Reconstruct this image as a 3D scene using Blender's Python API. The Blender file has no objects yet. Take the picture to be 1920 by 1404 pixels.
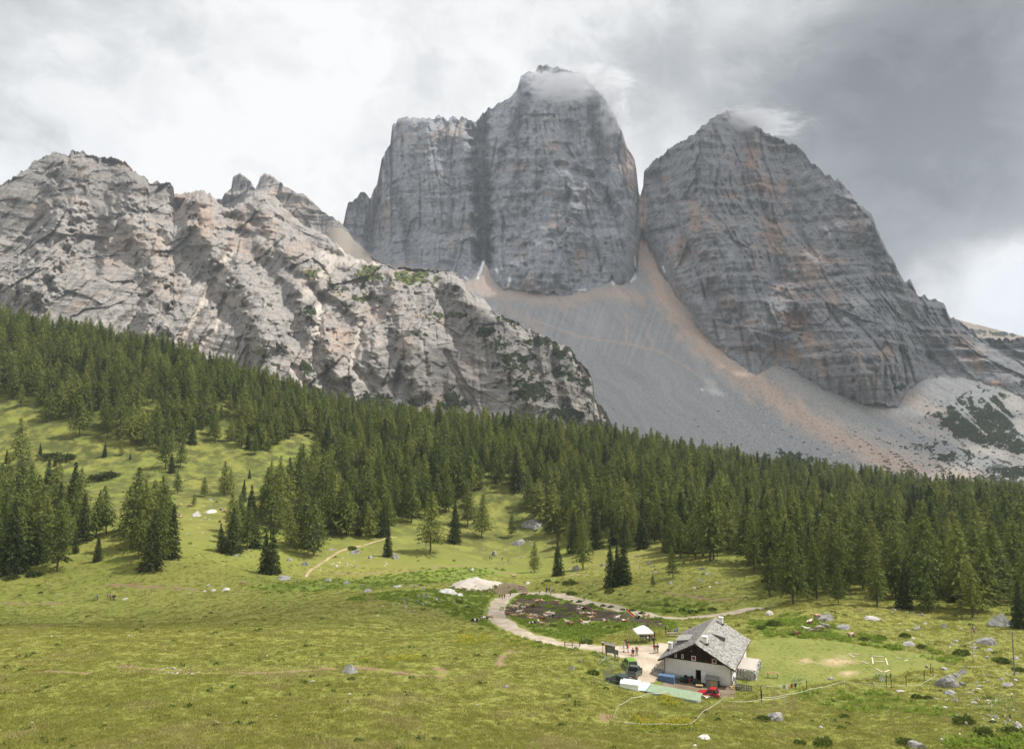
import bpy, bmesh, math, random
import numpy as np
from mathutils import Vector, Matrix

SC = bpy.context.scene
COL = SC.collection
R = math.radians

# ------------------------------------------------------------------ camera, sky, sun, exposure
F, CX, CY, PITCH, CAMZ = 1350.0, 960.0, 702.0, R(4.3), 42.0
cam_data = bpy.data.cameras.new('camera')
cam_data.sensor_width = 36.0
cam_data.lens = F / 1920 * 36
cam_data.clip_start = 0.5
cam_data.clip_end = 30000
cam = bpy.data.objects.new('camera', cam_data)
cam.location = (0, 0, CAMZ)
cam.rotation_euler = (R(90) + PITCH, 0, 0)
COL.objects.link(cam)
SC.camera = cam

SUN_DIR = Vector((0.53, 0.08, 0.83)).normalized()      # towards the sun: from the right, a little behind the hut
SUN_EL = math.asin(SUN_DIR.z)
SUN_AZ = math.atan2(SUN_DIR.x, SUN_DIR.y)
sun_data = bpy.data.lights.new('sun', 'SUN')
sun_data.energy = 5.0
sun_data.angle = R(0.53)
sun_data.color = (1.0, 0.955, 0.88)
sun = bpy.data.objects.new('sun', sun_data)
sun.rotation_euler = SUN_DIR.to_track_quat('Z', 'Y').to_euler()
sun.location = (300, 100, 900)
COL.objects.link(sun)

SC.view_settings.view_transform = 'Standard'
SC.view_settings.look = 'None'
SC.view_settings.exposure = 0.38
SC.view_settings.gamma = 1.0
SC.view_settings.use_curve_mapping = False
SC.render.engine = 'CYCLES'
cy = SC.cycles
cy.max_bounces = 7
cy.diffuse_bounces = 2
cy.glossy_bounces = 1
cy.transmission_bounces = 2
cy.transparent_max_bounces = 6
cy.volume_bounces = 5
cy.volume_step_rate = 0.25
cy.volume_max_steps = 256
cy.caustics_reflective = False
cy.caustics_refractive = False
cy.use_denoising = True
cy.use_adaptive_sampling = True
cy.adaptive_threshold = 0.015


class NT:
    """short hand for building node trees"""
    def __init__(self, tree):
        self.t = tree
        self.n = tree.nodes
        self.l = tree.links

    def node(self, typ, inputs=None, **props):
        nd = self.n.new(typ)
        for k, v in props.items():
            setattr(nd, k, v)
        for k, v in (inputs or {}).items():
            s = nd.inputs[k]
            if isinstance(v, bpy.types.NodeSocket):
                self.l.new(v, s)
            elif isinstance(v, bpy.types.Node):
                self.l.new(v.outputs[0], s)
            else:
                s.default_value = v
        return nd

    def math(self, op, a, b=0.0, c=0.0, clamp=False):
        return self.node('ShaderNodeMath', {0: a, 1: b, 2: c}, operation=op, use_clamp=clamp).outputs[0]

    def vmath(self, op, a, b=(0, 0, 0)):
        nd = self.node('ShaderNodeVectorMath', {0: a, 1: b}, operation=op)
        return nd.outputs['Value'] if op in ('DOT_PRODUCT', 'LENGTH', 'DISTANCE') else nd.outputs[0]

    def noise(self, vec, scale, detail=4.0, rough=0.55, dist=0.0, color=False):
        nd = self.node('ShaderNodeTexNoise', {'Vector': vec, 'Scale': scale, 'Detail': detail, 'Roughness': rough, 'Distortion': dist})
        return nd.outputs['Color' if color else 0]

    def ramp(self, fac, stops, interp='LINEAR'):
        nd = self.node('ShaderNodeValToRGB', {0: fac})
        cr = nd.color_ramp
        cr.interpolation = interp
        while len(cr.elements) < len(stops):
            cr.elements.new(0.5)
        for e, (p, c) in zip(cr.elements, stops):
            e.position = p
            e.color = (c, c, c, 1) if isinstance(c, (int, float)) else (*c, 1)
        return nd.outputs[0]

    def mix(self, fac, a, b, mode='MIX'):
        nd = self.node('ShaderNodeMix', data_type='RGBA', blend_type=mode)
        for sock, v in ((nd.inputs[0], fac), (nd.inputs[6], a), (nd.inputs[7], b)):
            if isinstance(v, bpy.types.NodeSocket):
                self.l.new(v, sock)
            elif isinstance(v, (tuple, list)):
                sock.default_value = (*v, 1) if len(v) == 3 else v
            else:
                sock.default_value = v
        return nd.outputs[2]

    def maprange(self, v, a, b, c=0.0, d=1.0, smooth=True):
        return self.node('ShaderNodeMapRange', {0: v, 1: a, 2: b, 3: c, 4: d},
                         interpolation_type='SMOOTHSTEP' if smooth else 'LINEAR').outputs[0]

    def attr(self, name):
        return self.node('ShaderNodeAttribute', attribute_name=name)


def px_dir(px, py):
    """world direction of a point in the 1920 x 1404 frame, scaled so that y == 1"""
    a, b = (px - CX) / F, (CY - py) / F
    y = math.cos(PITCH) - b * math.sin(PITCH)
    z = math.sin(PITCH) + b * math.cos(PITCH)
    return a / y, z / y


# ---- sky
world = bpy.data.worlds.new('World')
SC.world = world
world.use_nodes = True
W = NT(world.node_tree)
W.n.clear()
w_out = W.node('ShaderNodeOutputWorld')
w_bg = W.node('ShaderNodeBackground', {'Strength': 0.08})
W.l.new(w_bg.outputs[0], w_out.inputs[0])
sky_tex = W.node('ShaderNodeTexSky', sky_type='NISHITA', sun_disc=False, sun_elevation=SUN_EL, sun_rotation=SUN_AZ,
                 altitude=1900, air_density=1.0, dust_density=1.5, ozone_density=1.0)
w_co = W.node('ShaderNodeTexCoord').outputs['Generated']
w_sep = W.node('ShaderNodeSeparateXYZ', {0: w_co})


def sky_dir(px, py):
    x, z = px_dir(px, py)
    return Vector((x, 1, z)).normalized()


# cloud coordinates: the direction itself, a little flattened, warped into billows
w_nrm = W.node('ShaderNodeVectorMath', {0: w_co}, operation='NORMALIZE').outputs[0]
w_plane = W.node('ShaderNodeMapping', {'Vector': w_nrm, 'Scale': (1.0, 1.0, 1.25)}).outputs[0]
w_warp = W.noise(W.vmath('ADD', w_plane, (3.1, 7.7, 1.2)), 3.2, 3, 0.5, color=True)
nd = W.node('ShaderNodeVectorMath', {0: W.vmath('SUBTRACT', w_warp, (0.5, 0.5, 0.5))}, operation='SCALE')
nd.inputs['Scale'].default_value = 0.22
w_pl2 = W.vmath('ADD', w_plane, nd.outputs[0])
n_big = W.noise(W.vmath('ADD', w_pl2, (4.2, 0.3, 9.0)), 2.3, 4, 0.5)
n_mid = W.noise(W.vmath('ADD', w_pl2, (11.0, 2.0, 5.0)), 6.0, 7, 0.58)
n_fine = W.noise(W.vmath('ADD', w_pl2, (1.0, 21.0, 3.0)), 15.0, 6, 0.6)


def sky_blob(px, py, r0, r1, wob=0.5):
    """soft mask round a direction (1 inside r0 degrees, 0 outside r1), its edge broken up by the cloud noise"""
    d = W.vmath('DOT_PRODUCT', W.node('ShaderNodeVectorMath', {0: w_co}, operation='NORMALIZE').outputs[0], tuple(sky_dir(px, py)))
    ang = W.math('ARCCOSINE', W.math('MINIMUM', d, 1.0))
    ang = W.math('ADD', ang, W.math('MULTIPLY', W.math('SUBTRACT', n_mid, 0.5), wob))
    return W.maprange(ang, R(r0), R(r1), 1.0, 0.0)


def wsum(*a):
    o = a[0]
    for b in a[1:]:
        o = W.math('ADD', o, b)
    return o


# thickness of the cloud cover: dark, heavy masses where it is thick, white where thin
thick = W.math('MULTIPLY', W.math('SUBTRACT', n_big, 0.5), 0.75)
thick = W.math('ADD', thick, W.math('MULTIPLY', W.math('SUBTRACT', n_mid, 0.5), 0.7))
thick = W.math('ADD', thick, W.math('MULTIPLY', W.math('SUBTRACT', n_fine, 0.5), 0.32))
edge_b = W.math('SUBTRACT', W.maprange(n_mid, 0.46, 0.56), 0.5)
edge_f = W.math('SUBTRACT', W.maprange(W.math('ADD', W.math('MULTIPLY', n_fine, 0.6), W.math('MULTIPLY', n_mid, 0.4)), 0.47, 0.55), 0.5)
thick = wsum(thick, 0.17, W.math('MULTIPLY', edge_b, 0.06), W.math('MULTIPLY', edge_f, 0.03),
             W.math('MULTIPLY', sky_blob(1690, 280, 4, 17, 0.35), 0.60),
             W.math('MULTIPLY', sky_blob(1900, 100, 2, 18, 0.35), 0.20),
             W.math('MULTIPLY', sky_blob(1250, 120, 0, 11, 0.30), 0.14),
             W.math('MULTIPLY', sky_blob(1740, 360, 1, 9, 0.25), 0.14),
             W.math('MULTIPLY', sky_blob(0, 330, 0, 16, 0.3), 0.10),
             W.math('MULTIPLY', sky_blob(60, 20, 2, 16, 0.3), 0.02),
             W.math('MULTIPLY', sky_blob(1800, 500, 1, 8, 0.22), -0.30),
             W.math('MULTIPLY', sky_blob(1895, 510, 0.5, 3.5, 0.12), -0.30),
             W.math('MULTIPLY', sky_blob(650, 250, 4, 24, 0.3), -0.10))
cloud_col = W.ramp(thick, [(0.0, (9.2, 9.2, 9.2)), (0.2, (8.0, 8.05, 8.1)), (0.42, (5.5, 5.65, 5.8)), (0.62, (3.3, 3.5, 3.7)), (1.0, (1.6, 1.75, 1.9))])
gap = W.math('MULTIPLY', sky_blob(1900, 600, 1, 6, 0.2), 0.3)
gap = W.math('ADD', gap, W.maprange(n_big, 0.66, 0.8, 0.0, 0.4))
w_col = W.mix(gap, cloud_col, W.mix(0.35, sky_tex.outputs[0], (8.0, 8.6, 9.0)))
W.l.new(w_col, w_bg.inputs[0])

# air: what the clouds shade (column, row, distance, radii of the cloud), the mist on the tops, the haze
CLOUD_SPOTS = [(760, 390, 2220, 330, 230), (950, 400, 2110, 330, 230), (1080, 440, 2020, 330, 240), (1200, 560, 1850, 330, 330), (1120, 660, 1560, 230, 230), (1150, 610, 1700, 280, 240), (1000, 590, 1800, 230, 200), (1250, 720, 1430, 250, 170), (1330, 430, 2030, 330, 260), (1450, 490, 1940, 330, 310), (1550, 600, 1750, 300, 300), (1700, 660, 1600, 330, 240), (1850, 720, 1500, 330, 240), (1260, 790, 1330, 240, 130), (1420, 742, 1470, 210, 120), (1520, 775, 1400, 170, 90), (1370, 830, 1280, 230, 120), (1500, 850, 1240, 240, 110), (1640, 865, 1220, 240, 110), (1800, 850, 1230, 280, 140), (100, 350, 1500, 250, 190), (980, 670, 1080, 190, 130), (1010, 690, 1090, 170, 120), (250, 1135, 235, 190, 42), (620, 1150, 200, 120, 26)]
HAZE_DENSITY = 0.00006
MISTS = [(1110, 150, 2290, (250, 110, 90), 8, 0.03, 'thin cloud drifting behind the crown of the highest peak'), (1420, 235, 2240, (260, 120, 80), 9, 0.03, 'thin cloud drifting behind the triangular peak'), (1030, 150, 2200, (130, 90, 45), 6, 0.05, 'mist wisp just below the summit crown of the highest peak'), (1058, 172, 2190, (185, 110, 60), 1, 0.06, 'white mist wrapped round the summit of the highest peak'), (1150, 215, 2200, (90, 80, 170), 2, 0.035, 'thin mist trailing down the edge of the highest peak'), (1395, 228, 2190, (190, 110, 66), 3, 0.05, 'grey mist over the top of the triangular peak')]

# ------------------------------------------------------------------ helpers
_rng = np.random.default_rng(7)


def _hash(ix, iy, seed):
    h = (ix * 374761393 + iy * 668265263 + seed * 974634777) & 0xFFFFFFFF
    h = ((h ^ (h >> 13)) * 1274126177) & 0xFFFFFFFF
    h = ((h ^ (h >> 16)) * 2246822519) & 0xFFFFFFFF
    return h ^ (h >> 15)


_GA = np.linspace(0, 2 * np.pi, 64, endpoint=False)
_GX, _GY = np.cos(_GA), np.sin(_GA)


def perlin(x, y, seed=0):
    x = np.asarray(x, dtype=np.float64)
    y = np.asarray(y, dtype=np.float64)
    xf, yf = np.floor(x), np.floor(y)
    ix, iy = xf.astype(np.int64), yf.astype(np.int64)
    fx, fy = x - xf, y - yf
    u = fx * fx * fx * (fx * (fx * 6 - 15) + 10)
    v = fy * fy * fy * (fy * (fy * 6 - 15) + 10)

    def g(dx, dy):
        h = _hash(ix + dx, iy + dy, seed) & 63
        return _GX[h] * (fx - dx) + _GY[h] * (fy - dy)
    a = g(0, 0)
    b = g(1, 0)
    c = g(0, 1)
    d = g(1, 1)
    return 1.45 * ((a + u * (b - a)) * (1 - v) + (c + u * (d - c)) * v)


def fbm(x, y, octv=4, gain=0.5, lac=2.03, seed=0):
    s, a = 0.0, 1.0
    for i in range(octv):
        s = s + a * perlin(x, y, seed + i * 17)
        x, y, a = x * lac + 13.7, y * lac - 7.3, a * gain
    return s


def ridged(x, y, octv=4, gain=0.5, lac=2.07, seed=0):
    """sharp crests: 1 on a crest, towards 0 in the hollows (summed)"""
    s, a, n = 0.0, 1.0, 0.0
    w = 1.0
    for i in range(octv):
        r = 1 - np.abs(perlin(x, y, seed + i * 31))
        r = r * r * w
        s = s + a * r
        w = np.clip(r * 1.4, 0.2, 1)
        n += a
        x, y, a = x * lac + 3.1, y * lac + 9.2, a * gain
    return s / n


def worley(x, y, seed=0):
    """distance to the nearest and second nearest jittered cell point, and a random value of the cell"""
    ix, iy = np.floor(x).astype(np.int64), np.floor(y).astype(np.int64)
    f1 = np.full(np.shape(x), 9.0)
    f2 = np.full(np.shape(x), 9.0)
    cid = np.zeros(np.shape(x))
    for dx in (-1, 0, 1):
        for dy in (-1, 0, 1):
            h = _hash(ix + dx, iy + dy, seed)
            px = ix + dx + (h & 1023) / 1023.0
            py = iy + dy + ((h >> 10) & 1023) / 1023.0
            d = np.hypot(x - px, y - py)
            new = d < f1
            f2 = np.where(new, f1, np.minimum(f2, d))
            cid = np.where(new, ((h >> 20) & 1023) / 1023.0, cid)
            f1 = np.minimum(f1, d)
    return f1, f2, cid


def facets(x, y, seed=0):
    """broken planes: every jittered cell is a flat face with its own tilt"""
    ix, iy = np.floor(x).astype(np.int64), np.floor(y).astype(np.int64)
    f1 = np.full(np.shape(x), 9.0)
    out = np.zeros(np.shape(x))
    for dx in (-1, 0, 1):
        for dy in (-1, 0, 1):
            h = _hash(ix + dx, iy + dy, seed)
            ex = x - (ix + dx + (h & 1023) / 1023.0)
            ey = y - (iy + dy + ((h >> 10) & 1023) / 1023.0)
            d = ex * ex + ey * ey
            new = d < f1
            g = _hash(ix + dx, iy + dy, seed + 991)
            v = ((g & 1023) / 1023.0 - 0.5) * 1.5 * ex + (((g >> 10) & 1023) / 1023.0 - 0.5) * 1.5 * ey + ((g >> 20) & 1023) / 1023.0 * 0.8 - 0.4
            out = np.where(new, v, out)
            f1 = np.minimum(f1, d)
    return out


def sstep(a, b, x):
    t = np.clip((x - a) / (b - a), 0, 1)
    return t * t * (3 - 2 * t)


def P(px, py, d):
    x, z = px_dir(px, py)
    return Vector((x * d, d, CAMZ + z * d))


def Pn(px, py, d):
    a, b = (px - CX) / F, (CY - py) / F
    y = math.cos(PITCH) - b * math.sin(PITCH)
    z = math.sin(PITCH) + b * math.cos(PITCH)
    return a / y * d, d, CAMZ + z / y * d


def project(x, y, z):
    dz = z - CAMZ
    yc = y * math.cos(PITCH) + dz * math.sin(PITCH)
    zc = -y * math.sin(PITCH) + dz * math.cos(PITCH)
    return CX + F * x / yc, CY - F * zc / yc


def poly_dist(px, py, pts, closed=False):
    """distance of points to a polyline and the running fraction along it (numpy)"""
    pts = np.asarray(pts, float)
    best = np.full(np.shape(px), 1e9)
    along = np.zeros(np.shape(px))
    n = len(pts)
    segs = n if closed else n - 1
    for i in range(segs):
        ax, ay = pts[i]
        bx, by = pts[(i + 1) % n]
        dx, dy = bx - ax, by - ay
        L2 = dx * dx + dy * dy + 1e-9
        t = np.clip(((px - ax) * dx + (py - ay) * dy) / L2, 0, 1)
        d = np.hypot(px - ax - t * dx, py - ay - t * dy)
        m = d < best
        best = np.where(m, d, best)
        along = np.where(m, (i + t) / segs, along)
    return best, along


def in_poly(px, py, pts):
    px = np.asarray(px, float)
    py = np.asarray(py, float)
    inside = np.zeros(px.shape, bool)
    n = len(pts)
    j = n - 1
    for i in range(n):
        xi, yi = pts[i]
        xj, yj = pts[j]
        c = ((yi > py) != (yj > py)) & (px < (xj - xi) * (py - yi) / (yj - yi + 1e-12) + xi)
        inside ^= c
        j = i
    return inside


def soft_poly(px, py, pts, w):
    """1 inside a polygon, falling to 0 over w outside / inside its edge"""
    d, _ = poly_dist(px, py, pts, True)
    ins = in_poly(px, py, pts)
    return sstep(-w, w, np.where(ins, d, -d))


def link(o, parent=None):
    COL.objects.link(o)
    if parent is not None:
        o.parent = parent
    return o


def mesh_np(name, co, faces, mat=None, smooth=True, attrs=None, link_it=True):
    """mesh object from numpy arrays; faces (n,3) or (n,4)"""
    co = np.ascontiguousarray(co, dtype=np.float32).reshape(-1, 3)
    faces = np.ascontiguousarray(faces, dtype=np.int32)
    k = faces.shape[1]
    me = bpy.data.meshes.new(name)
    me.vertices.add(len(co))
    me.vertices.foreach_set('co', co.ravel())
    me.loops.add(faces.size)
    me.loops.foreach_set('vertex_index', faces.ravel())
    me.polygons.add(len(faces))
    me.polygons.foreach_set('loop_start', np.arange(0, faces.size, k, dtype=np.int32))
    me.polygons.foreach_set('loop_total', np.full(len(faces), k, dtype=np.int32))
    me.update(calc_edges=True)
    if smooth:
        me.polygons.foreach_set('use_smooth', np.ones(len(faces), dtype=bool))
    for an, av in (attrs or {}).items():
        av = np.asarray(av, dtype=np.float32)
        if av.ndim == 2:
            at = me.attributes.new(an, 'FLOAT_COLOR', 'POINT')
            at.data.foreach_set('color', np.hstack([av, np.ones((len(av), 1), np.float32)]).ravel())
        else:
            at = me.attributes.new(an, 'FLOAT', 'POINT')
            at.data.foreach_set('value', av.ravel())
    if mat:
        me.materials.append(mat)
    me.validate()
    o = bpy.data.objects.new(name, me)
    if link_it:
        COL.objects.link(o)
    return o


def grid_faces(nr, nc):
    i = np.arange(nr * nc).reshape(nr, nc)
    return np.stack([i[:-1, :-1], i[:-1, 1:], i[1:, 1:], i[1:, :-1]], -1).reshape(-1, 4)


def tag(o, label=None, cat=None, group=None, kind=None):
    if label:
        o['label'] = label
    if cat:
        o['category'] = cat
    if group:
        o['group'] = group
    if kind:
        o['kind'] = kind
    return o


def new_mat(name):
    m = bpy.data.materials.new(name)
    m.use_nodes = True
    m.node_tree.nodes.clear()
    T = NT(m.node_tree)
    T.out = T.node('ShaderNodeOutputMaterial')
    T.bsdf = T.node('ShaderNodeBsdfPrincipled')
    T.bsdf.inputs['Roughness'].default_value = 0.9
    T.bsdf.inputs['Specular IOR Level'].default_value = 0.15
    T.l.new(T.bsdf.outputs[0], T.out.inputs[0])
    return m, T


def set_col(T, c):
    if isinstance(c, bpy.types.NodeSocket):
        T.l.new(c, T.bsdf.inputs['Base Color'])
    else:
        T.bsdf.inputs['Base Color'].default_value = (*c, 1)


def set_bump(T, h, strength=0.5, dist=1.0):
    b = T.node('ShaderNodeBump', {'Strength': strength, 'Distance': dist, 'Height': h})
    T.l.new(b.outputs[0], T.bsdf.inputs['Normal'])


# ------------------------------------------------------------------ naming helper: tell look-alikes apart by their order
ORD = ['first', 'second', 'third', 'fourth', 'fifth', 'sixth', 'seventh', 'eighth', 'ninth', 'tenth', 'eleventh', 'twelfth', 'thirteenth', 'fourteenth', 'fifteenth', 'sixteenth', 'seventeenth', 'eighteenth', 'nineteenth', 'twentieth']


def tell_apart(items):
    """items: (object, label, column). Where labels repeat, add the place in the row"""
    by = {}
    for o, l, x in items:
        by.setdefault(l, []).append((x, o))
    for l, lst in by.items():
        lst.sort(key=lambda t: t[0])
        if len(lst) == 1:
            lst[0][1]['label'] = l
        else:
            for k, (x, o) in enumerate(lst):
                o['label'] = l + ', ' + ((ORD[k] if k < len(ORD) else str(k + 1) + 'th') + ' from left')
# ------------------------------------------------------------------ the ground: one sheet through measured points
# (column, row, distance in metres) read from the sizes of people, trees and the hut
GP = [(0, 1404, 64), (500, 1404, 66), (960, 1404, 72), (1400, 1404, 79), (1920, 1404, 80), (-300, 1404, 62), (2250, 1404, 80),
      (0, 1260, 100), (400, 1262, 103), (650, 1262, 110), (950, 1240, 124), (-300, 1260, 98),
      (0, 1178, 165), (400, 1180, 160), (650, 1170, 178), (850, 1190, 158), (0, 1130, 235), (190, 1120, 249), (400, 1118, 246), (600, 1108, 240), (800, 1112, 236), (-300, 1130, 230),
      (1180, 1228, 131), (1300, 1290, 118), (1375, 1290, 118.7), (1247, 1268, 123.6), (1400, 1237, 132), (1220, 1195, 146),
      (1500, 1196, 145), (1500, 1290, 117), (1650, 1240, 131), (1750, 1268, 123), (1600, 1310, 111), (1900, 1300, 113), (1850, 1225, 133), (2250, 1290, 113),
      (1100, 1290, 108), (1100, 1350, 92), (1317, 1350, 92), (1600, 1350, 95), (1850, 1350, 92),
      (1560, 1165, 163), (1500, 1135, 186), (1700, 1150, 172), (1850, 1170, 160), (1920, 1185, 150), (2250, 1160, 165),
      (930, 1140, 230), (1000, 1105, 262), (1150, 1140, 214), (1300, 1160, 187), (1400, 1142, 196), (1060, 1205, 158), (960, 1180, 184), (1050, 1150, 208), (1130, 1180, 172),
      (560, 1085, 278), (920, 1047, 345), (1000, 1085, 288), (800, 1030, 332), (620, 1030, 322), (480, 1085, 272), (700, 1075, 290),
      (330, 962, 335), (300, 1050, 275), (0, 1075, 262), (400, 865, 455), (100, 835, 455), (150, 960, 350), (-300, 1060, 265), (-300, 850, 430), (500, 900, 420), (560, 980, 360),
      (0, 622, 620), (250, 668, 600), (450, 726, 600), (650, 796, 600), (800, 815, 570), (1000, 838, 570), (1150, 850, 585), (1300, 884, 600), (1500, 914, 600), (1700, 944, 600), (1920, 955, 600),
      (-400, 560, 600), (2350, 980, 600), (0, 720, 520), (250, 760, 500), (450, 800, 500), (600, 850, 500),
      (750, 900, 450), (900, 900, 450), (1100, 950, 400), (1300, 1000, 345), (1300, 1062, 262), (1250, 1100, 235), (1700, 1050, 278), (1920, 1090, 235), (1800, 1000, 385), (1500, 1000, 380), (1500, 1080, 240), (1000, 1000, 380), (1150, 1040, 320), (2300, 1060, 260)]
gp = np.array(GP, float)
_gx, _gy, _gz = Pn(gp[:, 0], gp[:, 1], gp[:, 2])
_far = [(-900, 900, 150), (-500, 900, 75), (-200, 900, 20), (100, 900, 0), (400, 900, -30), (800, 900, -50),
        (-1500, 1500, 120), (-700, 1500, 40), (0, 1500, -40), (800, 1500, -70), (1600, 1500, -70),
        (-25, 25, 29), (0, 25, 29), (25, 25, 28), (-35, 42, 18.5), (0, 42, 18), (35, 42, 17)]
_far = np.array(_far, float)
_gx, _gy, _gz = (np.concatenate([a, _far[:, i]]) for i, a in enumerate((_gx, _gy, _gz)))
_ga, _gl = _gx / _gy * 1.25, np.log(_gy)


def _tps(r2):
    return np.where(r2 > 1e-12, 0.5 * r2 * np.log(np.maximum(r2, 1e-12)), 0)


_n = len(_ga)
_K = _tps((_ga[:, None] - _ga[None]) ** 2 + (_gl[:, None] - _gl[None]) ** 2) + np.eye(_n) * 0.004
_Pm = np.stack([np.ones(_n), _ga, _gl], 1)
_A = np.block([[_K, _Pm], [_Pm.T, np.zeros((3, 3))]])
_w = np.linalg.solve(_A, np.concatenate([_gz, np.zeros(3)]))


def ground_base(x, y):
    x = np.asarray(x, float)
    y = np.asarray(y, float)
    a, l = x / y * 1.25, np.log(y)
    z = _w[_n] + _w[_n + 1] * a + _w[_n + 2] * l
    for i in range(_n):
        z = z + _w[i] * _tps((a - _ga[i]) ** 2 + (l - _gl[i]) ** 2)
    return z


# a table of the smooth ground for quick look-up (angle, log distance)
TA = np.linspace(-1.35, 1.35, 420)
TL = np.linspace(math.log(22), math.log(1600), 520)
_tl, _ta = np.meshgrid(TL, TA, indexing='ij')
TZ = ground_base(np.exp(_tl) * _ta, np.exp(_tl))


def _table(x, y):
    a = np.clip((x / y - TA[0]) / (TA[1] - TA[0]), 0, len(TA) - 1.001)
    l = np.clip((np.log(y) - TL[0]) / (TL[1] - TL[0]), 0, len(TL) - 1.001)
    i, j = l.astype(int), a.astype(int)
    fi, fj = l - i, a - j
    return ((TZ[i, j] * (1 - fj) + TZ[i, j + 1] * fj) * (1 - fi) + (TZ[i + 1, j] * (1 - fj) + TZ[i + 1, j + 1] * fj) * fi)


def ground_z(x, y):
    """height of the ground, hummocks included; the yard, the lawn and the tracks stay even"""
    x = np.asarray(x, float)
    y = np.asarray(y, float)
    z = _table(x, y)
    d = np.hypot((x - 38) / 42, (y - 128) / 26)
    calm = sstep(0.75, 1.5, d)
    amp = 0.15 + 0.85 * sstep(60, 260, y)
    z = z + calm * amp * (1.1 * fbm(x / 34, y / 34, 3, 0.5, seed=3) + 0.35 * fbm(x / 9, y / 9, 2, 0.5, seed=9))
    z = z + calm * (1 - amp) * 0.45 * fbm(x / 14, y / 20, 3, 0.5, seed=21)
    z = z + 3.0 * sstep(300, 500, y) * fbm(x / 60, y / 60, 3, 0.5, seed=33)
    return z


def gpos(px, py):
    """where the line of sight through a picture point meets the ground"""
    ax, az = px_dir(px, py)
    ys = np.exp(np.linspace(math.log(40), math.log(1300), 900))
    below = (CAMZ + az * ys) - ground_z(ax * ys, ys)
    k = np.where(below < 0)[0]
    if len(k) == 0:
        y = 600.0
    else:
        i = max(k[0], 1)
        b0, b1 = below[i - 1], below[i]
        y = ys[i - 1] + (ys[i] - ys[i - 1]) * b0 / (b0 - b1 + 1e-9)
        yy = np.linspace(max(y - 3, 30), y + 3, 60)
        bb = (CAMZ + az * yy) - ground_z(ax * yy, yy)
        kk = np.where(bb < 0)[0]
        if len(kk) and kk[0] > 0:
            j = kk[0]
            y = yy[j - 1] + (yy[j] - yy[j - 1]) * bb[j - 1] / (bb[j - 1] - bb[j] + 1e-9)
    return Vector((ax * y, y, float(ground_z(np.array([ax * y]), np.array([y]))[0])))


def drape(pts):
    """picture points -> list of ground points"""
    return [gpos(*p) for p in pts]


def smooth_line(pts, step):
    """Catmull-Rom through 2-d points, sampled about every step"""
    pts = np.asarray(pts, float)
    p = np.vstack([2 * pts[0] - pts[1], pts, 2 * pts[-1] - pts[-2]])
    out = []
    for i in range(1, len(p) - 2):
        n = max(2, int(np.hypot(*(p[i + 1] - p[i])) / step))
        for t in np.linspace(0, 1, n, endpoint=False):
            out.append(0.5 * ((2 * p[i]) + (-p[i - 1] + p[i + 1]) * t + (2 * p[i - 1] - 5 * p[i] + 4 * p[i + 1] - p[i + 2]) * t * t
                              + (-p[i - 1] + 3 * p[i] - 3 * p[i + 1] + p[i + 2]) * t ** 3))
    out.append(p[-2])
    return np.array(out)


def xy(pts):
    return [(v.x, v.y) for v in drape(pts)]


# lines and areas on the ground, in metres
ROAD_LINE = smooth_line(xy([(1432, 1140), (1400, 1143), (1350, 1152), (1300, 1158), (1240, 1158), (1190, 1148), (1130, 1134), (1070, 1122), (1020, 1113), (975, 1112), (945, 1122), (931, 1142), (938, 1162), (966, 1181), (1010, 1197), (1060, 1208), (1110, 1214), (1160, 1218)]), 1.0)
SPUR_LINE = smooth_line(xy([(985, 1112), (975, 1100), (950, 1095), (910, 1094), (870, 1097)]), 1.0)
TRAIL_LINE = smooth_line(xy([(572, 1083), (578, 1073), (600, 1057), (630, 1037), (660, 1026), (700, 1016), (745, 1006)]), 1.0)
YARD = xy([(1120, 1212), (1180, 1211), (1218, 1209), (1236, 1204), (1258, 1208), (1262, 1225), (1250, 1250), (1222, 1284), (1178, 1284), (1196, 1250), (1192, 1238), (1160, 1232), (1120, 1222)])
MUD = xy([(945, 1138), (965, 1122), (1000, 1118), (1040, 1130), (1080, 1132), (1120, 1142), (1180, 1150), (1215, 1158), (1260, 1174), (1240, 1178), (1190, 1170), (1120, 1166), (1070, 1160), (1020, 1166), (975, 1162), (950, 1152)])
LAWN = xy([(1402, 1200), (1480, 1195), (1560, 1201), (1640, 1212), (1740, 1226), (1800, 1240), (1740, 1250), (1700, 1262), (1600, 1274), (1480, 1288), (1405, 1285)])
HUT_YARD = xy([(1235, 1288), (1250, 1270), (1300, 1275), (1385, 1290), (1370, 1304), (1330, 1308), (1250, 1298)])
LUSH = [xy([(958, 1105), (1030, 1112), (1120, 1135), (1190, 1150), (1270, 1168), (1260, 1180), (1180, 1180), (1105, 1200), (1040, 1195), (960, 1170), (935, 1130)]),
        xy([(1400, 1165), (1480, 1150), (1600, 1185), (1760, 1222), (1810, 1235), (1790, 1247), (1700, 1222), (1560, 1200), (1440, 1194)]),
        xy([(640, 1125), (800, 1105), (930, 1100), (930, 1180), (880, 1165), (820, 1140)]),
        xy([(470, 1100), (640, 1085), (820, 1062), (960, 1065), (900, 1085), (700, 1105), (520, 1112)]),
        xy([(1480, 1300), (1640, 1295), (1780, 1320), (1790, 1345), (1600, 1335)]),
        xy([(1760, 1404), (1780, 1385), (1920, 1370), (1920, 1404)]),
        xy([(1240, 1150), (1180, 1138), (1230, 1120), (1330, 1132), (1330, 1150)])]
HUT_BOX = [(25, 124), (36, 116), (44, 131), (33, 139)]
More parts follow.
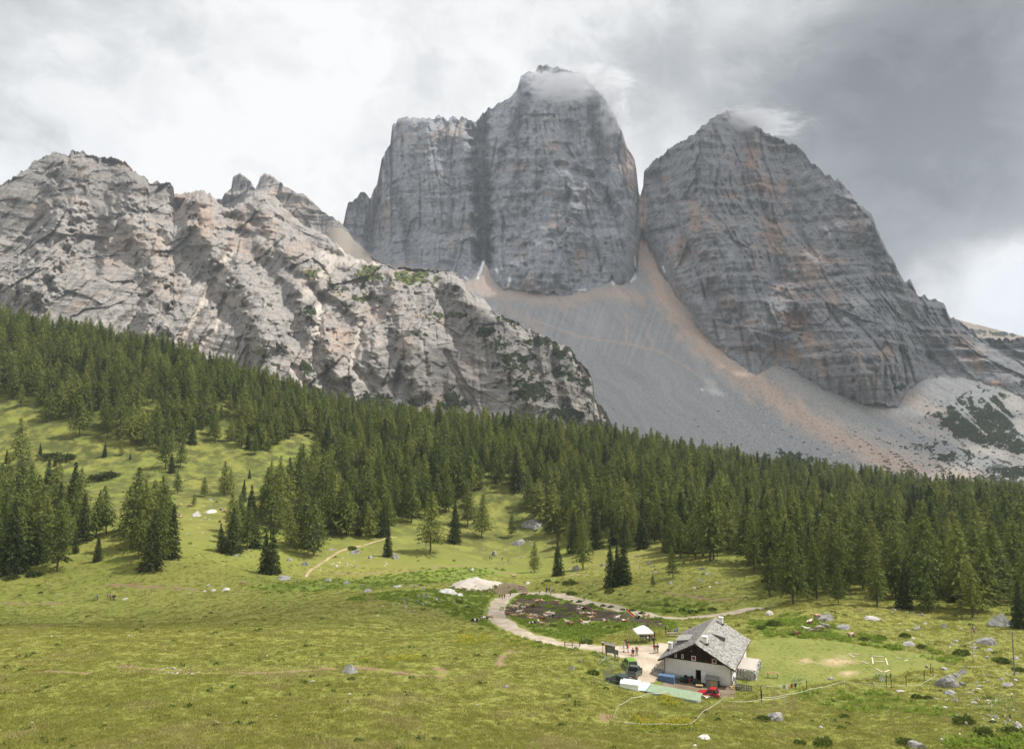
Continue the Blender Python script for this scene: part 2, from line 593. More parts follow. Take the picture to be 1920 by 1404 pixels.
EROSION = [smooth_line(xy(q), 1.0) for q in (
    [(90, 1258), (140, 1262), (190, 1262)], [(230, 1250), (300, 1256), (380, 1262), (470, 1262), (560, 1258), (640, 1253)],
    [(660, 1250), (720, 1256), (790, 1266), (830, 1268), (830, 1255), (815, 1248)], [(940, 1248), (938, 1235), (960, 1218)],
    [(0, 1131), (60, 1132), (110, 1131)], [(630, 1075), (720, 1073), (800, 1066), (880, 1060), (960, 1075)], [(1130, 1340), (1132, 1355)],
    [(1250, 1110), (1300, 1117), (1330, 1125), (1370, 1122), (1390, 1117)], [(200, 1095), (280, 1100), (370, 1105)])]


def road_dist(x, y):
    d = poly_dist(x, y, ROAD_LINE[::3])[0]
    return d


# tops of the sheet: finer towards the camera
NR, NC = 620, 640
ga = np.linspace(-1.3, 1.3, NC)
ga = np.sign(ga) * np.abs(ga / 1.3) ** 1.15 * 1.3
gl = np.concatenate([np.linspace(math.log(22), math.log(58), 30, endpoint=False), np.linspace(math.log(58), math.log(330), 430, endpoint=False), np.linspace(math.log(330), math.log(1600), NR - 460)])
GL, GA = np.meshgrid(gl, ga, indexing='ij')
GY = np.exp(GL)
GX = GA * GY
GZ = ground_z(GX, GY)
gx_, gy_ = GX.ravel(), GY.ravel()
wob = fbm(gx_ / 3.0, gy_ / 3.0, 3, 0.6, seed=51)
near = (gy_ < 420) & (np.abs(gx_ / gy_) < 0.95)
idx = np.where(near)[0]


def mask(fn):
    m = np.zeros(len(gx_))
    m[idx] = fn(gx_[idx], gy_[idx], wob[idx])
    return m


def soft_any(polys, w, jit):
    def f(x, y, wb):
        m = np.zeros(len(x))
        for p in polys:
            m = np.maximum(m, soft_poly(x + wb * jit, y + wb * jit, p, w))
        return m
    return f


g_lush = mask(soft_any(LUSH, 3.0, 3.0))
g_lawn = mask(soft_any([LAWN], 3.0, 2.5))


def f_ero(x, y, wb):
    m = np.zeros(len(x))
    for e in EROSION:
        d, _ = poly_dist(x, y, e[::2])
        m = np.maximum(m, 1 - sstep(0.3, 1.1, d + wb * 1.3))
    return m


g_ero = mask(f_ero)
gpx, gpy = project(gx_, gy_, GZ.ravel())
BARE = [(1510, 1238, 16, 6), (1570, 1240, 36, 13), (1590, 1262, 26, 7)]
g_bare = np.zeros(len(gx_))
for (bx, by, rx, ry) in BARE:
    g_bare = np.maximum(g_bare, np.clip(1.15 - np.hypot((gpx - bx) / rx, (gpy - by) / ry) + wob * 0.45, 0, 1))
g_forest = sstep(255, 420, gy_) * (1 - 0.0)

m_ground, T = new_mat('meadow')
pos = T.node('ShaderNodeNewGeometry').outputs['Position']
n1 = T.noise(pos, 0.018, 4, 0.55)
n2 = T.noise(pos, 0.11, 5, 0.6)
n3 = T.noise(pos, 0.9, 5, 0.7)
n4 = T.noise(pos, 5.0, 4, 0.75)
strx = T.node('ShaderNodeMapping', {'Vector': pos, 'Scale': (0.35, 1.6, 1)}).outputs[0]
n5 = T.noise(strx, 0.5, 5, 0.65)
c = T.mix(T.maprange(n2, 0.35, 0.68), (0.178, 0.20, 0.040), (0.225, 0.235, 0.054))
c = T.mix(T.maprange(n1, 0.42, 0.62), c, (0.215, 0.215, 0.05))
c = T.mix(T.math('MULTIPLY', T.maprange(n5, 0.54, 0.78), 0.45), c, (0.27, 0.24, 0.09))
c = T.mix(T.math('MULTIPLY', T.maprange(n3, 0.58, 0.75), 0.28), c, (0.08, 0.105, 0.02))
c = T.mix(T.math('MULTIPLY', T.maprange(n4, 0.5, 0.8), 0.28), c, (0.08, 0.095, 0.02))
c = T.mix(T.math('MULTIPLY', T.attr('lush').outputs['Fac'], 0.6), c, T.mix(n3, (0.10, 0.17, 0.025), (0.17, 0.245, 0.04)))
c = T.mix(T.math('MULTIPLY', T.attr('lawn').outputs['Fac'], 0.9), c, T.mix(T.maprange(n2, 0.3, 0.7), (0.15, 0.18, 0.04), (0.205, 0.215, 0.058)))
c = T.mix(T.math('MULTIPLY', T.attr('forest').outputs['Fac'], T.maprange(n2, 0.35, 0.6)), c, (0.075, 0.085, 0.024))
c = T.mix(T.attr('bare').outputs['Fac'], c, T.mix(n4, (0.34, 0.25, 0.13), (0.48, 0.39, 0.24)))
c = T.mix(T.attr('erosion').outputs['Fac'], c, T.mix(T.maprange(n4, 0.3, 0.7), (0.10, 0.07, 0.04), (0.36, 0.25, 0.15)))
set_col(T, c)
hb = T.math('ADD', T.math('MULTIPLY', n3, 0.5), T.math('MULTIPLY', n4, 0.22))
set_bump(T, hb, 0.8, 0.55)

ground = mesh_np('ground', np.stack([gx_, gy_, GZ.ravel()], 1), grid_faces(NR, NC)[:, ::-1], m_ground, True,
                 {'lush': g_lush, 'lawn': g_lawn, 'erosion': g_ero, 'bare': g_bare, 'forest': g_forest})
tag(ground, 'green alpine meadow sloping down to the hut and up into the forest', kind='structure')
# ------------------------------------------------------------------ the mountains: relief surfaces grown from measured slopes
def lerp_poly(pts, u):
    pts = np.asarray(pts, float)
    return np.interp(u, pts[:, 0], pts[:, 1])


def tps_fit(pts, sx, sy, reg=1e-3):
    pts = np.asarray(pts, float)
    x, y, v = pts[:, 0] / sx, pts[:, 1] / sy, pts[:, 2]
    n = len(x)
    K = _tps((x[:, None] - x) ** 2 + (y[:, None] - y) ** 2) + np.eye(n) * reg
    Pm = np.stack([np.ones(n), x, y], 1)
    w = np.linalg.solve(np.block([[K, Pm], [Pm.T, np.zeros((3, 3))]]), np.concatenate([v, np.zeros(3)]))

    def f(u, t):
        u, t = u / sx, t / sy
        o = w[n] + w[n + 1] * u + w[n + 2] * t
        for i in range(n):
            o = o + w[i] * _tps((u - x[i]) ** 2 + (t - y[i]) ** 2)
        return o
    return f


SKY_M = [(560, 470), (600, 462), (628, 452), (639, 428), (646, 413), (652, 381), (673, 369), (684, 358), (691, 371), (707, 346), (714, 299), (733, 271), (736, 234), (748, 223), (764, 219), (796, 220), (815, 223), (823, 215), (835, 223), (840, 226), (846, 216), (862, 226), (866, 216), (878, 226), (899, 223), (906, 210), (935, 193), (956, 184), (967, 171), (977, 143), (988, 134), (1002, 134), (1009, 123), (1027, 121), (1045, 127), (1066, 132), (1095, 137), (1116, 168), (1134, 186), (1156, 221), (1170, 260), (1189, 299), (1195, 335), (1199, 367), (1202, 368), (1206, 352), (1207, 325), (1215, 312), (1254, 279), (1304, 250), (1337, 221), (1358, 211), (1374, 207), (1395, 225), (1428, 242), (1461, 260), (1486, 269), (1506, 283), (1523, 308), (1533, 310), (1544, 325), (1554, 327), (1564, 341), (1570, 333), (1583, 349), (1610, 380), (1637, 405), (1651, 444), (1672, 478), (1684, 511), (1696, 527), (1705, 523), (1721, 550), (1738, 558), (1765, 564), (1779, 589), (1783, 594), (1812, 610), (1841, 634), (1874, 636), (1920, 632), (2000, 640)]
FOOT_M = [(560, 478), (640, 486), (665, 478), (700, 482), (740, 498), (800, 514), (870, 524), (895, 512), (906, 488), (918, 508), (935, 540), (960, 544), (1000, 549), (1060, 553), (1100, 545), (1142, 528), (1148, 524), (1154, 531), (1180, 530), (1193, 505), (1199, 455), (1203, 432), (1208, 448), (1222, 480), (1245, 520), (1290, 580), (1310, 622), (1360, 665), (1420, 706), (1446, 684), (1478, 690), (1520, 715), (1560, 735), (1610, 750), (1680, 765), (1705, 730), (1740, 706), (1800, 706), (1870, 722), (1920, 748), (2000, 760)]
SCREE_D = [(1202, 360, 2420), (1202, 432, 2230), (1202, 500, 2060), (1150, 530, 1990), (1060, 553, 1950), (950, 545, 1990), (905, 490, 2110), (870, 524, 2050), (740, 498, 2180), (640, 480, 2300), (560, 475, 2380), (1000, 600, 1780), (1080, 700, 1500), (1130, 800, 1280), (1160, 860, 1180), (1250, 520, 2000), (1310, 620, 1760), (1360, 665, 1680), (1420, 706, 1600), (1250, 650, 1640), (1250, 750, 1400), (1250, 850, 1230), (1350, 800, 1320), (1400, 900, 1150), (1446, 684, 1670), (1540, 725, 1560), (1610, 750, 1500), (1680, 765, 1460), (1740, 706, 1560), (1800, 706, 1550), (1920, 748, 1420), (1990, 760, 1400), (1600, 850, 1240), (1600, 930, 1110), (1800, 850, 1230), (1800, 930, 1100), (1920, 870, 1200), (1920, 950, 1080), (1990, 960, 1080), (1200, 930, 1090), (1000, 860, 1150), (800, 700, 1500), (560, 640, 1700)]
SCREE_D = tps_fit([(a, b, math.log(c)) for a, b, c in SCREE_D], 400, 200)
TANS_M = [(560, 1.5), (640, 1.7), (720, 2.2), (900, 2.1), (1050, 2.0), (1190, 2.6), (1202, 4.0), (1230, 2.0), (1370, 1.5), (1500, 1.45), (1650, 1.4), (1780, 1.0), (1920, 0.95), (2000, 0.9)]


def bedding(q, h, seed, ledge=0.28):
    """terraces: a wall, then a ledge, of uneven thickness about h; returns the offset of the stepped profile from the straight one"""
    rg = np.random.default_rng(seed)
    n = int((q.max() - q.min()) / h * 1.6) + 8
    th = h * np.exp(rg.normal(0, 0.45, n))
    lf = np.clip(rg.normal(ledge, 0.08, n), 0.1, 0.6)
    q0 = q.min() - h
    kq, kg = [q0], [q0]
    for a, l in zip(th, lf):
        kq += [kq[-1] + a * (1 - l), kq[-1] + a]
        kg += [kg[-1] + a * 0.22, kg[-1] + a]
    return np.interp(q, kq, kg) - q


def relief(u0, u1, nu, nv, sky, foot, dfoot, tans, bottom, seed, jag=2.7, strata=1.0, amp=1.0, rough=1.0, dip=(0.05, 0.0), scree=None):
    """grid of points (rows from the skyline down) for a mountain side. Depth follows from the slope of the rock and scree,
    broken into ledges (bedding), buttresses, gullies and joints."""
    u = np.linspace(u0, u1, nu)
    us = u + 3.0 * fbm(u / 19.0, u * 0 + seed, 3, 0.6, seed=seed)
    vs = lerp_poly(sky, us) + jag * (1.0 * fbm(u / 11, u * 0 + 3.3, 4, 0.75, seed=seed + 1) - 1.9 * (ridged(u / 17, u * 0 + 1.7, 3, 0.7, seed=seed + 2) - 0.5))
    vfs = lerp_poly(foot, u)
    vf = np.maximum(lerp_poly(foot, u + 2.5 * fbm(u / 14, u * 0 + 9, 3, 0.6, seed=seed + 5)) + 2.5 * fbm(u / 9, u * 0 + 5.5, 2, seed=seed + 3) + 9 * (0.55 - ridged(u / 34, u * 0 + 2.2, 2, 0.5, seed=seed + 4)), vs + 2)
    vb = np.maximum(lerp_poly(bottom, u), vf + 4)
    t = np.linspace(0, 1, nv)
    V = vs[None] + (vb - vs)[None] * t[:, None]
    U = np.broadcast_to(u[None], V.shape).copy()
    b = (CY - V) / F
    den = math.cos(PITCH) - b * math.sin(PITCH)
    TE = (math.sin(PITCH) + b * math.cos(PITCH)) / den         # tangent of the elevation
    AX = (U - CX) / F / den
    rock = (V < vf[None]).astype(float)
    ker = np.hanning(31)
    ker /= ker.sum()

    def sm(a):
        return np.convolve(np.pad(a, 15, mode='edge'), ker, 'valid')
    if scree is not None:
        DS = np.exp(scree(U, V))
        df = sm(np.exp(scree(u, vfs)))
    else:
        DS = None
        df = sm(lerp_poly(dfoot, u))
    vfm = sm(vfs)
    bf = (CY - vfm) / F
    tef = (math.sin(PITCH) + bf * math.cos(PITCH)) / (math.cos(PITCH) - bf * math.sin(PITCH))
    ts = np.maximum(sm(lerp_poly(tans, u)), 0.5)[None]
    # straight wall through the foot: (z - zf) = ts * (D - df)
    zf = CAMZ + df * tef
    D = (zf[None] - CAMZ - ts * df[None]) / np.minimum(TE - ts, -0.12)
    X = AX * D
    Z = CAMZ + TE * D
    big = fbm(X / 420, Z / 420, 3, 0.5, seed=seed + 7)
    D = D * (1 + 0.035 * big * np.clip((vfm[None] - V) / 80, 0, 1))
    X, Z = AX * D, CAMZ + TE * D
    wx = X + 22 * fbm(X / 300, Z / 420, 3, 0.45, seed=seed + 13)
    wz = Z + 30 * fbm(X / 260 + 9, Z / 260, 3, seed=seed + 14)
    _, _, fault = worley(X / 130 + 0.4 * big, Z / 260, seed + 15)
    warp = 12 * fbm(X / 260, Z / 260, 3, 0.5, seed=seed + 8)
    bed = Z + dip[0] * X + dip[1] * D + warp + 16 * (fault - 0.5)
    cot = 1 / ts
    lmod = np.clip(0.7 + 0.9 * fbm(X / 150, Z / 110, 2, seed=seed + 16), 0.1, 1.5)
    led = 0.95 * bedding(bed, 48, seed + 40) + 1.0 * bedding(bed + 4 * fbm(X / 60, Z / 60, 2, seed=seed + 17), 17, seed + 41) * lmod + 1.1 * bedding(bed + 2 * fbm(X / 24, Z / 24, 2, seed=seed + 18), 6.5, seed + 42, 0.35) * lmod
    d = strata * cot * led
    # buttresses, chimneys, joints, broken faces
    d += -115 * (ridged(wx / 330, wz / 1100, 2, 0.45, seed=seed + 20) - 0.6)
    d += -44 * (ridged(wx / 135, wz / 560, 3, 0.5, seed=seed + 21) - 0.55) * rough
    d += 26 * np.clip(1 - np.abs(perlin(wx / 75, wz / 700, seed + 22)) * 9, 0, 1) * np.clip(0.6 + fbm(X / 120, Z / 120, 2, seed=seed + 35), 0, 1)
    d += 11 * np.clip(1 - np.abs(perlin(X / 26 + Z / 300, Z / 300, seed + 23)) * 7, 0, 1) * lmod
    d += 26 * rough * facets(wx / 70, wz / 120, seed + 31)
    d += 10 * rough * facets(wx / 30, wz / 27, seed + 32)
    d += 3.0 * rough * facets(X / 13, Z / 9, seed + 33)
    d += 1.4 * rough * facets(X / 5.5, Z / 4.0, seed + 34)
    d += 0.8 * fbm(X / 6, Z / 4, 2, 0.6, seed=seed + 27)
    hgt = np.clip((vf[None] - V) / 45.0, 0.0, 1) ** 0.6
    D2 = D + amp * hgt * d
    if DS is not None:
        Xs = AX * DS
        run = 2.4 * fbm(Xs / 17 + DS / 90, DS / 300, 3, 0.5, seed=seed + 28) + 0.7 * fbm(Xs / 5, DS / 6, 3, 0.6, seed=seed + 29)
        D2 = np.where(rock > 0.5, np.maximum(np.minimum(D2, 1e5), DS * 0.0 + D2), DS + run)
    fl = (1 - sstep(0, 0.015, t))[:, None] * 0.5               # keep the crest itself steady
    D2 = D2 * (1 - fl) + fl * D
    return dict(u=u, t=t, U=U, V=V, D=D2, TE=TE, AX=AX, rock=rock, vf=vf, vs=vs, bed=bed, nu=nu, nv=nv)


def relief_points(S, back_rows=4):
    X, Z, Y = S['AX'] * S['D'], CAMZ + S['TE'] * S['D'], S['D']
    pts = np.stack([X, Y, Z], -1)
    # the far side: the crest rolls over and drops away behind
    rows = []
    top = pts[0]
    for k in range(back_rows, 0, -1):
        q = top.copy()
        q[:, 1] += 35 * k ** 1.6
        q[:, 0] *= q[:, 1] / top[:, 1]
        q[:, 2] -= 30 * k ** 1.9 + 6
        rows.append(q)
    return np.concatenate([np.stack(rows, 0), pts], 0), back_rows


def pad(a, n):
    return np.concatenate([np.repeat(a[:1], n, 0), a], 0)


# rock and scree material: colours come from attributes of the stone (kind of rubble, iron stain, plants), light from the sun and sky
def rock_material(name, cool, pale, warm, scale=1.0):
    m, T = new_mat(name)
    pos = T.node('ShaderNodeNewGeometry').outputs['Position']
    n1 = T.noise(pos, 0.012 * scale, 5, 0.6)
    n2 = T.noise(pos, 0.06 * scale, 6, 0.65)
    n3 = T.noise(pos, 0.35 * scale, 5, 0.7)
    streak = T.noise(T.node('ShaderNodeMapping', {'Vector': pos, 'Scale': (0.08, 0.08, 0.012)}).outputs[0], 1.0, 5, 0.65)
    beds = T.noise(T.node('ShaderNodeMapping', {'Vector': pos, 'Scale': (0.006, 0.006, 0.16)}).outputs[0], 1.0, 5, 0.7, 0.4)
    c = T.mix(T.maprange(n2, 0.3, 0.7), cool, pale)
    c = T.mix(T.math('MULTIPLY', T.maprange(beds, 0.5, 0.68), 0.5), c, tuple(v * 1.3 for v in pale))
    c = T.mix(T.math('MULTIPLY', T.maprange(streak, 0.52, 0.72), 0.55), c, tuple(v * 0.42 for v in cool))
    w = T.math('MULTIPLY', T.maprange(n1, 0.52, 0.68), T.maprange(n2, 0.4, 0.62))
    w = T.math('MAXIMUM', T.math('MULTIPLY', w, 0.8), T.math('MULTIPLY', T.attr('warm').outputs['Fac'], T.maprange(n2, 0.25, 0.55)))
    c = T.mix(w, c, warm)
    c = T.mix(T.math('MULTIPLY', T.maprange(n3, 0.6, 0.76), 0.55), c, tuple(v * 0.38 for v in cool))
    sc = T.attr('rubble')
    scol = T.mix(T.maprange(n3, 0.35, 0.7), T.mix(1.0, T.attr('rubble_colour').outputs['Color'], (0.78, 0.78, 0.78), 'MULTIPLY'), T.attr('rubble_colour').outputs['Color'])
    c = T.mix(sc.outputs['Fac'], c, scol)
    vg = T.attr('plants').outputs['Fac']
    veg = T.math('MULTIPLY', T.maprange(T.math('ADD', T.math('MULTIPLY', vg, 1.25), T.math('ADD', T.math('MULTIPLY', T.math('SUBTRACT', n2, 0.5), 1.3), T.math('MULTIPLY', T.math('SUBTRACT', n3, 0.5), 1.2))), 0.52, 0.68), T.math('GREATER_THAN', vg, 0.02))
    c = T.mix(veg, c, T.mix(T.maprange(n3, 0.4, 0.65), T.attr('plant_colour').outputs['Color'], T.mix(1.0, T.attr('plant_colour').outputs['Color'], (0.45, 0.5, 0.45), 'MULTIPLY')))
    sn = T.attr('snow').outputs['Fac']
    c = T.mix(sn, c, (0.8, 0.82, 0.84))
    set_col(T, c)
    h = T.math('ADD', T.math('MULTIPLY', n2, 3.5 / scale), T.math('MULTIPLY', n3, 1.5 / scale))
    h = T.math('ADD', h, T.math('MULTIPLY', beds, 6.0 / scale))
    rockness = T.math('SUBTRACT', 1.0, T.math('MULTIPLY', sc.outputs['Fac'], 0.8))
    set_bump(T, T.math('MULTIPLY', h, rockness), 0.75, 1.0)
    return m


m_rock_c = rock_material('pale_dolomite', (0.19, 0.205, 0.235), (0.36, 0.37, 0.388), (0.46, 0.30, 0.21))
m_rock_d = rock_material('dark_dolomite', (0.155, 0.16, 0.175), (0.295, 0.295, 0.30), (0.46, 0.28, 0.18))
m_rock_l = rock_material('sunny_dolomite', (0.185, 0.175, 0.168), (0.32, 0.295, 0.272), (0.36, 0.255, 0.19))


def blobs(U, V, lst, seed, jit=0.5, scale=28):
    n = fbm(U / scale, V / scale, 4, 0.6, seed=seed)
    m = np.zeros(U.shape)
    for (x, y, rx, ry, s) in lst:
        m = np.maximum(m, s * np.clip(1.3 - np.hypot((U - x) / rx, (V - y) / ry) + jit * n, 0, 1))
    return m


def line_mask(U, V, lst, seed):
    n = fbm(U / 24, V / 24, 3, 0.6, seed=seed)
    m = np.zeros(U.shape)
    for pts, w, s in lst:
        ld, _ = poly_dist(U, V, pts)
        m = np.maximum(m, s * (1 - sstep(w * 0.1, w * 1.15, ld + n * w * 0.35)))
    return m


SCRUB = []


def split_sheet(S, nb, attrs, regions, mats):
    """cut one relief into the named pieces of the setting along the region ids of its faces"""
    pts, nb = relief_points(S, nb)
    nr, nc = pts.shape[:2]
    fc = grid_faces(nr, nc)[:, ::-1]
    reg = pad(S['region'], nb).ravel()
    fr = reg[fc[:, 0]]
    co = pts.reshape(-1, 3)
    SCRUB.append((pts[nb:], attrs['plants'], S['U'], S['V'], S['rock']))
    full = {k: (np.concatenate([np.repeat(v[:1], nb, 0), v], 0).reshape(-1, v.shape[-1]) if v.ndim == 3 else pad(v, nb).ravel()) for k, v in attrs.items()}
    out = []
    for rid, (name, label) in regions.items():
        sel = fc[fr == rid]
        if not len(sel):
            continue
        used, inv = np.unique(sel.ravel(), return_inverse=True)
        o = mesh_np(name, co[used], inv.reshape(-1, 4), mats[rid], True, {k: v[used] for k, v in full.items()})
        tag(o, label, kind='structure')
        out.append(o)
    return out


# --- the high walls (main peak and its neighbour) with the great scree between them
S = relief(566, 1990, 860, 400, SKY_M, FOOT_M, None, TANS_M, [(560, 640), (800, 700), (1000, 860), (1200, 930), (1400, 960), (1990, 1010)], 100, strata=1.0, scree=SCREE_D)
U, V = S['U'], S['V']
rub = 1 - S['rock']
rub = np.maximum(rub, line_mask(U, V, [([(1203, 372), (1205, 420), (1202, 470)], 9, 0.9), ([(840, 400), (895, 415)], 6, 0.5), ([(1100, 350), (1060, 395), (1130, 400)], 5, 0.4)], 71))
rc = np.zeros(U.shape + (3,))
rc[:] = (0.36, 0.362, 0.364)
wv = 26 * fbm(U / 110, V / 110, 3, seed=60)
fl = 0.6 * fbm((U - 0.9 * V + wv) / 19, (V + 0.35 * U) / 150, 4, 0.6, seed=61) + 0.35 * fbm(U / 7, V / 6, 4, 0.65, seed=66)          # runs down the fall line
flv = fbm((U + 0.35 * V) / 7, V / 240, 3, 0.55, seed=62)
orange = line_mask(U, V, [([(1203, 380), (1203, 450), (1225, 500), (1245, 545), (1290, 610), (1360, 680), (1430, 730), (1520, 790), (1640, 850), (1840, 915)], 34, 1.0), ([(1215, 470), (1240, 540)], 40, 0.7),
                          ([(870, 535), (960, 552), (1060, 565), (1150, 545), (1200, 560)], 20, 0.7), ([(905, 500), (905, 530)], 26, 0.8),
                          ([(1700, 740), (1780, 790), (1920, 850)], 22, 0.5), ([(940, 570), (1000, 610), (1080, 720)], 14, 0.35)], 63)
orange = np.clip(orange + 0.35 * fl * orange, 0, 1)
thin = line_mask(U, V, [([(1175, 590), (1175, 640)], 3, 1), ([(1000, 600), (1090, 632), (1180, 645), (1240, 660), (1290, 690), (1328, 717)], 3.5, 1), ([(1205, 600), (1225, 650)], 4, 0.7)], 64)
pale = np.clip(0.5 + 0.8 * fl, 0, 1)
rc = rc * (0.85 + 0.3 * pale[..., None] * 0.6 + 0.16 * (flv * sstep(545, 600, V) * (1 - sstep(640, 700, V)))[..., None])
warm_c = np.array((0.56, 0.425, 0.34))
k = np.clip(orange * 0.95 + thin * 0.5, 0, 1)[..., None]
rc = rc * (1 - k) + warm_c * k * (0.92 + 0.16 * pale[..., None])
right_pale = line_mask(U, V, [([(1600, 745), (1700, 790), (1800, 830), (1915, 862)], 13, 1.0), ([(1445, 690), (1520, 740), (1600, 770)], 22, 0.6), ([(1890, 720), (1920, 800)], 24, 0.9), ([(1530, 770), (1680, 840), (1850, 930)], 22, 0.6)], 65)[..., None]
rc = rc * (1 - right_pale) + np.array((0.46, 0.43, 0.395)) * right_pale
spk = perlin(U / 1.9, V / 1.9, 67) + 0.6 * perlin(U / 4.2, V / 3.3, 68)
sparse = sstep(600, 760, V) * sstep(1250, 1450, U + 0.4 * (V - 700))
rc = rc * (1 - 0.75 * (np.clip(spk - 0.55 + 0.35 * sparse, 0, 1))[..., None] + 0.10 * np.clip(-spk - 0.3, 0, 1)[..., None])
veg = blobs(U, V, [(1830, 800, 75, 55, 1.3), (1880, 790, 50, 50, 1.2), (1870, 760, 34, 26, 1.1), (1800, 755, 28, 10, 0.8), (1900, 840, 40, 22, 1), (1480, 862, 60, 16, 1), (1530, 880, 60, 14, 0.9), (1900, 885, 60, 16, 0.9), (1760, 860, 60, 14, 0.55), (1850, 900, 60, 14, 0.6), (1690, 726, 12, 8, 1), (1640, 808, 30, 8, 0.55), (1720, 840, 50, 10, 0.55), (1880, 622, 40, 6, 0.8), (1915, 720, 14, 8, 0.7), (1600, 830, 60, 14, 0.35), (1450, 800, 40, 20, 0.3)], 72, 0.6, 16)
veg = veg * (1 - 0.9 * right_pale[..., 0])
streaks = line_mask(U, V, [([(1745, 710), (1800, 770), (1850, 815)], 4, 1), ([(1800, 705), (1840, 740), (1900, 790)], 4, 1), ([(1780, 740), (1830, 790)], 3, 1), ([(1860, 730), (1900, 775)], 4, 1)], 73)
veg = veg * (1 - streaks)
snow = line_mask(U, V, [([(908, 488), (900, 512)], 4, 1), ([(896, 520), (898, 514)], 4, 1), ([(956, 522), (953, 536)], 3, 1), ([(1146, 524), (1150, 532)], 4, 1), ([(1183, 528), (1192, 518)], 3, 1), ([(930, 505), (933, 512)], 2.5, 1), ([(1190, 480), (1192, 500)], 2.5, 1), ([(1085, 545), (1098, 543)], 2, 1), ([(872, 520), (878, 524)], 3, 1), ([(1243, 500), (1246, 510)], 2.2, 1)], 74)
warm = blobs(U, V, [(1180, 300, 14, 60, 0.7), (965, 315, 22, 12, 0.55), (1090, 475, 18, 14, 0.5), (1410, 290, 14, 40, 0.8), (1440, 350, 30, 20, 0.75), (1300, 410, 14, 30, 0.6), (1450, 440, 26, 40, 0.65), (1510, 500, 36, 40, 0.5), (1490, 600, 26, 20, 0.85), (1470, 660, 30, 18, 0.75), (1520, 640, 20, 20, 0.7), (1560, 560, 20, 30, 0.4), (840, 250, 40, 12, 0.45), (715, 400, 16, 60, 0.4), (760, 260, 30, 14, 0.25), (1660, 660, 20, 14, 0.5), (1600, 420, 20, 30, 0.3), (1280, 470, 20, 30, 0.5), (1830, 680, 14, 20, 0.6)], 75, 0.7, 20)
pc = np.zeros(U.shape + (3,))
pc[:] = (0.020, 0.032, 0.016)
snow = snow * 1.0
# the dark cave-like hollow on the neighbour's wall and the deep cleft beside the main pillar are real hollows
hol = blobs(U, V, [(1495, 595, 24, 16, 1.0), (1505, 620, 14, 14, 0.8)], 76, 0.5, 12)
cleft = line_mask(U, V, [([(900, 225), (897, 280), (903, 340), (905, 400), (908, 485)], 24, 1.0)], 77)
cleft2 = line_mask(U, V, [([(1395, 240), (1400, 330), (1430, 420), (1470, 520)], 26, 0.5), ([(1225, 330), (1290, 480)], 18, 0.3), ([(1050, 310), (1105, 330), (1160, 400)], 12, 0.45), ([(1105, 180), (1120, 260), (1130, 330)], 16, 0.7), ([(985, 190), (950, 280), (930, 330)], 16, 0.5), ([(725, 300), (760, 400), (770, 490)], 14, 0.4), ([(700, 380), (690, 470)], 14, 0.8)], 78)
pill = line_mask(U, V, [([(1010, 200), (1035, 320), (1020, 500)], 70, 1.0), ([(800, 260), (810, 480)], 60, 0.5), ([(1330, 260), (1340, 420), (1430, 600)], 60, 0.7), ([(1560, 350), (1620, 560), (1640, 720)], 60, 0.6)], 79)
edge = 1 - sstep(0, 26, np.minimum(V - S['vs'][None], 400))
S['D'] = S['D'] + S['rock'] * (55 * hol + 230 * cleft + 110 * cleft2 - 55 * pill) * (1 - edge * 0.6)
reg = np.where(S['rock'] > 0.5, np.where(U < 1202, 0, 1), 2)
S['region'] = reg
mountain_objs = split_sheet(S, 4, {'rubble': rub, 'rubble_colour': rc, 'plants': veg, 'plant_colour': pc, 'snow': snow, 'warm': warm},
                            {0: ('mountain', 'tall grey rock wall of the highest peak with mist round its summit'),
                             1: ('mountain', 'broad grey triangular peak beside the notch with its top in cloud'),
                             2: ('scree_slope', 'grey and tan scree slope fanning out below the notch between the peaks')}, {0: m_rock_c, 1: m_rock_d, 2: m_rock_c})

# --- the pair of small peaks behind the near ridge
S = relief(395, 720, 220, 110, [(380, 378), (415, 373), (420, 364), (433, 353), (436, 332), (452, 325), (470, 339), (475, 348), (481, 354), (488, 330), (499, 325), (509, 328), (527, 344), (555, 360), (570, 364), (588, 378), (602, 396), (634, 414), (641, 418), (665, 450), (700, 480), (730, 500)],
           [(380, 520), (600, 470), (626, 428), (642, 424), (700, 486), (730, 505)], [(380, 2000), (560, 2000), (640, 2060), (730, 2100)], [(380, 1.6), (730, 1.4)], [(380, 560), (730, 560)], 300, jag=1.6)
z0 = np.zeros(S['U'].shape)
S['region'] = z0.astype(int)
rc = np.zeros(z0.shape + (3,)) + np.array((0.37, 0.32, 0.27))
split_sheet(S, 3, {'rubble': 1 - S['rock'], 'rubble_colour': rc, 'plants': z0, 'plant_colour': rc * 0, 'snow': z0, 'warm': blobs(S['U'], S['V'], [(520, 370, 30, 20, 0.5), (560, 390, 30, 20, 0.4)], 81)},
            {0: ('mountain', 'two small pointed peaks behind the near rocky ridge')}, {0: m_rock_l})

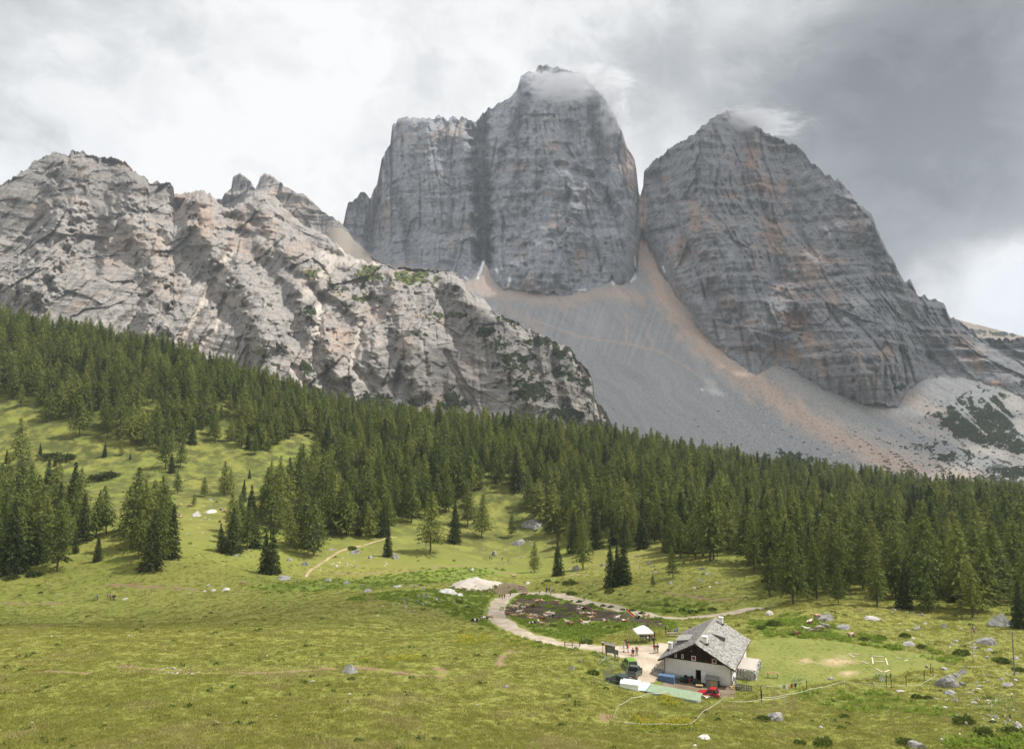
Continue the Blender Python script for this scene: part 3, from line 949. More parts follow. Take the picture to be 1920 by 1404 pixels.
# --- the near ridge on the left, running down to the right in front of the scree
SKY_L = [(-80, 372), (0, 346), (28, 330), (50, 316), (60, 305), (85, 293), (100, 287), (121, 287), (126, 292), (132, 282), (142, 280), (157, 284), (167, 293), (192, 294), (203, 292), (217, 296), (228, 300), (249, 314), (256, 325), (264, 325), (281, 343), (296, 343), (320, 343), (326, 350), (328, 362), (342, 364), (356, 360), (370, 357), (388, 360), (402, 369), (417, 388), (431, 392), (455, 378), (474, 367), (480, 360), (495, 357), (513, 367), (534, 392), (555, 410), (570, 421), (588, 428), (623, 449), (637, 464), (665, 485), (700, 492), (745, 500), (800, 505), (850, 508), (868, 525), (880, 545), (905, 560), (930, 585), (960, 600), (1000, 620), (1040, 640), (1065, 648), (1080, 672), (1100, 690), (1110, 714), (1116, 745), (1140, 780), (1165, 815), (1200, 850)]
FOOT_L = [(-80, 640), (0, 640), (250, 700), (450, 740), (640, 800), (800, 830), (1000, 850), (1100, 850), (1200, 880)]
DF_L = [(-80, 1080), (0, 1080), (250, 1060), (450, 1000), (640, 960), (800, 960), (950, 1010), (1100, 1120), (1200, 1180)]
TS_L = [(-80, 1.15), (150, 1.15), (330, 0.95), (480, 0.85), (640, 0.72), (800, 0.8), (1000, 0.9), (1100, 1.2), (1200, 1.3)]
S = relief(-70, 1185, 760, 340, SKY_L, FOOT_L, DF_L, TS_L, [(-80, 700), (400, 800), (1200, 960)], 200, jag=2.6, strata=0.5, amp=0.62, rough=1.25, dip=(0.22, 0.0))
U, V = S['U'], S['V']
gully = line_mask(U, V, [([(430, 480), (400, 530), (370, 590), (335, 650), (300, 690)], 13, 1.0), ([(425, 560), (405, 620), (370, 660), (330, 690)], 11, 0.9), ([(600, 560), (598, 620), (590, 680), (620, 730), (665, 790)], 12, 1.0), ([(470, 640), (466, 700), (476, 740)], 11, 0.95), ([(680, 600), (660, 680), (700, 740)], 9, 0.7), ([(835, 660), (870, 730), (905, 790)], 9, 0.85), ([(790, 640), (800, 700)], 7, 0.6), ([(0, 545), (30, 580)], 16, 0.8), ([(550, 690), (590, 740), (640, 770)], 10, 0.8), ([(640, 470), (600, 520), (570, 560)], 16, 0.7), ([(300, 440), (330, 480), (370, 540)], 12, 0.5)], 91)
spur = line_mask(U, V, [([(372, 357), (385, 420), (405, 470), (480, 560), (500, 640)], 34, 1.0), ([(490, 357), (520, 440), (600, 520), (650, 560)], 30, 0.7), ([(260, 330), (250, 420), (300, 520), (290, 620)], 34, 0.8), ([(140, 285), (120, 420), (60, 540)], 44, 0.8), ([(560, 540), (600, 600), (640, 700)], 26, 0.7), ([(740, 520), (760, 620), (790, 720)], 30, 0.8), ([(850, 510), (930, 620), (990, 740)], 34, 0.8), ([(1050, 650), (1080, 760)], 24, 0.5), ([(660, 560), (700, 640), (720, 700)], 22, 0.5)], 92)
hollow = line_mask(U, V, [([(205, 300), (190, 400), (170, 500)], 24, 0.8), ([(330, 365), (330, 430), (370, 500), (440, 600)], 22, 0.8), ([(430, 395), (450, 440), (540, 560), (560, 640)], 22, 0.8), ([(690, 540), (690, 640)], 18, 0.6), ([(830, 560), (880, 680)], 20, 0.6)], 93)
S['D'] = S['D'] + (24 * gully - 60 * spur + 40 * hollow) * sstep(0, 20, V - S['vs'][None])
rub = np.clip(gully * 1.1, 0, 1)
talus = blobs(U, V, [(470, 730, 60, 40, 0.9), (350, 680, 50, 30, 0.8), (610, 770, 70, 40, 0.75), (720, 790, 50, 26, 0.6), (900, 800, 40, 26, 0.6), (1090, 770, 40, 30, 0.7), (640, 480, 50, 14, 0.8), (690, 490, 40, 14, 0.8), (10, 570, 40, 36, 0.7), (540, 760, 50, 40, 0.8)], 94, 0.7, 22)
rub = np.clip(np.maximum(rub, talus * sstep(0.25, 0.6, talus)), 0, 1)
rc = np.zeros(U.shape + (3,)) + np.array((0.52, 0.465, 0.41))
rc = rc * (0.9 + 0.2 * fbm(U / 9, V / 14, 3, seed=95))[..., None]
veg = blobs(U, V, [(600, 512, 30, 14, 0.8), (690, 515, 26, 18, 0.95), (775, 520, 45, 16, 1.0), (640, 540, 30, 10, 0.6), (690, 560, 40, 7, 0.85), (835, 592, 34, 8, 0.9), (910, 622, 24, 10, 1.0), (585, 585, 22, 14, 1.0), (575, 690, 16, 18, 1.0), (960, 600, 40, 14, 0.7), (1010, 640, 50, 16, 0.7), (1050, 660, 30, 18, 0.8), (970, 680, 44, 20, 0.75), (1000, 730, 40, 26, 0.85), (940, 650, 30, 16, 0.6), (850, 755, 26, 22, 1.0), (1060, 700, 36, 18, 0.7), (1095, 715, 14, 14, 0.9), (1060, 780, 50, 22, 0.85), (700, 750, 40, 16, 0.8), (640, 760, 40, 20, 0.8), (560, 740, 60, 22, 0.7), (400, 690, 26, 14, 0.9), (760, 760, 30, 16, 0.7), (1120, 800, 30, 20, 0.7), (500, 700, 30, 12, 0.6), (780, 625, 30, 8, 0.6)], 96, 0.75, 15)
veg = veg * (1 - 0.85 * gully)
pc = np.zeros(U.shape + (3,)) + np.array((0.034, 0.046, 0.018))
g = (blobs(U, V, [(600, 512, 50, 30, 1), (690, 515, 60, 34, 1), (780, 520, 70, 30, 1), (690, 560, 60, 14, 1), (835, 592, 40, 12, 0.7)], 97))[..., None]
pc = pc * (1 - g) + np.array((0.12, 0.135, 0.036)) * g
warm = blobs(U, V, [(385, 410, 26, 40, 0.8), (340, 380, 16, 24, 0.6), (460, 420, 20, 30, 0.6), (500, 430, 26, 20, 0.55), (250, 450, 60, 30, 0.5), (590, 520, 12, 16, 0.9), (640, 640, 40, 30, 0.5), (220, 480, 30, 30, 0.4), (560, 470, 40, 20, 0.4), (690, 590, 40, 20, 0.4), (760, 640, 20, 30, 0.4), (300, 530, 40, 40, 0.3), (890, 690, 20, 30, 0.35)], 98, 0.7, 18)
S['region'] = np.zeros(U.shape, int)
split_sheet(S, 4, {'rubble': rub, 'rubble_colour': rc, 'plants': veg, 'plant_colour': pc, 'snow': U * 0, 'warm': warm},
            {0: ('mountain', 'pale sunlit rocky ridge above the forest, sloping down towards the scree')}, {0: m_rock_l})

# --- the bare shoulder far behind on the right
S = relief(1760, 2000, 120, 40, [(1760, 592), (1785, 596), (1850, 613), (1920, 631), (2000, 650)], [(1760, 560), (2000, 560)], [(1760, 2700), (2000, 2500)], [(1700, 1), (2000, 1)], [(1760, 700), (2000, 720)], 400, jag=0.6)
z0 = np.zeros(S['U'].shape)
S['region'] = z0.astype(int)
split_sheet(S, 3, {'rubble': z0 + 1, 'rubble_colour': np.zeros(z0.shape + (3,)) + np.array((0.30, 0.255, 0.21)), 'plants': blobs(S['U'], S['V'], [(1880, 626, 40, 6, 0.9), (1840, 622, 30, 6, 0.6)], 401, 0.6, 8), 'plant_colour': np.zeros(z0.shape + (3,)) + np.array((0.03, 0.042, 0.02)), 'snow': z0, 'warm': z0},
            {0: ('hill', 'bare brown shoulder with scattered dark trees behind the rock peak')}, {0: m_rock_c})
# ------------------------------------------------------------------ trees: larches and spruces
def tree_mats():
    out = {}
    for name, ca, cb, tr in (('larch_needles', (0.068, 0.104, 0.026), (0.188, 0.210, 0.052), 0.24), ('spruce_needles', (0.034, 0.052, 0.020), (0.066, 0.088, 0.028), 0.2),
                             ('pine_needles', (0.046, 0.068, 0.022), (0.095, 0.12, 0.038), 0.18)):
        m, T = new_mat(name)
        rnd = T.node('ShaderNodeObjectInfo').outputs['Random']
        lc = T.attr('tint').outputs['Fac']
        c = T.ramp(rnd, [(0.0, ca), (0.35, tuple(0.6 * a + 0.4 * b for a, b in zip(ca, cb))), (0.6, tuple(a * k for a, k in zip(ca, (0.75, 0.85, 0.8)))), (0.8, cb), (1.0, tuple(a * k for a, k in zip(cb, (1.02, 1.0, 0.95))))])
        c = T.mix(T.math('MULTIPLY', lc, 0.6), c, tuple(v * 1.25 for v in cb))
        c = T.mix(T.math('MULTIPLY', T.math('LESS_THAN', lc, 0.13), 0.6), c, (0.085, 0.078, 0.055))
        set_col(T, c)
        trn = T.node('ShaderNodeBsdfTranslucent', {'Color': c})
        mx = T.node('ShaderNodeMixShader', {0: tr, 1: T.bsdf.outputs[0], 2: trn.outputs[0]})
        T.l.new(mx.outputs[0], T.out.inputs[0])
        out[name] = m
    m, T = new_mat('bark')
    p = T.node('ShaderNodeTexCoord').outputs['Object']
    set_col(T, T.mix(T.noise(p, 3.0, 4, 0.6), (0.07, 0.055, 0.042), (0.17, 0.145, 0.12)))
    out['bark'] = m
    return out


TM = tree_mats()


def tube_np(path, radii, n=6):
    """closed tube through points, as arrays"""
    path = np.asarray(path, float)
    vs, fs = [], []
    for i, (p, r) in enumerate(zip(path, radii)):
        d = path[min(i + 1, len(path) - 1)] - path[max(i - 1, 0)]
        d = d / (np.linalg.norm(d) + 1e-9)
        a = np.cross(d, (0, 1, 0.1) if abs(d[1]) < 0.9 else (1, 0, 0))
        a /= np.linalg.norm(a) + 1e-9
        b = np.cross(d, a)
        for k in range(n):
            t = 2 * math.pi * k / n
            vs.append(p + r * (math.cos(t) * a + math.sin(t) * b))
    for i in range(len(path) - 1):
        for k in range(n):
            fs.append((i * n + k, i * n + (k + 1) % n, (i + 1) * n + (k + 1) % n, (i + 1) * n + k))
    return vs, fs


def conifer(kind, seed):
    """trunk and crown of a 20 m tree, as two meshes (unlinked objects)"""
    rg = np.random.default_rng(seed)
    H = 20.0
    lean = rg.normal(0, 0.25, 2)

    def axis(h):
        r = h / H
        return np.array([lean[0] * r * r * 2, lean[1] * r * r * 2, h])
    hs = np.linspace(-0.6, H * 0.97, 7)
    tv, tf = tube_np([axis(h) for h in hs], [0.30 * (1 - 0.95 * max(h, 0) / H) + 0.015 for h in hs], 6)
    co, tint = [], []

    def leaf(p, dirv, s, w, tn):
        """a small hanging spray: a triangle that points along dirv"""
        side = np.cross(dirv, rg.normal(0, 1, 3))
        side /= np.linalg.norm(side) + 1e-9
        co.extend([p - side * w, p + side * w, p + dirv * s])
        tint.extend([tn, tn, tn])
    larch = kind == 'larch'
    h = H * (rg.uniform(0.10, 0.2) if larch else 0.03)
    sides = rg.uniform(0.75, 1.2, 8)
    while h < H * 0.985:
        r = h / H
        nb = 6 if larch else 7
        if r > 0.8:
            nb = 4 if larch else 5
        ph = rg.uniform(0, 6.28)
        for k in range(nb):
            az = ph + k * 6.283 / nb + rg.normal(0, 0.3)
            if larch:
                env = (1 - r) ** 0.78 * 0.34 * min(1.0, 0.42 + 2.0 * r)
                L = H * env * rg.uniform(0.5, 1.15) * sides[int(az / 6.283 * 8) % 8] + 0.25
                if rg.random() < 0.06:
                    continue
            else:
                L = H * ((1 - r) ** 0.9 * 0.215) * rg.uniform(0.75, 1.1) + 0.2
            out = np.array([math.cos(az), math.sin(az), 0])
            up0 = 0.10 if larch else 0.02
            drop = (0.22 if larch else 0.42) * (1 - 0.5 * r)
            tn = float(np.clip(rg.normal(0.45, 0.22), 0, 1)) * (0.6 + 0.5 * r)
            dead = larch and ((r < 0.35 and rg.random() < 0.22) or (seed % 7 == 2 and rg.random() < 0.3))
            if dead:
                tn = 0.05
            m = int(3 + L * (2.5 if larch else 3.0))
            for j in range(m):
                s = (j + rg.uniform(0.2, 0.9)) / m
                if s < 0.18 and r < 0.7:
                    continue
                p = axis(h) + out * L * s + np.array([0, 0, up0 * L * s - drop * L * s * s])
                p += rg.normal(0, 0.10 + 0.10 * L * (1 - s) * 0.5, 3)
                sz = (0.80 if larch else 0.80) * rg.uniform(0.6, 1.25) * (1.08 - 0.45 * r)
                dv = out * rg.uniform(0.2, 0.9) + np.array([-out[1], out[0], 0]) * rg.normal(0, 0.7) + np.array([0, 0, rg.normal(-0.35, 0.35)])
                dv /= np.linalg.norm(dv) + 1e-9
                leaf(p - dv * sz * 0.4, dv, sz * 1.25, sz * (0.36 if not dead else 0.12), tn)
        h += H * (0.021 if larch else 0.023) * rg.uniform(0.8, 1.25)
    for k in range(6):
        leaf(axis(H * 0.93) + rg.normal(0, 0.08, 3), np.array([rg.normal(0, 0.12), rg.normal(0, 0.12), 1.0]), 1.3, 0.16, 0.5)
    co = np.array(co)
    fc = np.arange(len(co)).reshape(-1, 3)
    crown = mesh_np(kind + '_crown', co, fc, TM[kind + '_needles'], False, {'tint': np.array(tint)}, link_it=False)
    trunk = mesh_np(kind + '_trunk', np.array(tv), np.array(tf), TM['bark'], True, link_it=False)
    return trunk.data, crown.data


def merged_tree(kind, trunk, crown):
    """one mesh with both, for the trees that are too many to be told apart"""
    bm = bmesh.new()
    bm.from_mesh(crown)
    n = len(bm.faces)
    bm.from_mesh(trunk)
    bm.faces.ensure_lookup_table()
    for f in bm.faces[n:]:
        f.material_index = 1
    me = bpy.data.meshes.new(kind + '_whole')
    bm.to_mesh(me)
    bm.free()
    me.materials.append(TM[kind + '_needles'])
    me.materials.append(TM['bark'])
    return me


LARCH = [conifer('larch', 10 + i) for i in range(8)]
SPRUCE = [conifer('spruce', 40 + i) for i in range(4)]
VAR = {'larch': LARCH, 'spruce': SPRUCE}


def add_tree(kind, x, y, hgt, label, group, rnd, sink=0.2, wide=1.0):
    z = float(ground_z(np.array([x]), np.array([y]))[0])
    e = bpy.data.objects.new(kind + '_tree', None)
    e.empty_display_size = 0.5
    e.location = (x, y, z - sink)
    e.rotation_euler = (rnd.normal(0, 0.02), rnd.normal(0, 0.02), rnd.uniform(0, 6.28))
    s = hgt / 20.0
    sw = s * wide * rnd.uniform(0.88, 1.15)
    e.scale = (sw, sw, s)
    COL.objects.link(e)
    tag(e, label, 'larch' if kind == 'larch' else 'spruce', group)
    tm, cm = VAR[kind][rnd.integers(len(VAR[kind]))]
    for nm, me in (('trunk', tm), ('crown', cm)):
        o = bpy.data.objects.new(nm, me)
        o.parent = e
        COL.objects.link(o)
    return e


TR = np.random.default_rng(5)
# trees that stand out: column, row of the foot, height in picture points, kind, what tells it apart
SOLO = [
    (37, 875, 92, 'larch', 'tall larch standing alone at the left end of the upper meadow'),
    (13, 868, 28, 'spruce', 'small spruce beside the tall larch at the left end of the upper meadow'),
    (75, 854, 24, 'spruce', 'small spruce at the end of the dark pine scrub'),
    (103, 874, 21, 'spruce', 'little spruce in front of the dark pine scrub on the upper meadow'),
    (196, 856, 28, 'spruce', 'small slim spruce alone below the forest edge on the upper meadow'),
    (244, 861, 13, 'spruce', 'tiny spruce seedling alone in the middle of the upper meadow'),
    (228, 854, 25, 'larch', 'small leaning larch beside the tiny seedling on the upper meadow'),
    (310, 879, 72, 'larch', 'larger larch of the clump jutting into the upper meadow'),
    (322, 886, 38, 'spruce', 'dark spruce at the foot of the clump jutting into the upper meadow'),
    (338, 876, 52, 'larch', 'right-hand larch of the clump jutting into the upper meadow'),
    (333, 925, 47, 'larch', 'thin bare-stemmed larch alone above the cows resting by the white boulders'),
    (383, 931, 38, 'larch', 'thin small larch beside the pair of larches on the upper meadow'),
    (420, 929, 65, 'larch', 'taller of the two larches in the middle of the upper meadow'),
    (431, 925, 47, 'larch', 'shorter of the two larches in the middle of the upper meadow'),
    (468, 897, 19, 'spruce', 'tiny lone spruce at the right end of the upper meadow'),
    (363, 949, 26, 'larch', 'bushy little larch behind the white boulders with the cows'),
    (21, 1075, 132, 'spruce', 'tall dark spruce at the left edge of the lower grove'),
    (53, 1060, 78, 'spruce', 'left one of two dark spruces at the foot of the lower grove'),
    (71, 1058, 80, 'spruce', 'right one of two dark spruces at the foot of the lower grove'),
    (107, 1071, 126, 'larch', 'tall thin sparse larch at the front corner of the lower grove'),
    (141, 1037, 42, 'spruce', 'small bright spruce right of the sparse larch in the lower grove'),
    (158, 1014, 90, 'spruce', 'dark tall spruce at the right end of the lower grove'),
    (183, 1052, 52, 'spruce', 'small dark spruce standing alone in the gully between two groves'),
    (199, 1000, 90, 'larch', 'thin spindly larch, right one of a pair beside the lower grove'),
    (180, 1007, 88, 'larch', 'thin spindly larch, left one of a pair beside the lower grove'),
    (245, 1025, 112, 'larch', 'broad larch at the left of the middle grove'),
    (270, 1005, 95, 'larch', 'tall larch at the back of the middle grove'),
    (283, 1068, 110, 'spruce', 'dark broad spruce at the foot of the middle grove'),
    (300, 1058, 130, 'larch', 'big greyish half-bare larch in the middle grove'),
    (322, 1046, 100, 'spruce', 'dark spruce forming the right edge of the middle grove'),
    (415, 1034, 54, 'spruce', 'left small spruce of the grove right of the cow boulders'),
    (436, 1036, 84, 'spruce', 'tall dark spruce of the grove right of the cow boulders'),
    (463, 1029, 78, 'larch', 'grey thin larch between spruces right of the cow boulders'),
    (479, 1027, 72, 'spruce', 'right spruce of the grove right of the cow boulders'),
    (456, 940, 42, 'spruce', 'shorter of two dark spruces on the slope right of the upper meadow'),
    (472, 966, 58, 'spruce', 'taller of two dark spruces on the slope right of the upper meadow'),
    (497, 1075, 78, 'spruce', 'left one of the twin dark spruces above the pale trail'),
    (511, 1075, 84, 'spruce', 'right one of the twin dark spruces above the pale trail'),
    (588, 1042, 110, 'larch', 'full larch beside the bend of the trail'),
    (623, 1003, 106, 'larch', 'full larch above the trail, left of the shaded bank'),
    (727, 1043, 60, 'spruce', 'dark spruce next to the round boulder on the trail bank'),
    (730, 995, 68, 'larch', 'larch directly behind the round boulder bank'),
    (807, 1037, 114, 'larch', 'tall full larch casting shade on the meadow beside the trail end'),
    (853, 1017, 80, 'spruce', 'slim dark spruce standing alone in the clearing'),
    (903, 1008, 84, 'larch', 'larch right of the slim dark spruce in the clearing'),
    (877, 988, 84, 'larch', 'larch behind the slim dark spruce in the clearing'),
    (1003, 1073, 58, 'larch', 'thin light larch alone at the edge of the clearing above the cows'),
    (1047, 1080, 68, 'spruce', 'dense dark spruce alone above the road bend'),
    (1093, 1067, 84, 'larch', 'full larch right of the dense spruce above the road'),
    (960, 1007, 46, 'larch', 'thin young larch by the flat-topped boulder'),
    (673, 1003, 44, 'spruce', 'small spruce in the shade under larches above the trail'),
    (1146, 1100, 82, 'spruce', 'left one of three tight dark spruces behind the road'),
    (1157, 1098, 74, 'spruce', 'middle one of three tight dark spruces behind the road'),
    (1168, 1096, 86, 'spruce', 'right one of three tight dark spruces behind the road'),
    (1262, 1084, 60, 'larch', 'thin larch alone on the stony meadow behind the road'),
    (1224, 1098, 22, 'larch', 'small bushy larch on the stony meadow behind the road'),
    (1443, 1119, 90, 'larch', 'slender larch at the left end of the wood behind the hut'),
    (1487, 1132, 132, 'larch', 'tall dense larch at the front of the wood behind the hut'),
    (1532, 1123, 112, 'larch', 'slender tall larch right of the dense one behind the hut'),
    (1572, 1132, 76, 'larch', 'shorter larch in front of the wood, above the long boulder'),
    (1645, 1136, 102, 'larch', 'broad larch at the wood edge above the stony bank'),
    (1695, 1140, 92, 'spruce', 'dark spruce at the wood edge right of the broad larch'),
    (1741, 1148, 74, 'larch', 'low spreading larch in front of the wood edge'),
    (1824, 1157, 116, 'larch', 'tall larch at the wood edge left of the pale outcrop'),
    (1791, 1130, 72, 'spruce', 'dark narrow spruce left of the tall larch by the outcrop'),
    (1912, 1178, 90, 'spruce', 'dark spruce at the right edge beside the pale outcrop'),
]
solo_xy = []
for (px, py, hp, kind, label) in SOLO:
    p = gpos(px, py)
    hm = hp * p.y / F
    add_tree(kind, p.x, p.y, hm, label, 'trees standing apart on the meadows', TR)
    solo_xy.append((p.x, p.y))
solo_xy = np.array(solo_xy)

# the woods: dense belt across the slopes, open where the meadow is
WOOD_EDGE = [(-600, 830), (-200, 810), (-20, 745), (20, 742), (60, 790), (100, 805), (200, 832), (285, 850), (318, 864), (345, 862), (370, 832), (420, 834), (480, 852), (530, 852), (556, 815), (596, 815), (600, 868), (560, 890), (545, 915), (505, 930), (500, 985), (530, 1008), (590, 1010), (640, 1004), (690, 1016), (740, 1000), (790, 975), (850, 962), (910, 955), (960, 965), (1000, 985), (1040, 1010), (1080, 1048), (1130, 1025), (1180, 1030), (1240, 1042), (1300, 1062), (1370, 1066), (1410, 1085), (1440, 1112), (1500, 1128), (1560, 1112), (1640, 1132), (1700, 1138), (1760, 1142), (1840, 1152), (1880, 1166), (1960, 1172), (2600, 1150), (2600, 300), (-600, 300)]
GROVES = [[(-120, 1085), (-120, 950), (0, 950), (60, 940), (140, 955), (160, 1000), (120, 1045), (40, 1066)], [(235, 1000), (285, 975), (315, 1000), (318, 1050), (270, 1060), (240, 1030)],
          [(425, 1000), (480, 985), (500, 1012), (470, 1030), (420, 1030)], [(500, 1010), (600, 1010), (600, 1035), (530, 1030)]]
CLEARINGS = [[(925, 915), (945, 905), (960, 940), (1000, 975), (985, 990), (940, 960), (905, 952)], [(560, 812), (592, 812), (596, 850), (565, 860)], [(1350, 1040), (1400, 1040), (1400, 1085), (1340, 1075)]]
sp = 7.0
cand = np.stack(np.meshgrid(np.arange(-760, 760, sp), np.arange(150, 690, sp), indexing='ij'), -1).reshape(-1, 2)
cand = cand + TR.uniform(-0.46, 0.46, cand.shape) * sp
cz = ground_z(cand[:, 0], cand[:, 1])
cpx, cpy = project(cand[:, 0], cand[:, 1], cz)
keep = in_poly(cpx, cpy, WOOD_EDGE)
for c_ in CLEARINGS:
    keep &= ~in_poly(cpx, cpy, c_)
dens = fbm(cand[:, 0] / 45, cand[:, 1] / 45, 2, seed=88)
keep &= TR.random(len(cand)) < np.clip(0.72 + 0.65 * dens, 0.25, 1)
for g_ in GROVES:
    keep |= in_poly(cpx, cpy, g_) & (TR.random(len(cand)) < 0.8)
keep &= (cpx > -160) & (cpx < 2080)
d2 = np.min(np.hypot(cand[:, 0, None] - solo_xy[None, :, 0], cand[:, 1, None] - solo_xy[None, :, 1]), 1)
keep &= d2 > 3.0
cand, cz, cpx, cpy, dens = cand[keep], cz[keep], cpx[keep], cpy[keep], dens[keep]
rightness = sstep(1100, 1900, cpx) * sstep(260, 480, cand[:, 1])
spr = TR.random(len(cand)) < (0.15 + 0.22 * rightness + 0.12 * (dens > 0.3))
hm = np.where(spr, TR.normal(17.5, 4.6, len(cand)), TR.normal(19.5, 5.2, len(cand)))
hm *= np.where(in_poly(cpx, cpy, GROVES[0]), 1.15, 1.0) 
hm *= np.where((cand[:, 1] < 260) & (cpx > 1350), 0.82, 1.0)
hm = np.clip(hm, 6, 27)
size = hm / cand[:, 1]
ZONES = [('on the steep left slope below the crag', lambda x, y: x < 300),
         ('on the slope above the upper meadow', lambda x, y: x < 520),
         ('on the shaded slope above the trail', lambda x, y: x < 760),
         ('around the stony clearing in the middle', lambda x, y: x < 1020),
         ('in the wood above the road loop', lambda x, y: x < 1220),
         ('in the wood behind the stony meadow', lambda x, y: x < 1420),
         ('in the wood straight behind the hut', lambda x, y: x < 1600),
         ('in the wood behind the long boulder', lambda x, y: x < 1760),
         ('in the wood behind the two poles', lambda x, y: True)]
ROWS = [('in the front row ', 230), ('in the second row ', 275), ('farther back ', 1e9)]
inview = (cpx > -40) & (cpx < 1960)
is_solo = np.zeros(len(cand), bool)
tree_items = []
for kind, flag, lim in (('larch', ~spr, 255), ('spruce', spr, 215)):
    ids = np.where(flag & inview)[0]
    # the ones in front show largest
    ids = ids[np.argsort(-size[ids])][:lim]
    is_solo[ids] = True
    for i in ids:
        if i and in_poly(cpx[i:i + 1], cpy[i:i + 1], GROVES[0])[0]:
            ph = 'in the lower left grove'
        else:
            ph = next(p for p, f in ZONES if f(cpx[i], cpy[i]))
        sz_ = 'tall ' if hm[i] > (21.5 if kind == 'larch' else 19.5) else ('short ' if hm[i] < (18 if kind == 'larch' else 15.5) else 'medium-sized ')
        rw = next(r for r, d_ in ROWS if cand[i, 1] < d_)
        lab = sz_ + kind + ' ' + rw + ph
        tree_items.append((add_tree(kind, cand[i, 0], cand[i, 1], hm[i], lab, kind + ' trees ' + ph, TR), lab, cpx[i]))
tell_apart(tree_items)


def instancer(name, xyz, variants, which, scale, rotz, label, kind='stuff', tilt=None):
    """one object that draws many copies of a few small meshes (geometry nodes)"""
    n = len(xyz)
    me = bpy.data.meshes.new(name)
    me.vertices.add(n)
    me.vertices.foreach_set('co', np.ascontiguousarray(xyz, np.float32).ravel())
    for an, typ, key, val in (('scl', 'FLOAT_VECTOR', 'vector', scale), ('rot', 'FLOAT_VECTOR', 'vector', np.stack([rotz * 0 if tilt is None else tilt[:, 0], rotz * 0 if tilt is None else tilt[:, 1], rotz], 1)), ('var', 'INT', 'value', which)):
        at = me.attributes.new(an, typ, 'POINT')
        at.data.foreach_set(key, np.ascontiguousarray(val, np.int32 if typ == 'INT' else np.float32).ravel())
    o = bpy.data.objects.new(name, me)
    COL.objects.link(o)
    ng = bpy.data.node_groups.new(name, 'GeometryNodeTree')
    ng.interface.new_socket('Geometry', in_out='INPUT', socket_type='NodeSocketGeometry')
    ng.interface.new_socket('Geometry', in_out='OUTPUT', socket_type='NodeSocketGeometry')
    N = NT(ng)
    gi, go = N.node('NodeGroupInput'), N.node('NodeGroupOutput')
    gti = N.node('GeometryNodeGeometryToInstance')
    for k, v in enumerate(reversed(variants)):
        src = bpy.data.objects.new('%s_source' % name, v)
        oi = N.node('GeometryNodeObjectInfo', {'Object': src, 'As Instance': True})
        N.l.new(oi.outputs['Geometry'], gti.inputs[0])
    a_s = N.node('GeometryNodeInputNamedAttribute', {'Name': 'scl'}, data_type='FLOAT_VECTOR')
    a_r = N.node('GeometryNodeInputNamedAttribute', {'Name': 'rot'}, data_type='FLOAT_VECTOR')
    a_v = N.node('GeometryNodeInputNamedAttribute', {'Name': 'var'}, data_type='INT')
    e2r = N.node('FunctionNodeEulerToRotation', {0: a_r.outputs[0]})
    iop = N.node('GeometryNodeInstanceOnPoints', {'Points': gi.outputs[0], 'Instance': gti.outputs[0], 'Pick Instance': True, 'Instance Index': a_v.outputs[0], 'Rotation': e2r.outputs[0], 'Scale': a_s.outputs[0]})
    N.l.new(iop.outputs[0], go.inputs[0])
    md = o.modifiers.new('scatter', 'NODES')
    md.node_group = ng
    tag(o, label, kind=kind)
    return o


rest = ~is_solo
for kind, flag in (('larch', rest & ~spr), ('spruce', rest & spr)):
    vs = [merged_tree(kind, *v) for v in VAR[kind]]
    n = int(flag.sum())
    s = hm[flag] / 20
    w = s * TR.uniform(0.85, 1.15, n)
    instancer(kind + '_forest', np.stack([cand[flag, 0], cand[flag, 1], cz[flag] - 0.2], 1), vs, TR.integers(0, len(vs), n), np.stack([w, w, s], 1), TR.uniform(0, 6.28, n),
              'far part of the %s forest below the mountains' % kind)
print('trees', len(SOLO), is_solo.sum(), rest.sum())
# ------------------------------------------------------------------ tracks, yard, mud: sheets laid on the ground
def simple_mat(name, col, rough=0.8, var=0.25, scale=4.0, spec=0.2, bump=0.0, metal=0.0, obj=True):
    m, T = new_mat(name)
    T.bsdf.inputs['Roughness'].default_value = rough
    T.bsdf.inputs['Specular IOR Level'].default_value = spec
    T.bsdf.inputs['Metallic'].default_value = metal
    p = T.node('ShaderNodeTexCoord').outputs['Object'] if obj else T.node('ShaderNodeNewGeometry').outputs['Position']
    n = T.noise(p, scale, 5, 0.65)
    lo = tuple(v * (1 - var) for v in col)
    hi = tuple(min(v * (1 + var), 0.95) for v in col)
    set_col(T, T.mix(T.maprange(n, 0.3, 0.7), lo, hi))
    if bump:
        set_bump(T, n, bump, 0.05)
    return m


M = {}


def mm(name, *a, **k):
    if name not in M:
        M[name] = simple_mat(name, *a, **k)
    return M[name]


def gravel_mat(name, a, b, dark):
    m, T = new_mat(name)
    p = T.node('ShaderNodeNewGeometry').outputs['Position']
    n1, n2, n3 = T.noise(p, 0.25, 4, 0.6), T.noise(p, 2.2, 5, 0.7), T.noise(p, 9.0, 3, 0.7)
    c = T.mix(T.maprange(n1, 0.35, 0.65), a, b)
    c = T.mix(T.math('MULTIPLY', T.maprange(n2, 0.5, 0.75), 0.55), c, dark)
    c = T.mix(T.math('MULTIPLY', T.maprange(n3, 0.55, 0.75), 0.35), c, tuple(v * 1.25 for v in b))
    set_col(T, c)
    set_bump(T, T.math('ADD', n2, n3), 0.5, 0.12)
    return m


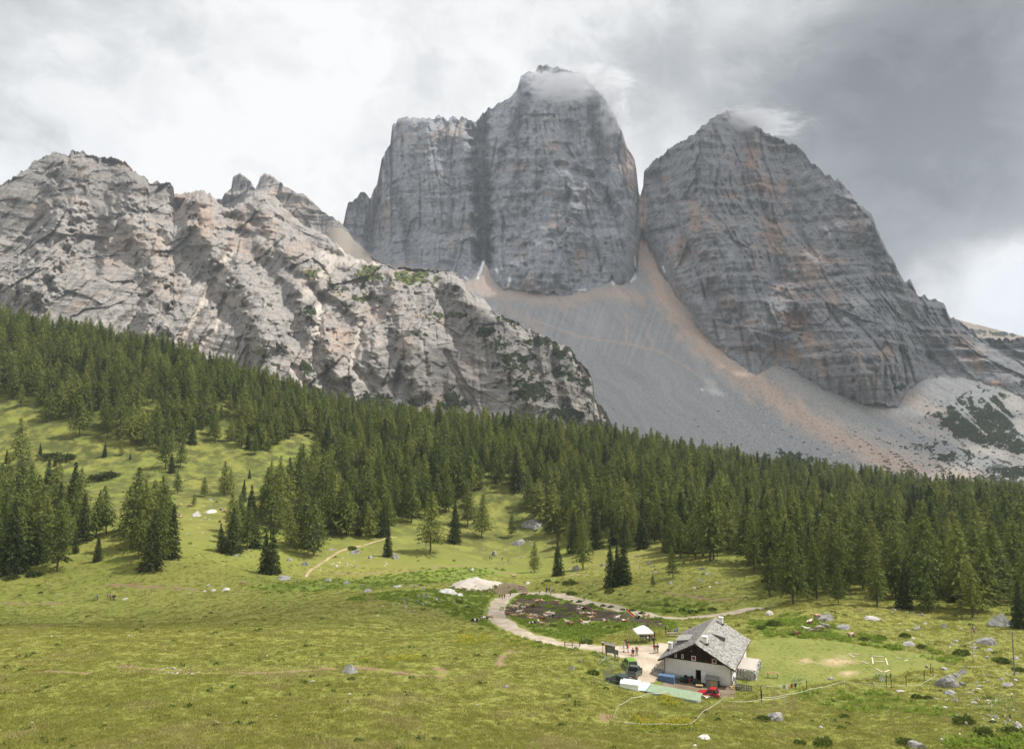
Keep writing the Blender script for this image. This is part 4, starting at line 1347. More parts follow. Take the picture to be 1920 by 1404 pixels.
m_gravel = gravel_mat('track_gravel', (0.33, 0.27, 0.20), (0.46, 0.40, 0.32), (0.24, 0.19, 0.13))
m_trail = gravel_mat('trail_earth', (0.30, 0.22, 0.14), (0.42, 0.32, 0.21), (0.20, 0.14, 0.08))
m_mud = gravel_mat('trampled_mud', (0.044, 0.033, 0.023), (0.085, 0.065, 0.046), (0.026, 0.019, 0.013))
m_dirt = gravel_mat('brown_earth', (0.15, 0.11, 0.075), (0.22, 0.17, 0.12), (0.09, 0.065, 0.045))


def strip(name, line, half, mat, lift, label, seed, rag=0.35, taper=0.0):
    """a ragged-edged track along a line"""
    line = np.asarray(line)
    n = len(line)
    tan = np.gradient(line, axis=0)
    tan /= np.linalg.norm(tan, axis=1, keepdims=True) + 1e-9
    nor = np.stack([-tan[:, 1], tan[:, 0]], 1)
    k = np.linspace(-1, 1, 9)
    s = np.arange(n)
    wl = half * (1 + rag * fbm(s / 7.0, s * 0 + seed, 3, 0.6, seed=seed))
    wr = half * (1 + rag * fbm(s / 7.0, s * 0 + seed + 5, 3, 0.6, seed=seed + 1))
    if taper:
        e = np.clip(np.minimum(s, n - 1 - s) / taper, 0.05, 1)
        wl, wr = wl * e, wr * e
    off = np.where(k[None] < 0, k[None] * wl[:, None], k[None] * wr[:, None])
    pts = line[:, None] + nor[:, None] * off[..., None]
    z = ground_z(pts[..., 0], pts[..., 1]) + lift * (1 - 0.85 * (np.abs(k)[None] > 0.99)) - 0.12 * (np.abs(k)[None] > 0.99)
    co = np.concatenate([pts, z[..., None]], -1).reshape(-1, 3)
    o = mesh_np(name, co, grid_faces(n, 9)[:, ::-1] if True else None, mat)
    fix_up(o)
    tag(o, label, kind='structure')
    return o


def fix_up(o):
    """faces of a laid sheet look upwards"""
    me = o.data
    if len(me.polygons) and me.polygons[len(me.polygons) // 2].normal.z < 0:
        me.flip_normals()


def patch(name, poly, mat, lift, label, step=0.8, rag=1.2, seed=3, kind='structure', mound=None):
    """an area sheet with a ragged outline"""
    poly = np.asarray(poly)
    x0, y0 = poly.min(0) - 2
    x1, y1 = poly.max(0) + 2
    xs, ys = np.arange(x0, x1, step), np.arange(y0, y1, step)
    X, Y = np.meshgrid(xs, ys)
    nz = fbm(X / 4, Y / 4, 3, 0.6, seed=seed)
    d, _ = poly_dist(X, Y, poly, True)
    sd = np.where(in_poly(X, Y, poly), d, -d) + rag * nz
    Z = ground_z(X, Y) + lift
    if mound is not None:
        Z = Z + mound(X, Y, sd)
    Z = Z - np.clip(-sd, 0, 1) * 0.3
    fc = grid_faces(*X.shape)
    ok = (sd.ravel()[fc] > -0.45).all(1)
    used, inv = np.unique(fc[ok].ravel(), return_inverse=True)
    o = mesh_np(name, np.stack([X.ravel(), Y.ravel(), Z.ravel()], 1)[used], inv.reshape(-1, 4), mat)
    fix_up(o)
    return tag(o, label, kind=kind)


patch('mud', MUD, m_mud, 0.05, 'dark trampled mud of the cattle pen inside the road loop', seed=12, rag=2.4)
patch('dirt', xy([(868, 1102), (900, 1100), (960, 1094), (985, 1104), (960, 1110), (900, 1112), (870, 1112)]), m_dirt, 0.06, 'bare brown earth beside the white gravel heap', rag=1.5)
strip('road', ROAD_LINE, 2.9, m_gravel, 0.10, 'pale gravel road looping round the cattle pen', 5, 0.26)
strip('track', SPUR_LINE, 2.0, m_dirt, 0.08, 'short brown track from the road bend to the gravel heap', 6, 0.3)
strip('path', TRAIL_LINE, 0.7, m_trail, 0.09, 'narrow tan footpath climbing into the forest', 8, 0.35, taper=6)
patch('yard', YARD, m_gravel, 0.07, 'pale gravel yard in front of the hut', rag=0.5, step=0.5, seed=14)
patch('hut_yard', HUT_YARD, m_dirt, 0.06, 'brown earth strip along the gable wall', rag=0.4, step=0.4, seed=15)
for i_, (q, w_) in enumerate((([(1130, 1060), (1170, 1060), (1190, 1050)], 0.5), ([(1035, 1078), (1060, 1080), (1100, 1072)], 0.5))):
    strip('path', smooth_line(xy(q), 1.0), w_, m_trail, 0.09, ('faint footpath on the stony meadow behind the three spruces', 'thin path passing the dense spruce above the road')[i_], 30 + i_, 0.4, taper=4)


# ------------------------------------------------------------------ mesh helpers for built things
class MB:
    """collects shapes; build() links them as one mesh object"""
    def __init__(self):
        self.v, self.f, self.mi = [], [], []

    def add(self, vs, fs, mi=0):
        b = len(self.v)
        self.v += [tuple(p) for p in vs]
        self.f += [tuple(i + b for i in q) for q in fs]
        self.mi += [mi] * len(fs)
        return self

    def box(self, c, s, rz=0.0, rx=0.0, ry=0.0, mi=0, taper=1.0):
        hx, hy, hz = s[0] / 2, s[1] / 2, s[2] / 2
        m = Matrix.Rotation(rz, 3, 'Z') @ Matrix.Rotation(ry, 3, 'Y') @ Matrix.Rotation(rx, 3, 'X')
        vs = []
        for z in (-1, 1):
            k = taper if z > 0 else 1
            for x, y in ((-1, -1), (1, -1), (1, 1), (-1, 1)):
                vs.append(m @ Vector((x * hx * k, y * hy * k, z * hz)) + Vector(c))
        return self.add(vs, [(3, 2, 1, 0), (4, 5, 6, 7), (0, 1, 5, 4), (1, 2, 6, 5), (2, 3, 7, 6), (3, 0, 4, 7)], mi)

    def tube(self, path, rad, n=6, mi=0, cap=True):
        if isinstance(rad, (int, float)):
            rad = [rad] * len(path)
        vs, fs = tube_np(path, rad, n)
        if cap:
            fs = list(fs) + [tuple(range(n - 1, -1, -1)), tuple(range((len(path) - 1) * n, len(path) * n))]
        return self.add(vs, fs, mi)

    def lathe(self, prof, c=(0, 0, 0), n=12, mi=0):
        vs, fs = [], []
        for (r, z) in prof:
            for k in range(n):
                t = 2 * math.pi * k / n
                vs.append((c[0] + r * math.cos(t), c[1] + r * math.sin(t), c[2] + z))
        for i in range(len(prof) - 1):
            for k in range(n):
                fs.append((i * n + k, i * n + (k + 1) % n, (i + 1) * n + (k + 1) % n, (i + 1) * n + k))
        fs += [tuple(range(n - 1, -1, -1)), tuple(range((len(prof) - 1) * n, len(prof) * n))]
        return self.add(vs, fs, mi)

    def slab(self, quad, th, mi=0):
        """a sheet through 4 (or n) points with thickness th downwards along its normal"""
        q = [Vector(p) for p in quad]
        nrm = (q[1] - q[0]).cross(q[2] - q[0]).normalized()
        if nrm.z < 0:
            nrm = -nrm
        n = len(q)
        vs = q + [p - nrm * th for p in q]
        fs = [tuple(range(n)), tuple(range(2 * n - 1, n - 1, -1))] + [(i, i + n, (i + 1) % n + n, (i + 1) % n) for i in range(n)]
        return self.add(vs, fs, mi)

    def prism(self, prof, y0, y1, mi=0):
        """a profile in x-z pushed from y0 to y1"""
        n = len(prof)
        vs = [(x, y0, z) for x, z in prof] + [(x, y1, z) for x, z in prof]
        fs = [tuple(range(n)), tuple(range(2 * n - 1, n - 1, -1))] + [(i, i + n, (i + 1) % n + n, (i + 1) % n) for i in range(n)]
        return self.add(vs, fs, mi)

    def mesh(self, name, mats, smooth=False):
        me = bpy.data.meshes.new(name)
        me.from_pydata([tuple(p) for p in self.v], [], self.f)
        for m in (mats if isinstance(mats, (list, tuple)) else [mats]):
            me.materials.append(m)
        if len(set(self.mi)) > 1:
            me.polygons.foreach_set('material_index', self.mi)
        bm = bmesh.new()
        bm.from_mesh(me)
        bmesh.ops.recalc_face_normals(bm, faces=bm.faces)
        bm.to_mesh(me)
        bm.free()
        if smooth:
            me.polygons.foreach_set('use_smooth', [True] * len(me.polygons))
        return me

    def build(self, name, mats, parent=None, smooth=False):
        o = bpy.data.objects.new(name, self.mesh(name, mats, smooth))
        return link(o, parent)


def thing(name, label, cat, loc=(0, 0, 0), rz=0.0, group=None, scale=1.0):
    e = bpy.data.objects.new(name, None)
    e.empty_display_size = 0.4
    e.location = loc
    e.rotation_euler = (0, 0, rz)
    e.scale = (scale,) * 3
    COL.objects.link(e)
    return tag(e, label, cat, group)


def at_height(px, py, z):
    ax, az = px_dir(px, py)
    d = (z - CAMZ) / az
    return Vector((ax * d, d, z))


def gz(x, y):
    return float(ground_z(np.array([x]), np.array([y]))[0])


def mesh_copy(name, me, parent=None, mat=None):
    o = bpy.data.objects.new(name, me)
    link(o, parent)
    if mat is not None:
        o.material_slots[0].link = 'OBJECT'
        o.material_slots[0].material = mat
    return o


# ------------------------------------------------------------------ the hut
HW, HD = 11.0, 16.0
h_ang = -0.45
hz = 0.53
hut = thing('mountain_hut', 'white-walled mountain hut with dark wooden gable and grey shingle roof', 'hut', (30.43, 121.55, hz), h_ang)
hut_m = Matrix.Translation(hut.location) @ Matrix.Rotation(h_ang, 4, 'Z')
hut_inv = hut_m.inverted()
W2 = HW / 2
EAVE, RIDGE = 3.42, 6.44
SL = (RIDGE - EAVE) / W2
OVS, OVF, OVB = 0.60, 1.35, 0.88          # overhang at the eaves, front, back

m_plaster, T = new_mat('white_plaster')
p_ = T.node('ShaderNodeTexCoord').outputs['Object']
nz_ = T.noise(p_, 0.8, 5, 0.65)
drip = T.noise(T.node('ShaderNodeMapping', {'Vector': p_, 'Scale': (3, 3, 0.35)}).outputs[0], 1.0, 4, 0.6)
hgt_ = T.node('ShaderNodeSeparateXYZ', {0: p_}).outputs[2]
c = T.mix(T.maprange(nz_, 0.3, 0.7), (0.72, 0.71, 0.68), (0.80, 0.79, 0.76))
c = T.mix(T.math('MULTIPLY', T.maprange(drip, 0.5, 0.75), 0.45), c, (0.50, 0.48, 0.44))
c = T.mix(T.math('MULTIPLY', T.maprange(T.math('ADD', hgt_, T.math('MULTIPLY', nz_, 0.8)), 0.4, 1.0, 1.0, 0.0), 0.55), c, (0.42, 0.41, 0.38))
set_col(T, c)
set_bump(T, T.noise(p_, 12, 4, 0.6), 0.15, 0.03)
m_clad, T = new_mat('dark_boards')
p_ = T.node('ShaderNodeTexCoord').outputs['Object']
grain = T.noise(T.node('ShaderNodeMapping', {'Vector': p_, 'Scale': (6, 6, 0.5)}).outputs[0], 1.0, 5, 0.65)
set_col(T, T.mix(T.maprange(grain, 0.3, 0.7), (0.020, 0.012, 0.009), (0.055, 0.033, 0.024)))
m_shingle, T = new_mat('grey_shingles')
p_ = T.node('ShaderNodeNewGeometry').outputs['Position']
rnd_ = T.attr('tone').outputs['Fac']
n_ = T.noise(p_, 1.2, 5, 0.7)
c = T.mix(rnd_, (0.12, 0.115, 0.108), (0.40, 0.385, 0.36))
c = T.mix(T.math('MULTIPLY', T.maprange(n_, 0.5, 0.75), 0.4), c, (0.10, 0.095, 0.085))
set_col(T, c)
m_white = mm('white_paint', (0.78, 0.77, 0.74), 0.6, 0.06)
m_glass = mm('dark_glass', (0.02, 0.024, 0.028), 0.08, 0.1, spec=0.6)
m_redp = mm('red_paint', (0.38, 0.03, 0.025), 0.5, 0.15)
m_wood = mm('weathered_wood', (0.27, 0.22, 0.165), 0.85, 0.35, 6)
m_newwood = mm('fresh_wood', (0.50, 0.34, 0.18), 0.8, 0.2, 6)
m_greywood = mm('grey_wood', (0.22, 0.205, 0.185), 0.85, 0.35, 6)
m_darkwood = mm('dark_wood', (0.06, 0.042, 0.032), 0.85, 0.3, 6)
m_metal = mm('grey_metal', (0.32, 0.33, 0.34), 0.45, 0.15, metal=0.6)
m_black = mm('black_rubber', (0.018, 0.018, 0.019), 0.7, 0.2)
m_stone = mm('grey_stone', (0.30, 0.29, 0.27), 0.9, 0.35, 5, bump=0.4)

# walls: four plastered walls as one shell, with the doorway and windows set in
b = MB()
DX0, DX1, DH = -0.28, 0.66, 2.05         # doorway on the gable
ys = 0.35
for (x0, x1, z0_, z1_) in ((-W2, DX0, 0, EAVE), (DX1, W2, 0, EAVE), (DX0, DX1, DH, EAVE)):
    b.box(((x0 + x1) / 2, ys / 2, (z0_ + z1_) / 2 - (0.3 if z0_ == 0 else 0)), (x1 - x0, ys, z1_ - z0_ + (0.6 if z0_ == 0 else 0)))
b.box((-W2 + ys / 2, HD / 2 + 0.175, EAVE / 2 - 0.25), (ys, HD - 0.36, EAVE + 0.3))
b.box((W2 - ys / 2, HD / 2 + 0.175, EAVE / 2 - 0.25), (ys, HD - 0.36, EAVE + 0.3))
b.box((0, HD - ys / 2 + 0.18, EAVE / 2 - 0.25), (HW - 0.72, ys, EAVE + 0.3))
b.build('wall', m_plaster, hut)
# gable boards: each plank a little different in depth
gb = MB()
rg = np.random.default_rng(3)
x = -W2
while x < W2:
    w = min(rg.uniform(0.16, 0.24), W2 - x)
    xm = x + w / 2
    top = EAVE + (W2 - abs(xm)) * SL - 0.02
    bot = EAVE - 0.12
    if top - bot > 0.1:
        gb.box((xm, 0.05 - rg.uniform(0, 0.04), (top + bot) / 2), (w - 0.02, 0.16, top - bot))
    x += w
gb.build('gable_cladding', m_clad, hut)
b = MB()
b.prism([(-W2, EAVE), (W2, EAVE), (0, RIDGE - 0.05)], HD - 0.1, HD + 0.1)
b.build('gable_cladding', m_clad, hut)


def roof_z(x):
    return EAVE + (W2 - abs(x)) * SL


# roof: boarding and rows of shingles with their own edges
roof = MB()
for s in (-1, 1):
    xe = s * (W2 + OVS)
    roof.slab([(0, -OVF, RIDGE + 0.10), (xe, -OVF, roof_z(xe) + 0.10), (xe, HD + OVB, roof_z(xe) + 0.10), (0, HD + OVB, RIDGE + 0.10)], 0.16)
roof_o = roof.build('roof', m_darkwood, hut)
co, fc, tone = [], [], []
slope_len = math.hypot(W2 + OVS, (W2 + OVS) * SL)
ux, uz = (W2 + OVS) / slope_len, -(W2 + OVS) * SL / slope_len
NROW = 27
for s in (-1, 1):
    for r in range(NROW):
        a0 = r * slope_len / NROW
        a1 = min(a0 + slope_len / NROW * 1.45, slope_len + 0.12)
        y = -OVF - 0.05 - rg.uniform(0, 0.2)
        while y < HD + OVB:
            w = rg.uniform(0.26, 0.5)
            y1 = min(y + w, HD + OVB + 0.05)
            lift0, lift1 = 0.115 + rg.uniform(0, 0.012), 0.165 + rg.uniform(0, 0.035)
            ja = rg.uniform(-0.04, 0.05)
            base = len(co)
            for (a, yy, l) in ((a0, y, lift0), (a0, y1 - 0.015, lift0), (a1 + ja, y1 - 0.015, lift1), (a1 + ja, y, lift1)):
                co.append((s * a * ux, yy, RIDGE + a * uz + l))
            for (a, yy, l) in ((a1 + ja, y1 - 0.015, lift1 - 0.05), (a1 + ja, y, lift1 - 0.05)):
                co.append((s * a * ux, yy, RIDGE + a * uz + l))
            t = rg.uniform(0.15, 0.95)
            tone += [t] * 6
            fc += [(base, base + 1, base + 2, base + 3), (base + 3, base + 2, base + 4, base + 5)]
            y = y1
sh = mesh_np('shingles', np.array(co), np.array(fc), m_shingle, False, {'tone': np.array(tone)}, link_it=False)
link(sh, roof_o)
sh['kind'] = 'stuff'
b = MB()
b.slab([(-0.35, -OVF - 0.06, RIDGE + 0.02), (-0.35, HD + OVB + 0.06, RIDGE + 0.02), (0, HD + OVB + 0.06, RIDGE + 0.27), (0, -OVF - 0.06, RIDGE + 0.27)], 0.05)
b.slab([(0.35, -OVF - 0.06, RIDGE + 0.02), (0.35, HD + OVB + 0.06, RIDGE + 0.02), (0.003, HD + OVB + 0.06, RIDGE + 0.275), (0.003, -OVF - 0.06, RIDGE + 0.275)], 0.05)
b.build('ridge_cap', m_greywood, roof_o)
for s in (-1, 1):
    b = MB()
    xe = s * (W2 + OVS)
    q = [(0, RIDGE + 0.09), (xe, roof_z(xe) + 0.09), (xe, roof_z(xe) - 0.17), (0, RIDGE - 0.17)]
    b.prism(q if s > 0 else q[::-1], -OVF - 0.05, -OVF - 0.005)
    b.build('bargeboard', m_darkwood, roof_o)
    b = MB()
    b.tube([(xe + s * 0.09, -OVF, roof_z(xe) - 0.02), (xe + s * 0.09, HD + OVB, roof_z(xe) - 0.04)], 0.075, 8)
    b.build('gutter', m_darkwood, roof_o)
    b = MB()
    b.tube([(xe + s * 0.05, -OVF + 0.15, roof_z(xe) - 0.05), (s * (W2 - 0.12), -0.08, EAVE - 0.45), (s * (W2 - 0.12), -0.08, 0.1)], 0.05, 6)
    b.build('downpipe', m_darkwood, hut)


def roof_hit(px, py, side):
    """where a line of sight meets a roof slope, in hut coordinates"""
    ax, az = px_dir(px, py)
    o = hut_inv @ Vector((0, 0, CAMZ))
    d = (hut_inv.to_3x3() @ Vector((ax, 1, az)))
    # z = RIDGE + .15 - SL*|x|
    t = (RIDGE + 0.15 - SL * side * o.x - o.z) / (d.z + SL * side * d.x)
    return o + d * t


for (px, py, side, sz, hh) in ((1322, 1206, 1, 0.72, 0.95), (1352, 1169, 1, 0.66, 1.05), (1257, 1217, -1, 0.62, 0.85)):
    h_ = roof_hit(px, py, side)
    b = MB()
    b.box((h_.x, h_.y, h_.z + 0.25), (sz, sz, 1.3 + 0.1))
    ch = b.build('chimney', m_plaster, roof_o)
    b = MB()
    for sx in (-1, 1):
        for sy in (-1, 1):
            b.box((h_.x + sx * sz * 0.38, h_.y + sy * sz * 0.38, h_.z + 1.02), (0.12, 0.12, 0.2))
    b.box((h_.x, h_.y, h_.z + 1.16), (sz * 1.25, sz * 1.25, 0.09))
    link(bpy.data.objects.new('chimney_cap', b.mesh('chimney_cap', m_white)), roof_o)
    b = MB()
    b.box((h_.x, h_.y, h_.z - 0.05), (sz + 0.3, sz + 0.3, 0.3))
    b.build('flashing', m_darkwood, roof_o)


def dormer(pa, pb, side, rise, run, name):
    """shed dormer: two points along its dark front edge on the slope; a flatter roof runs back up to the slope"""
    a, c_ = roof_hit(*pa, side), roof_hit(*pb, side)
    y0, y1 = min(a.y, c_.y), max(a.y, c_.y)
    xf = (a.x + c_.x) / 2
    zf = RIDGE + 0.15 - SL * abs(xf)
    xb = xf - side * run
    zb = RIDGE + 0.18 - SL * abs(xb)
    b = MB()
    b.slab([(xf + side * 0.35, y0 - 0.25, zf + rise - 0.12), (xf + side * 0.35, y1 + 0.25, zf + rise - 0.12), (xb, y1 + 0.25, zb + 0.12), (xb, y0 - 0.25, zb + 0.12)], 0.1)
    dn = b.build(name, m_shingle_plain, roof_o)
    b = MB()
    b.box((xf, (y0 + y1) / 2, zf + rise / 2 - 0.18), (0.06, y1 - y0, rise - 0.1))
    b.build('dormer_shade_panel', m_darkwood, roof_o)  # dark panel put in for the shade inside the dormer opening
    for yy in (y0, y1):
        b = MB()
        v = [(xf, yy - 0.04, zf - 0.15), (xf, yy - 0.04, zf + rise - 0.2), (xb, yy - 0.04, zb)]
        b.add(v + [(p[0], p[1] + 0.08, p[2]) for p in v], [(0, 1, 2), (5, 4, 3), (0, 3, 4, 1), (1, 4, 5, 2), (2, 5, 3, 0)])
        b.build('dormer_cheek', m_greywood, roof_o)


m_shingle_plain = mm('shingle_boards', (0.25, 0.24, 0.222), 0.9, 0.35, 5, bump=0.4)
dormer((1339, 1190), (1378, 1212), 1, 0.85, 1.9, 'dormer_roof')
dormer((1264, 1206), (1284, 1203), -1, 0.95, 2.0, 'dormer_roof')

# door: black panel behind as the shade of the inside, leaf swung open, frame
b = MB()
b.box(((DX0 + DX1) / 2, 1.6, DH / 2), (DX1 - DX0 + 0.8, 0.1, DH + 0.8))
b.build('doorway_shade_panel', m_black, hut)
d_o = MB().box(((DX1 + 0.42), -0.16, DH / 2 + 0.02), (0.9, 0.06, DH - 0.06), rz=-0.12).build('door', m_white, hut)
MB().box((DX1 + 0.78, -0.24, 1.0), (0.05, 0.1, 0.12)).build('door_handle', m_metal, d_o)
b = MB()
for xx in (DX0 + 0.04, DX1 - 0.04):
    b.box((xx, 0.06, DH / 2), (0.09, 0.2, DH))
b.box(((DX0 + DX1) / 2, 0.06, DH - 0.04), (DX1 - DX0 - 0.19, 0.2, 0.09))
b.build('door_frame', m_greywood, d_o)


def window(x, z, w, h, y=-0.06, red=False, axis='x', shut=False):
    """small framed window with a pane and a cross bar"""
    def bx(mb, cx, cz, sx, sz, dy, ty):
        if axis == 'x':
            mb.box((cx, y + dy, cz), (sx, ty, sz))
        else:
            mb.box((y + dy, cx, cz), (ty, sx, sz))
    f = MB()
    t = 0.09
    bx(f, x - w / 2 + t / 2, z, t, h, 0, 0.1)
    bx(f, x + w / 2 - t / 2, z, t, h, 0, 0.1)
    bx(f, x, z + h / 2 - t / 2, w - 2 * t, t, 0, 0.1)
    bx(f, x, z - h / 2 + t / 2, w - 2 * t, t, 0, 0.1)
    wo = f.build('window', m_white, hut)
    p = MB()
    bx(p, x, z, w - 2 * t, h - 2 * t, 0.02, 0.03)
    p.build('pane', m_glass, wo)
    if red:
        p = MB()
        bx(p, x - w * 0.18, z - h * 0.12, w * 0.36, h * 0.5, -0.03, 0.03)
        p.build('curtain', m_redp, wo)
    if shut:
        p = MB()
        for s in (-1, 1):
            bx(p, x + s * (w / 2 + 0.25), z, 0.42, h, 0.02, 0.06)
        p.build('shutter', m_redp, wo)


for (zx, zy, w, h, red) in ((890, 630, 0.34, 0.62, False), (958, 638, 0.34, 0.66, False), (1070, 658, 0.68, 0.72, True), (1275, 688, 0.7, 0.72, True)):
    px, py = 1100 + zx / 5.333, 1110 + zy / 5.333
    ax, az = px_dir(px, py)
    o = hut_inv @ Vector((0, 0, CAMZ))
    d = hut_inv.to_3x3() @ Vector((ax, 1, az))
    t = (-0.06 - o.y) / d.y
    h_ = o + d * t
    window(h_.x, h_.z, w, h, -0.07, red)
MB().lathe([(0.01, -0.05), (0.16, -0.03), (0.19, 0.02)], (-0.9, -0.25, 4.95), 10).build('satellite_dish', m_white, hut)
for yy in (4.2, 8.6, 11.6):
    window(yy, 1.85, 0.75, 0.95, W2 + 0.02, False, 'y', True)
window(1.3, 1.0, 0.9, 1.1, W2 + 0.02, False, 'y')
for yy in (3.0, 7.0, 11.0):
    window(yy, 1.7, 0.8, 1.0, -W2 - 0.02, False, 'y', True)
# steps with a wooden railing by the left corner
st = MB()
for k in range(4):
    st.box((-W2 - 0.9, 0.3 + k * 0.42 - 1.2, 0.1 + k * 0.17), (1.3, 0.44, 0.2 + k * 0.34))
st.build('steps', m_stone, hut)
rl = MB()
for (x_, y_) in ((-W2 - 1.6, -1.6), (-W2 - 1.6, 0.0), (-W2 - 0.2, -1.6), (-W2 - 1.6, 1.6)):
    rl.box((x_, y_, 0.75), (0.09, 0.09, 1.7))
for z_ in (0.8, 1.45):
    rl.box((-W2 - 1.68, 0.0, z_), (0.06, 3.4, 0.12))
    rl.box((-W2 - 0.28, -1.2, z_), (0.06, 1.2, 0.12))
rl.build('railing', m_wood, hut)
def skin_mesh(name, verts, edges, radii, root=0, sub=1):
    """continuous body from a skeleton: skin + subdivision, baked to a mesh"""
    me = bpy.data.meshes.new(name)
    me.from_pydata(verts, edges, [])
    o = bpy.data.objects.new(name, me)
    COL.objects.link(o)
    md = o.modifiers.new('skin', 'SKIN')
    md.use_smooth_shade = True
    sd = o.modifiers.new('sub', 'SUBSURF')
    sd.levels = sub
    sd.render_levels = sub
    for i, v in enumerate(me.skin_vertices[0].data):
        r = radii[i]
        v.radius = r if isinstance(r, tuple) else (r, r)
        v.use_root = i == root
    dg = bpy.context.evaluated_depsgraph_get()
    out = bpy.data.meshes.new_from_object(o.evaluated_get(dg))
    out.name = name
    bpy.data.objects.remove(o)
    out.polygons.foreach_set('use_smooth', [True] * len(out.polygons))
    return out


# ------------------------------------------------------------------ people
m_skin = mm('skin', (0.50, 0.30, 0.21), 0.6, 0.08)


def person_meshes(pose):
    """body, top, trousers, shoes, hair, rucksack for a pose; faces +y, 1.75 m tall"""
    if pose in ('stand', 'talk'):
        hipz, kn = 0.92, [(0.10, 0.02, 0.50), (-0.10, 0.00, 0.50)]
        an = [(0.11, 0.0, 0.08), (-0.12, -0.02, 0.08)]
    elif pose == 'walk':
        hipz, kn = 0.91, [(0.10, 0.16, 0.50), (-0.10, 0.0, 0.49)]
        an = [(0.10, 0.26, 0.10), (-0.10, -0.28, 0.16)]
    else:  # sit
        hipz, kn = 0.47, [(0.13, 0.42, 0.50), (-0.13, 0.42, 0.50)]
        an = [(0.13, 0.44, 0.08), (-0.13, 0.40, 0.08)]
    z = hipz - 0.92
    lean = 0.06 if pose == 'walk' else (0.10 if pose == 'sit' else 0.0)
    pel, chest, neck = (0, 0, hipz), (0, lean * 0.6, 1.28 + z), (0, lean, 1.47 + z)
    head0, head1 = (0, lean + 0.015, 1.56 + z), (0, lean + 0.02, 1.66 + z)
    sh = [(0.19, lean * 0.8, 1.40 + z), (-0.19, lean * 0.8, 1.40 + z)]
    if pose == 'talk':
        el, wr, ha = [(0.27, 0.05, 1.14), (-0.27, -0.02, 1.13)], [(0.20, 0.27, 1.16), (-0.27, 0.05, 0.90)], [(0.15, 0.34, 1.20), (-0.26, 0.08, 0.82)]
    elif pose == 'sit':
        el, wr, ha = [(0.26, 0.14, 1.12 + z), (-0.26, 0.14, 1.12 + z)], [(0.20, 0.36, 1.06 + z), (-0.20, 0.36, 1.06 + z)], [(0.17, 0.43, 1.06 + z), (-0.17, 0.43, 1.06 + z)]
    else:
        k = 0.14 if pose == 'walk' else 0.02
        el, wr, ha = [(0.27, -k * 0.6, 1.13), (-0.27, k * 0.4, 1.13)], [(0.28, -k + 0.08, 0.89), (-0.28, k + 0.06, 0.89)], [(0.275, -k + 0.10, 0.81), (-0.275, k + 0.08, 0.81)]
    hips = [(0.095, 0, hipz - 0.05), (-0.095, 0, hipz - 0.05)]
    toe = [(a[0], a[1] + 0.15, max(a[2] - 0.05, 0.035)) for a in an]
    V = [pel, chest, neck, head0, head1] + sh + el + wr + ha + hips + kn + an + toe
    E = [(0, 1), (1, 2), (2, 3), (3, 4), (1, 5), (1, 6), (5, 7), (6, 8), (7, 9), (8, 10), (9, 11), (10, 12), (0, 13), (0, 14), (13, 15), (14, 16), (15, 17), (16, 18), (17, 19), (18, 20)]
    Rr = [(0.15, 0.11), (0.165, 0.115), 0.055, 0.085, 0.088, 0.06, 0.06, 0.045, 0.045, 0.033, 0.033, 0.036, 0.036, 0.085, 0.085, 0.056, 0.056, 0.042, 0.042, 0.035, 0.035]
    body = skin_mesh('person', V, E, Rr)
    # nose and ears on the head, fingers left to the hand's taper at this distance
    tv = [pel, chest, (0, lean, 1.43 + z)] + sh + el + [tuple((np.array(a) * 0.35 + np.array(b) * 0.65)) for a, b in zip(el, wr)]
    top = skin_mesh('jacket', tv, [(0, 1), (1, 2), (1, 3), (1, 4), (3, 5), (4, 6), (5, 7), (6, 8)], [(0.175, 0.135), (0.185, 0.14), 0.07, 0.075, 0.075, 0.058, 0.058, 0.046, 0.046])
    lv = [(0, 0, hipz + 0.02)] + hips + kn + [tuple(np.array(a) + (0, 0, 0.05)) for a in an]
    leg = skin_mesh('trousers', lv, [(0, 1), (0, 2), (1, 3), (2, 4), (3, 5), (4, 6)], [(0.165, 0.13), 0.10, 0.10, 0.075, 0.075, 0.06, 0.06])
    b = MB()
    for a, t_ in zip(an, toe):
        b.box(((a[0] + t_[0]) / 2, (a[1] + t_[1]) / 2, max(a[2] - 0.04, 0.05)), (0.10, 0.27, 0.09), taper=0.8)
    shoe = b.mesh('shoe', m_black)
    hv = np.array(head1)
    b = MB()
    b.lathe([(0.045, 0.12), (0.095, 0.08), (0.105, 0.02), (0.095, -0.04), (0.085, -0.05)], tuple(hv + (0, -0.018, 0.0)), 10)
    hair = b.mesh('hair', m_black, True)
    b = MB()
    c_ = np.array(chest) + (0, -0.24, 0.02)
    b.box(tuple(c_), (0.30, 0.19, 0.46), taper=0.82)
    b.box(tuple(c_ + (0, -0.12, -0.08)), (0.22, 0.08, 0.2), taper=0.85)
    bag = b.mesh('rucksack', m_black)
    return dict(body=body, jacket=top, trousers=leg, shoe=shoe, hair=hair, rucksack=bag)


for me_ in ():
    pass
POSES = {p: person_meshes(p) for p in ('stand', 'talk', 'walk', 'sit')}
for ps in POSES.values():
    ps['body'].materials.append(m_skin)
    for k in ('jacket', 'trousers'):
        ps[k].materials.append(m_skin)
CLOTH = {'orange': (0.55, 0.14, 0.04), 'blue': (0.05, 0.16, 0.42), 'navy': (0.025, 0.035, 0.09), 'pink': (0.62, 0.06, 0.20), 'red': (0.46, 0.03, 0.03), 'grey': (0.28, 0.28, 0.28), 'black': (0.022, 0.022, 0.026), 'white': (0.72, 0.72, 0.70), 'purple': (0.16, 0.07, 0.25), 'green': (0.10, 0.24, 0.10), 'khaki': (0.26, 0.22, 0.15), 'light blue': (0.18, 0.38, 0.55), 'brown': (0.14, 0.08, 0.05), 'blond': (0.45, 0.32, 0.16)}


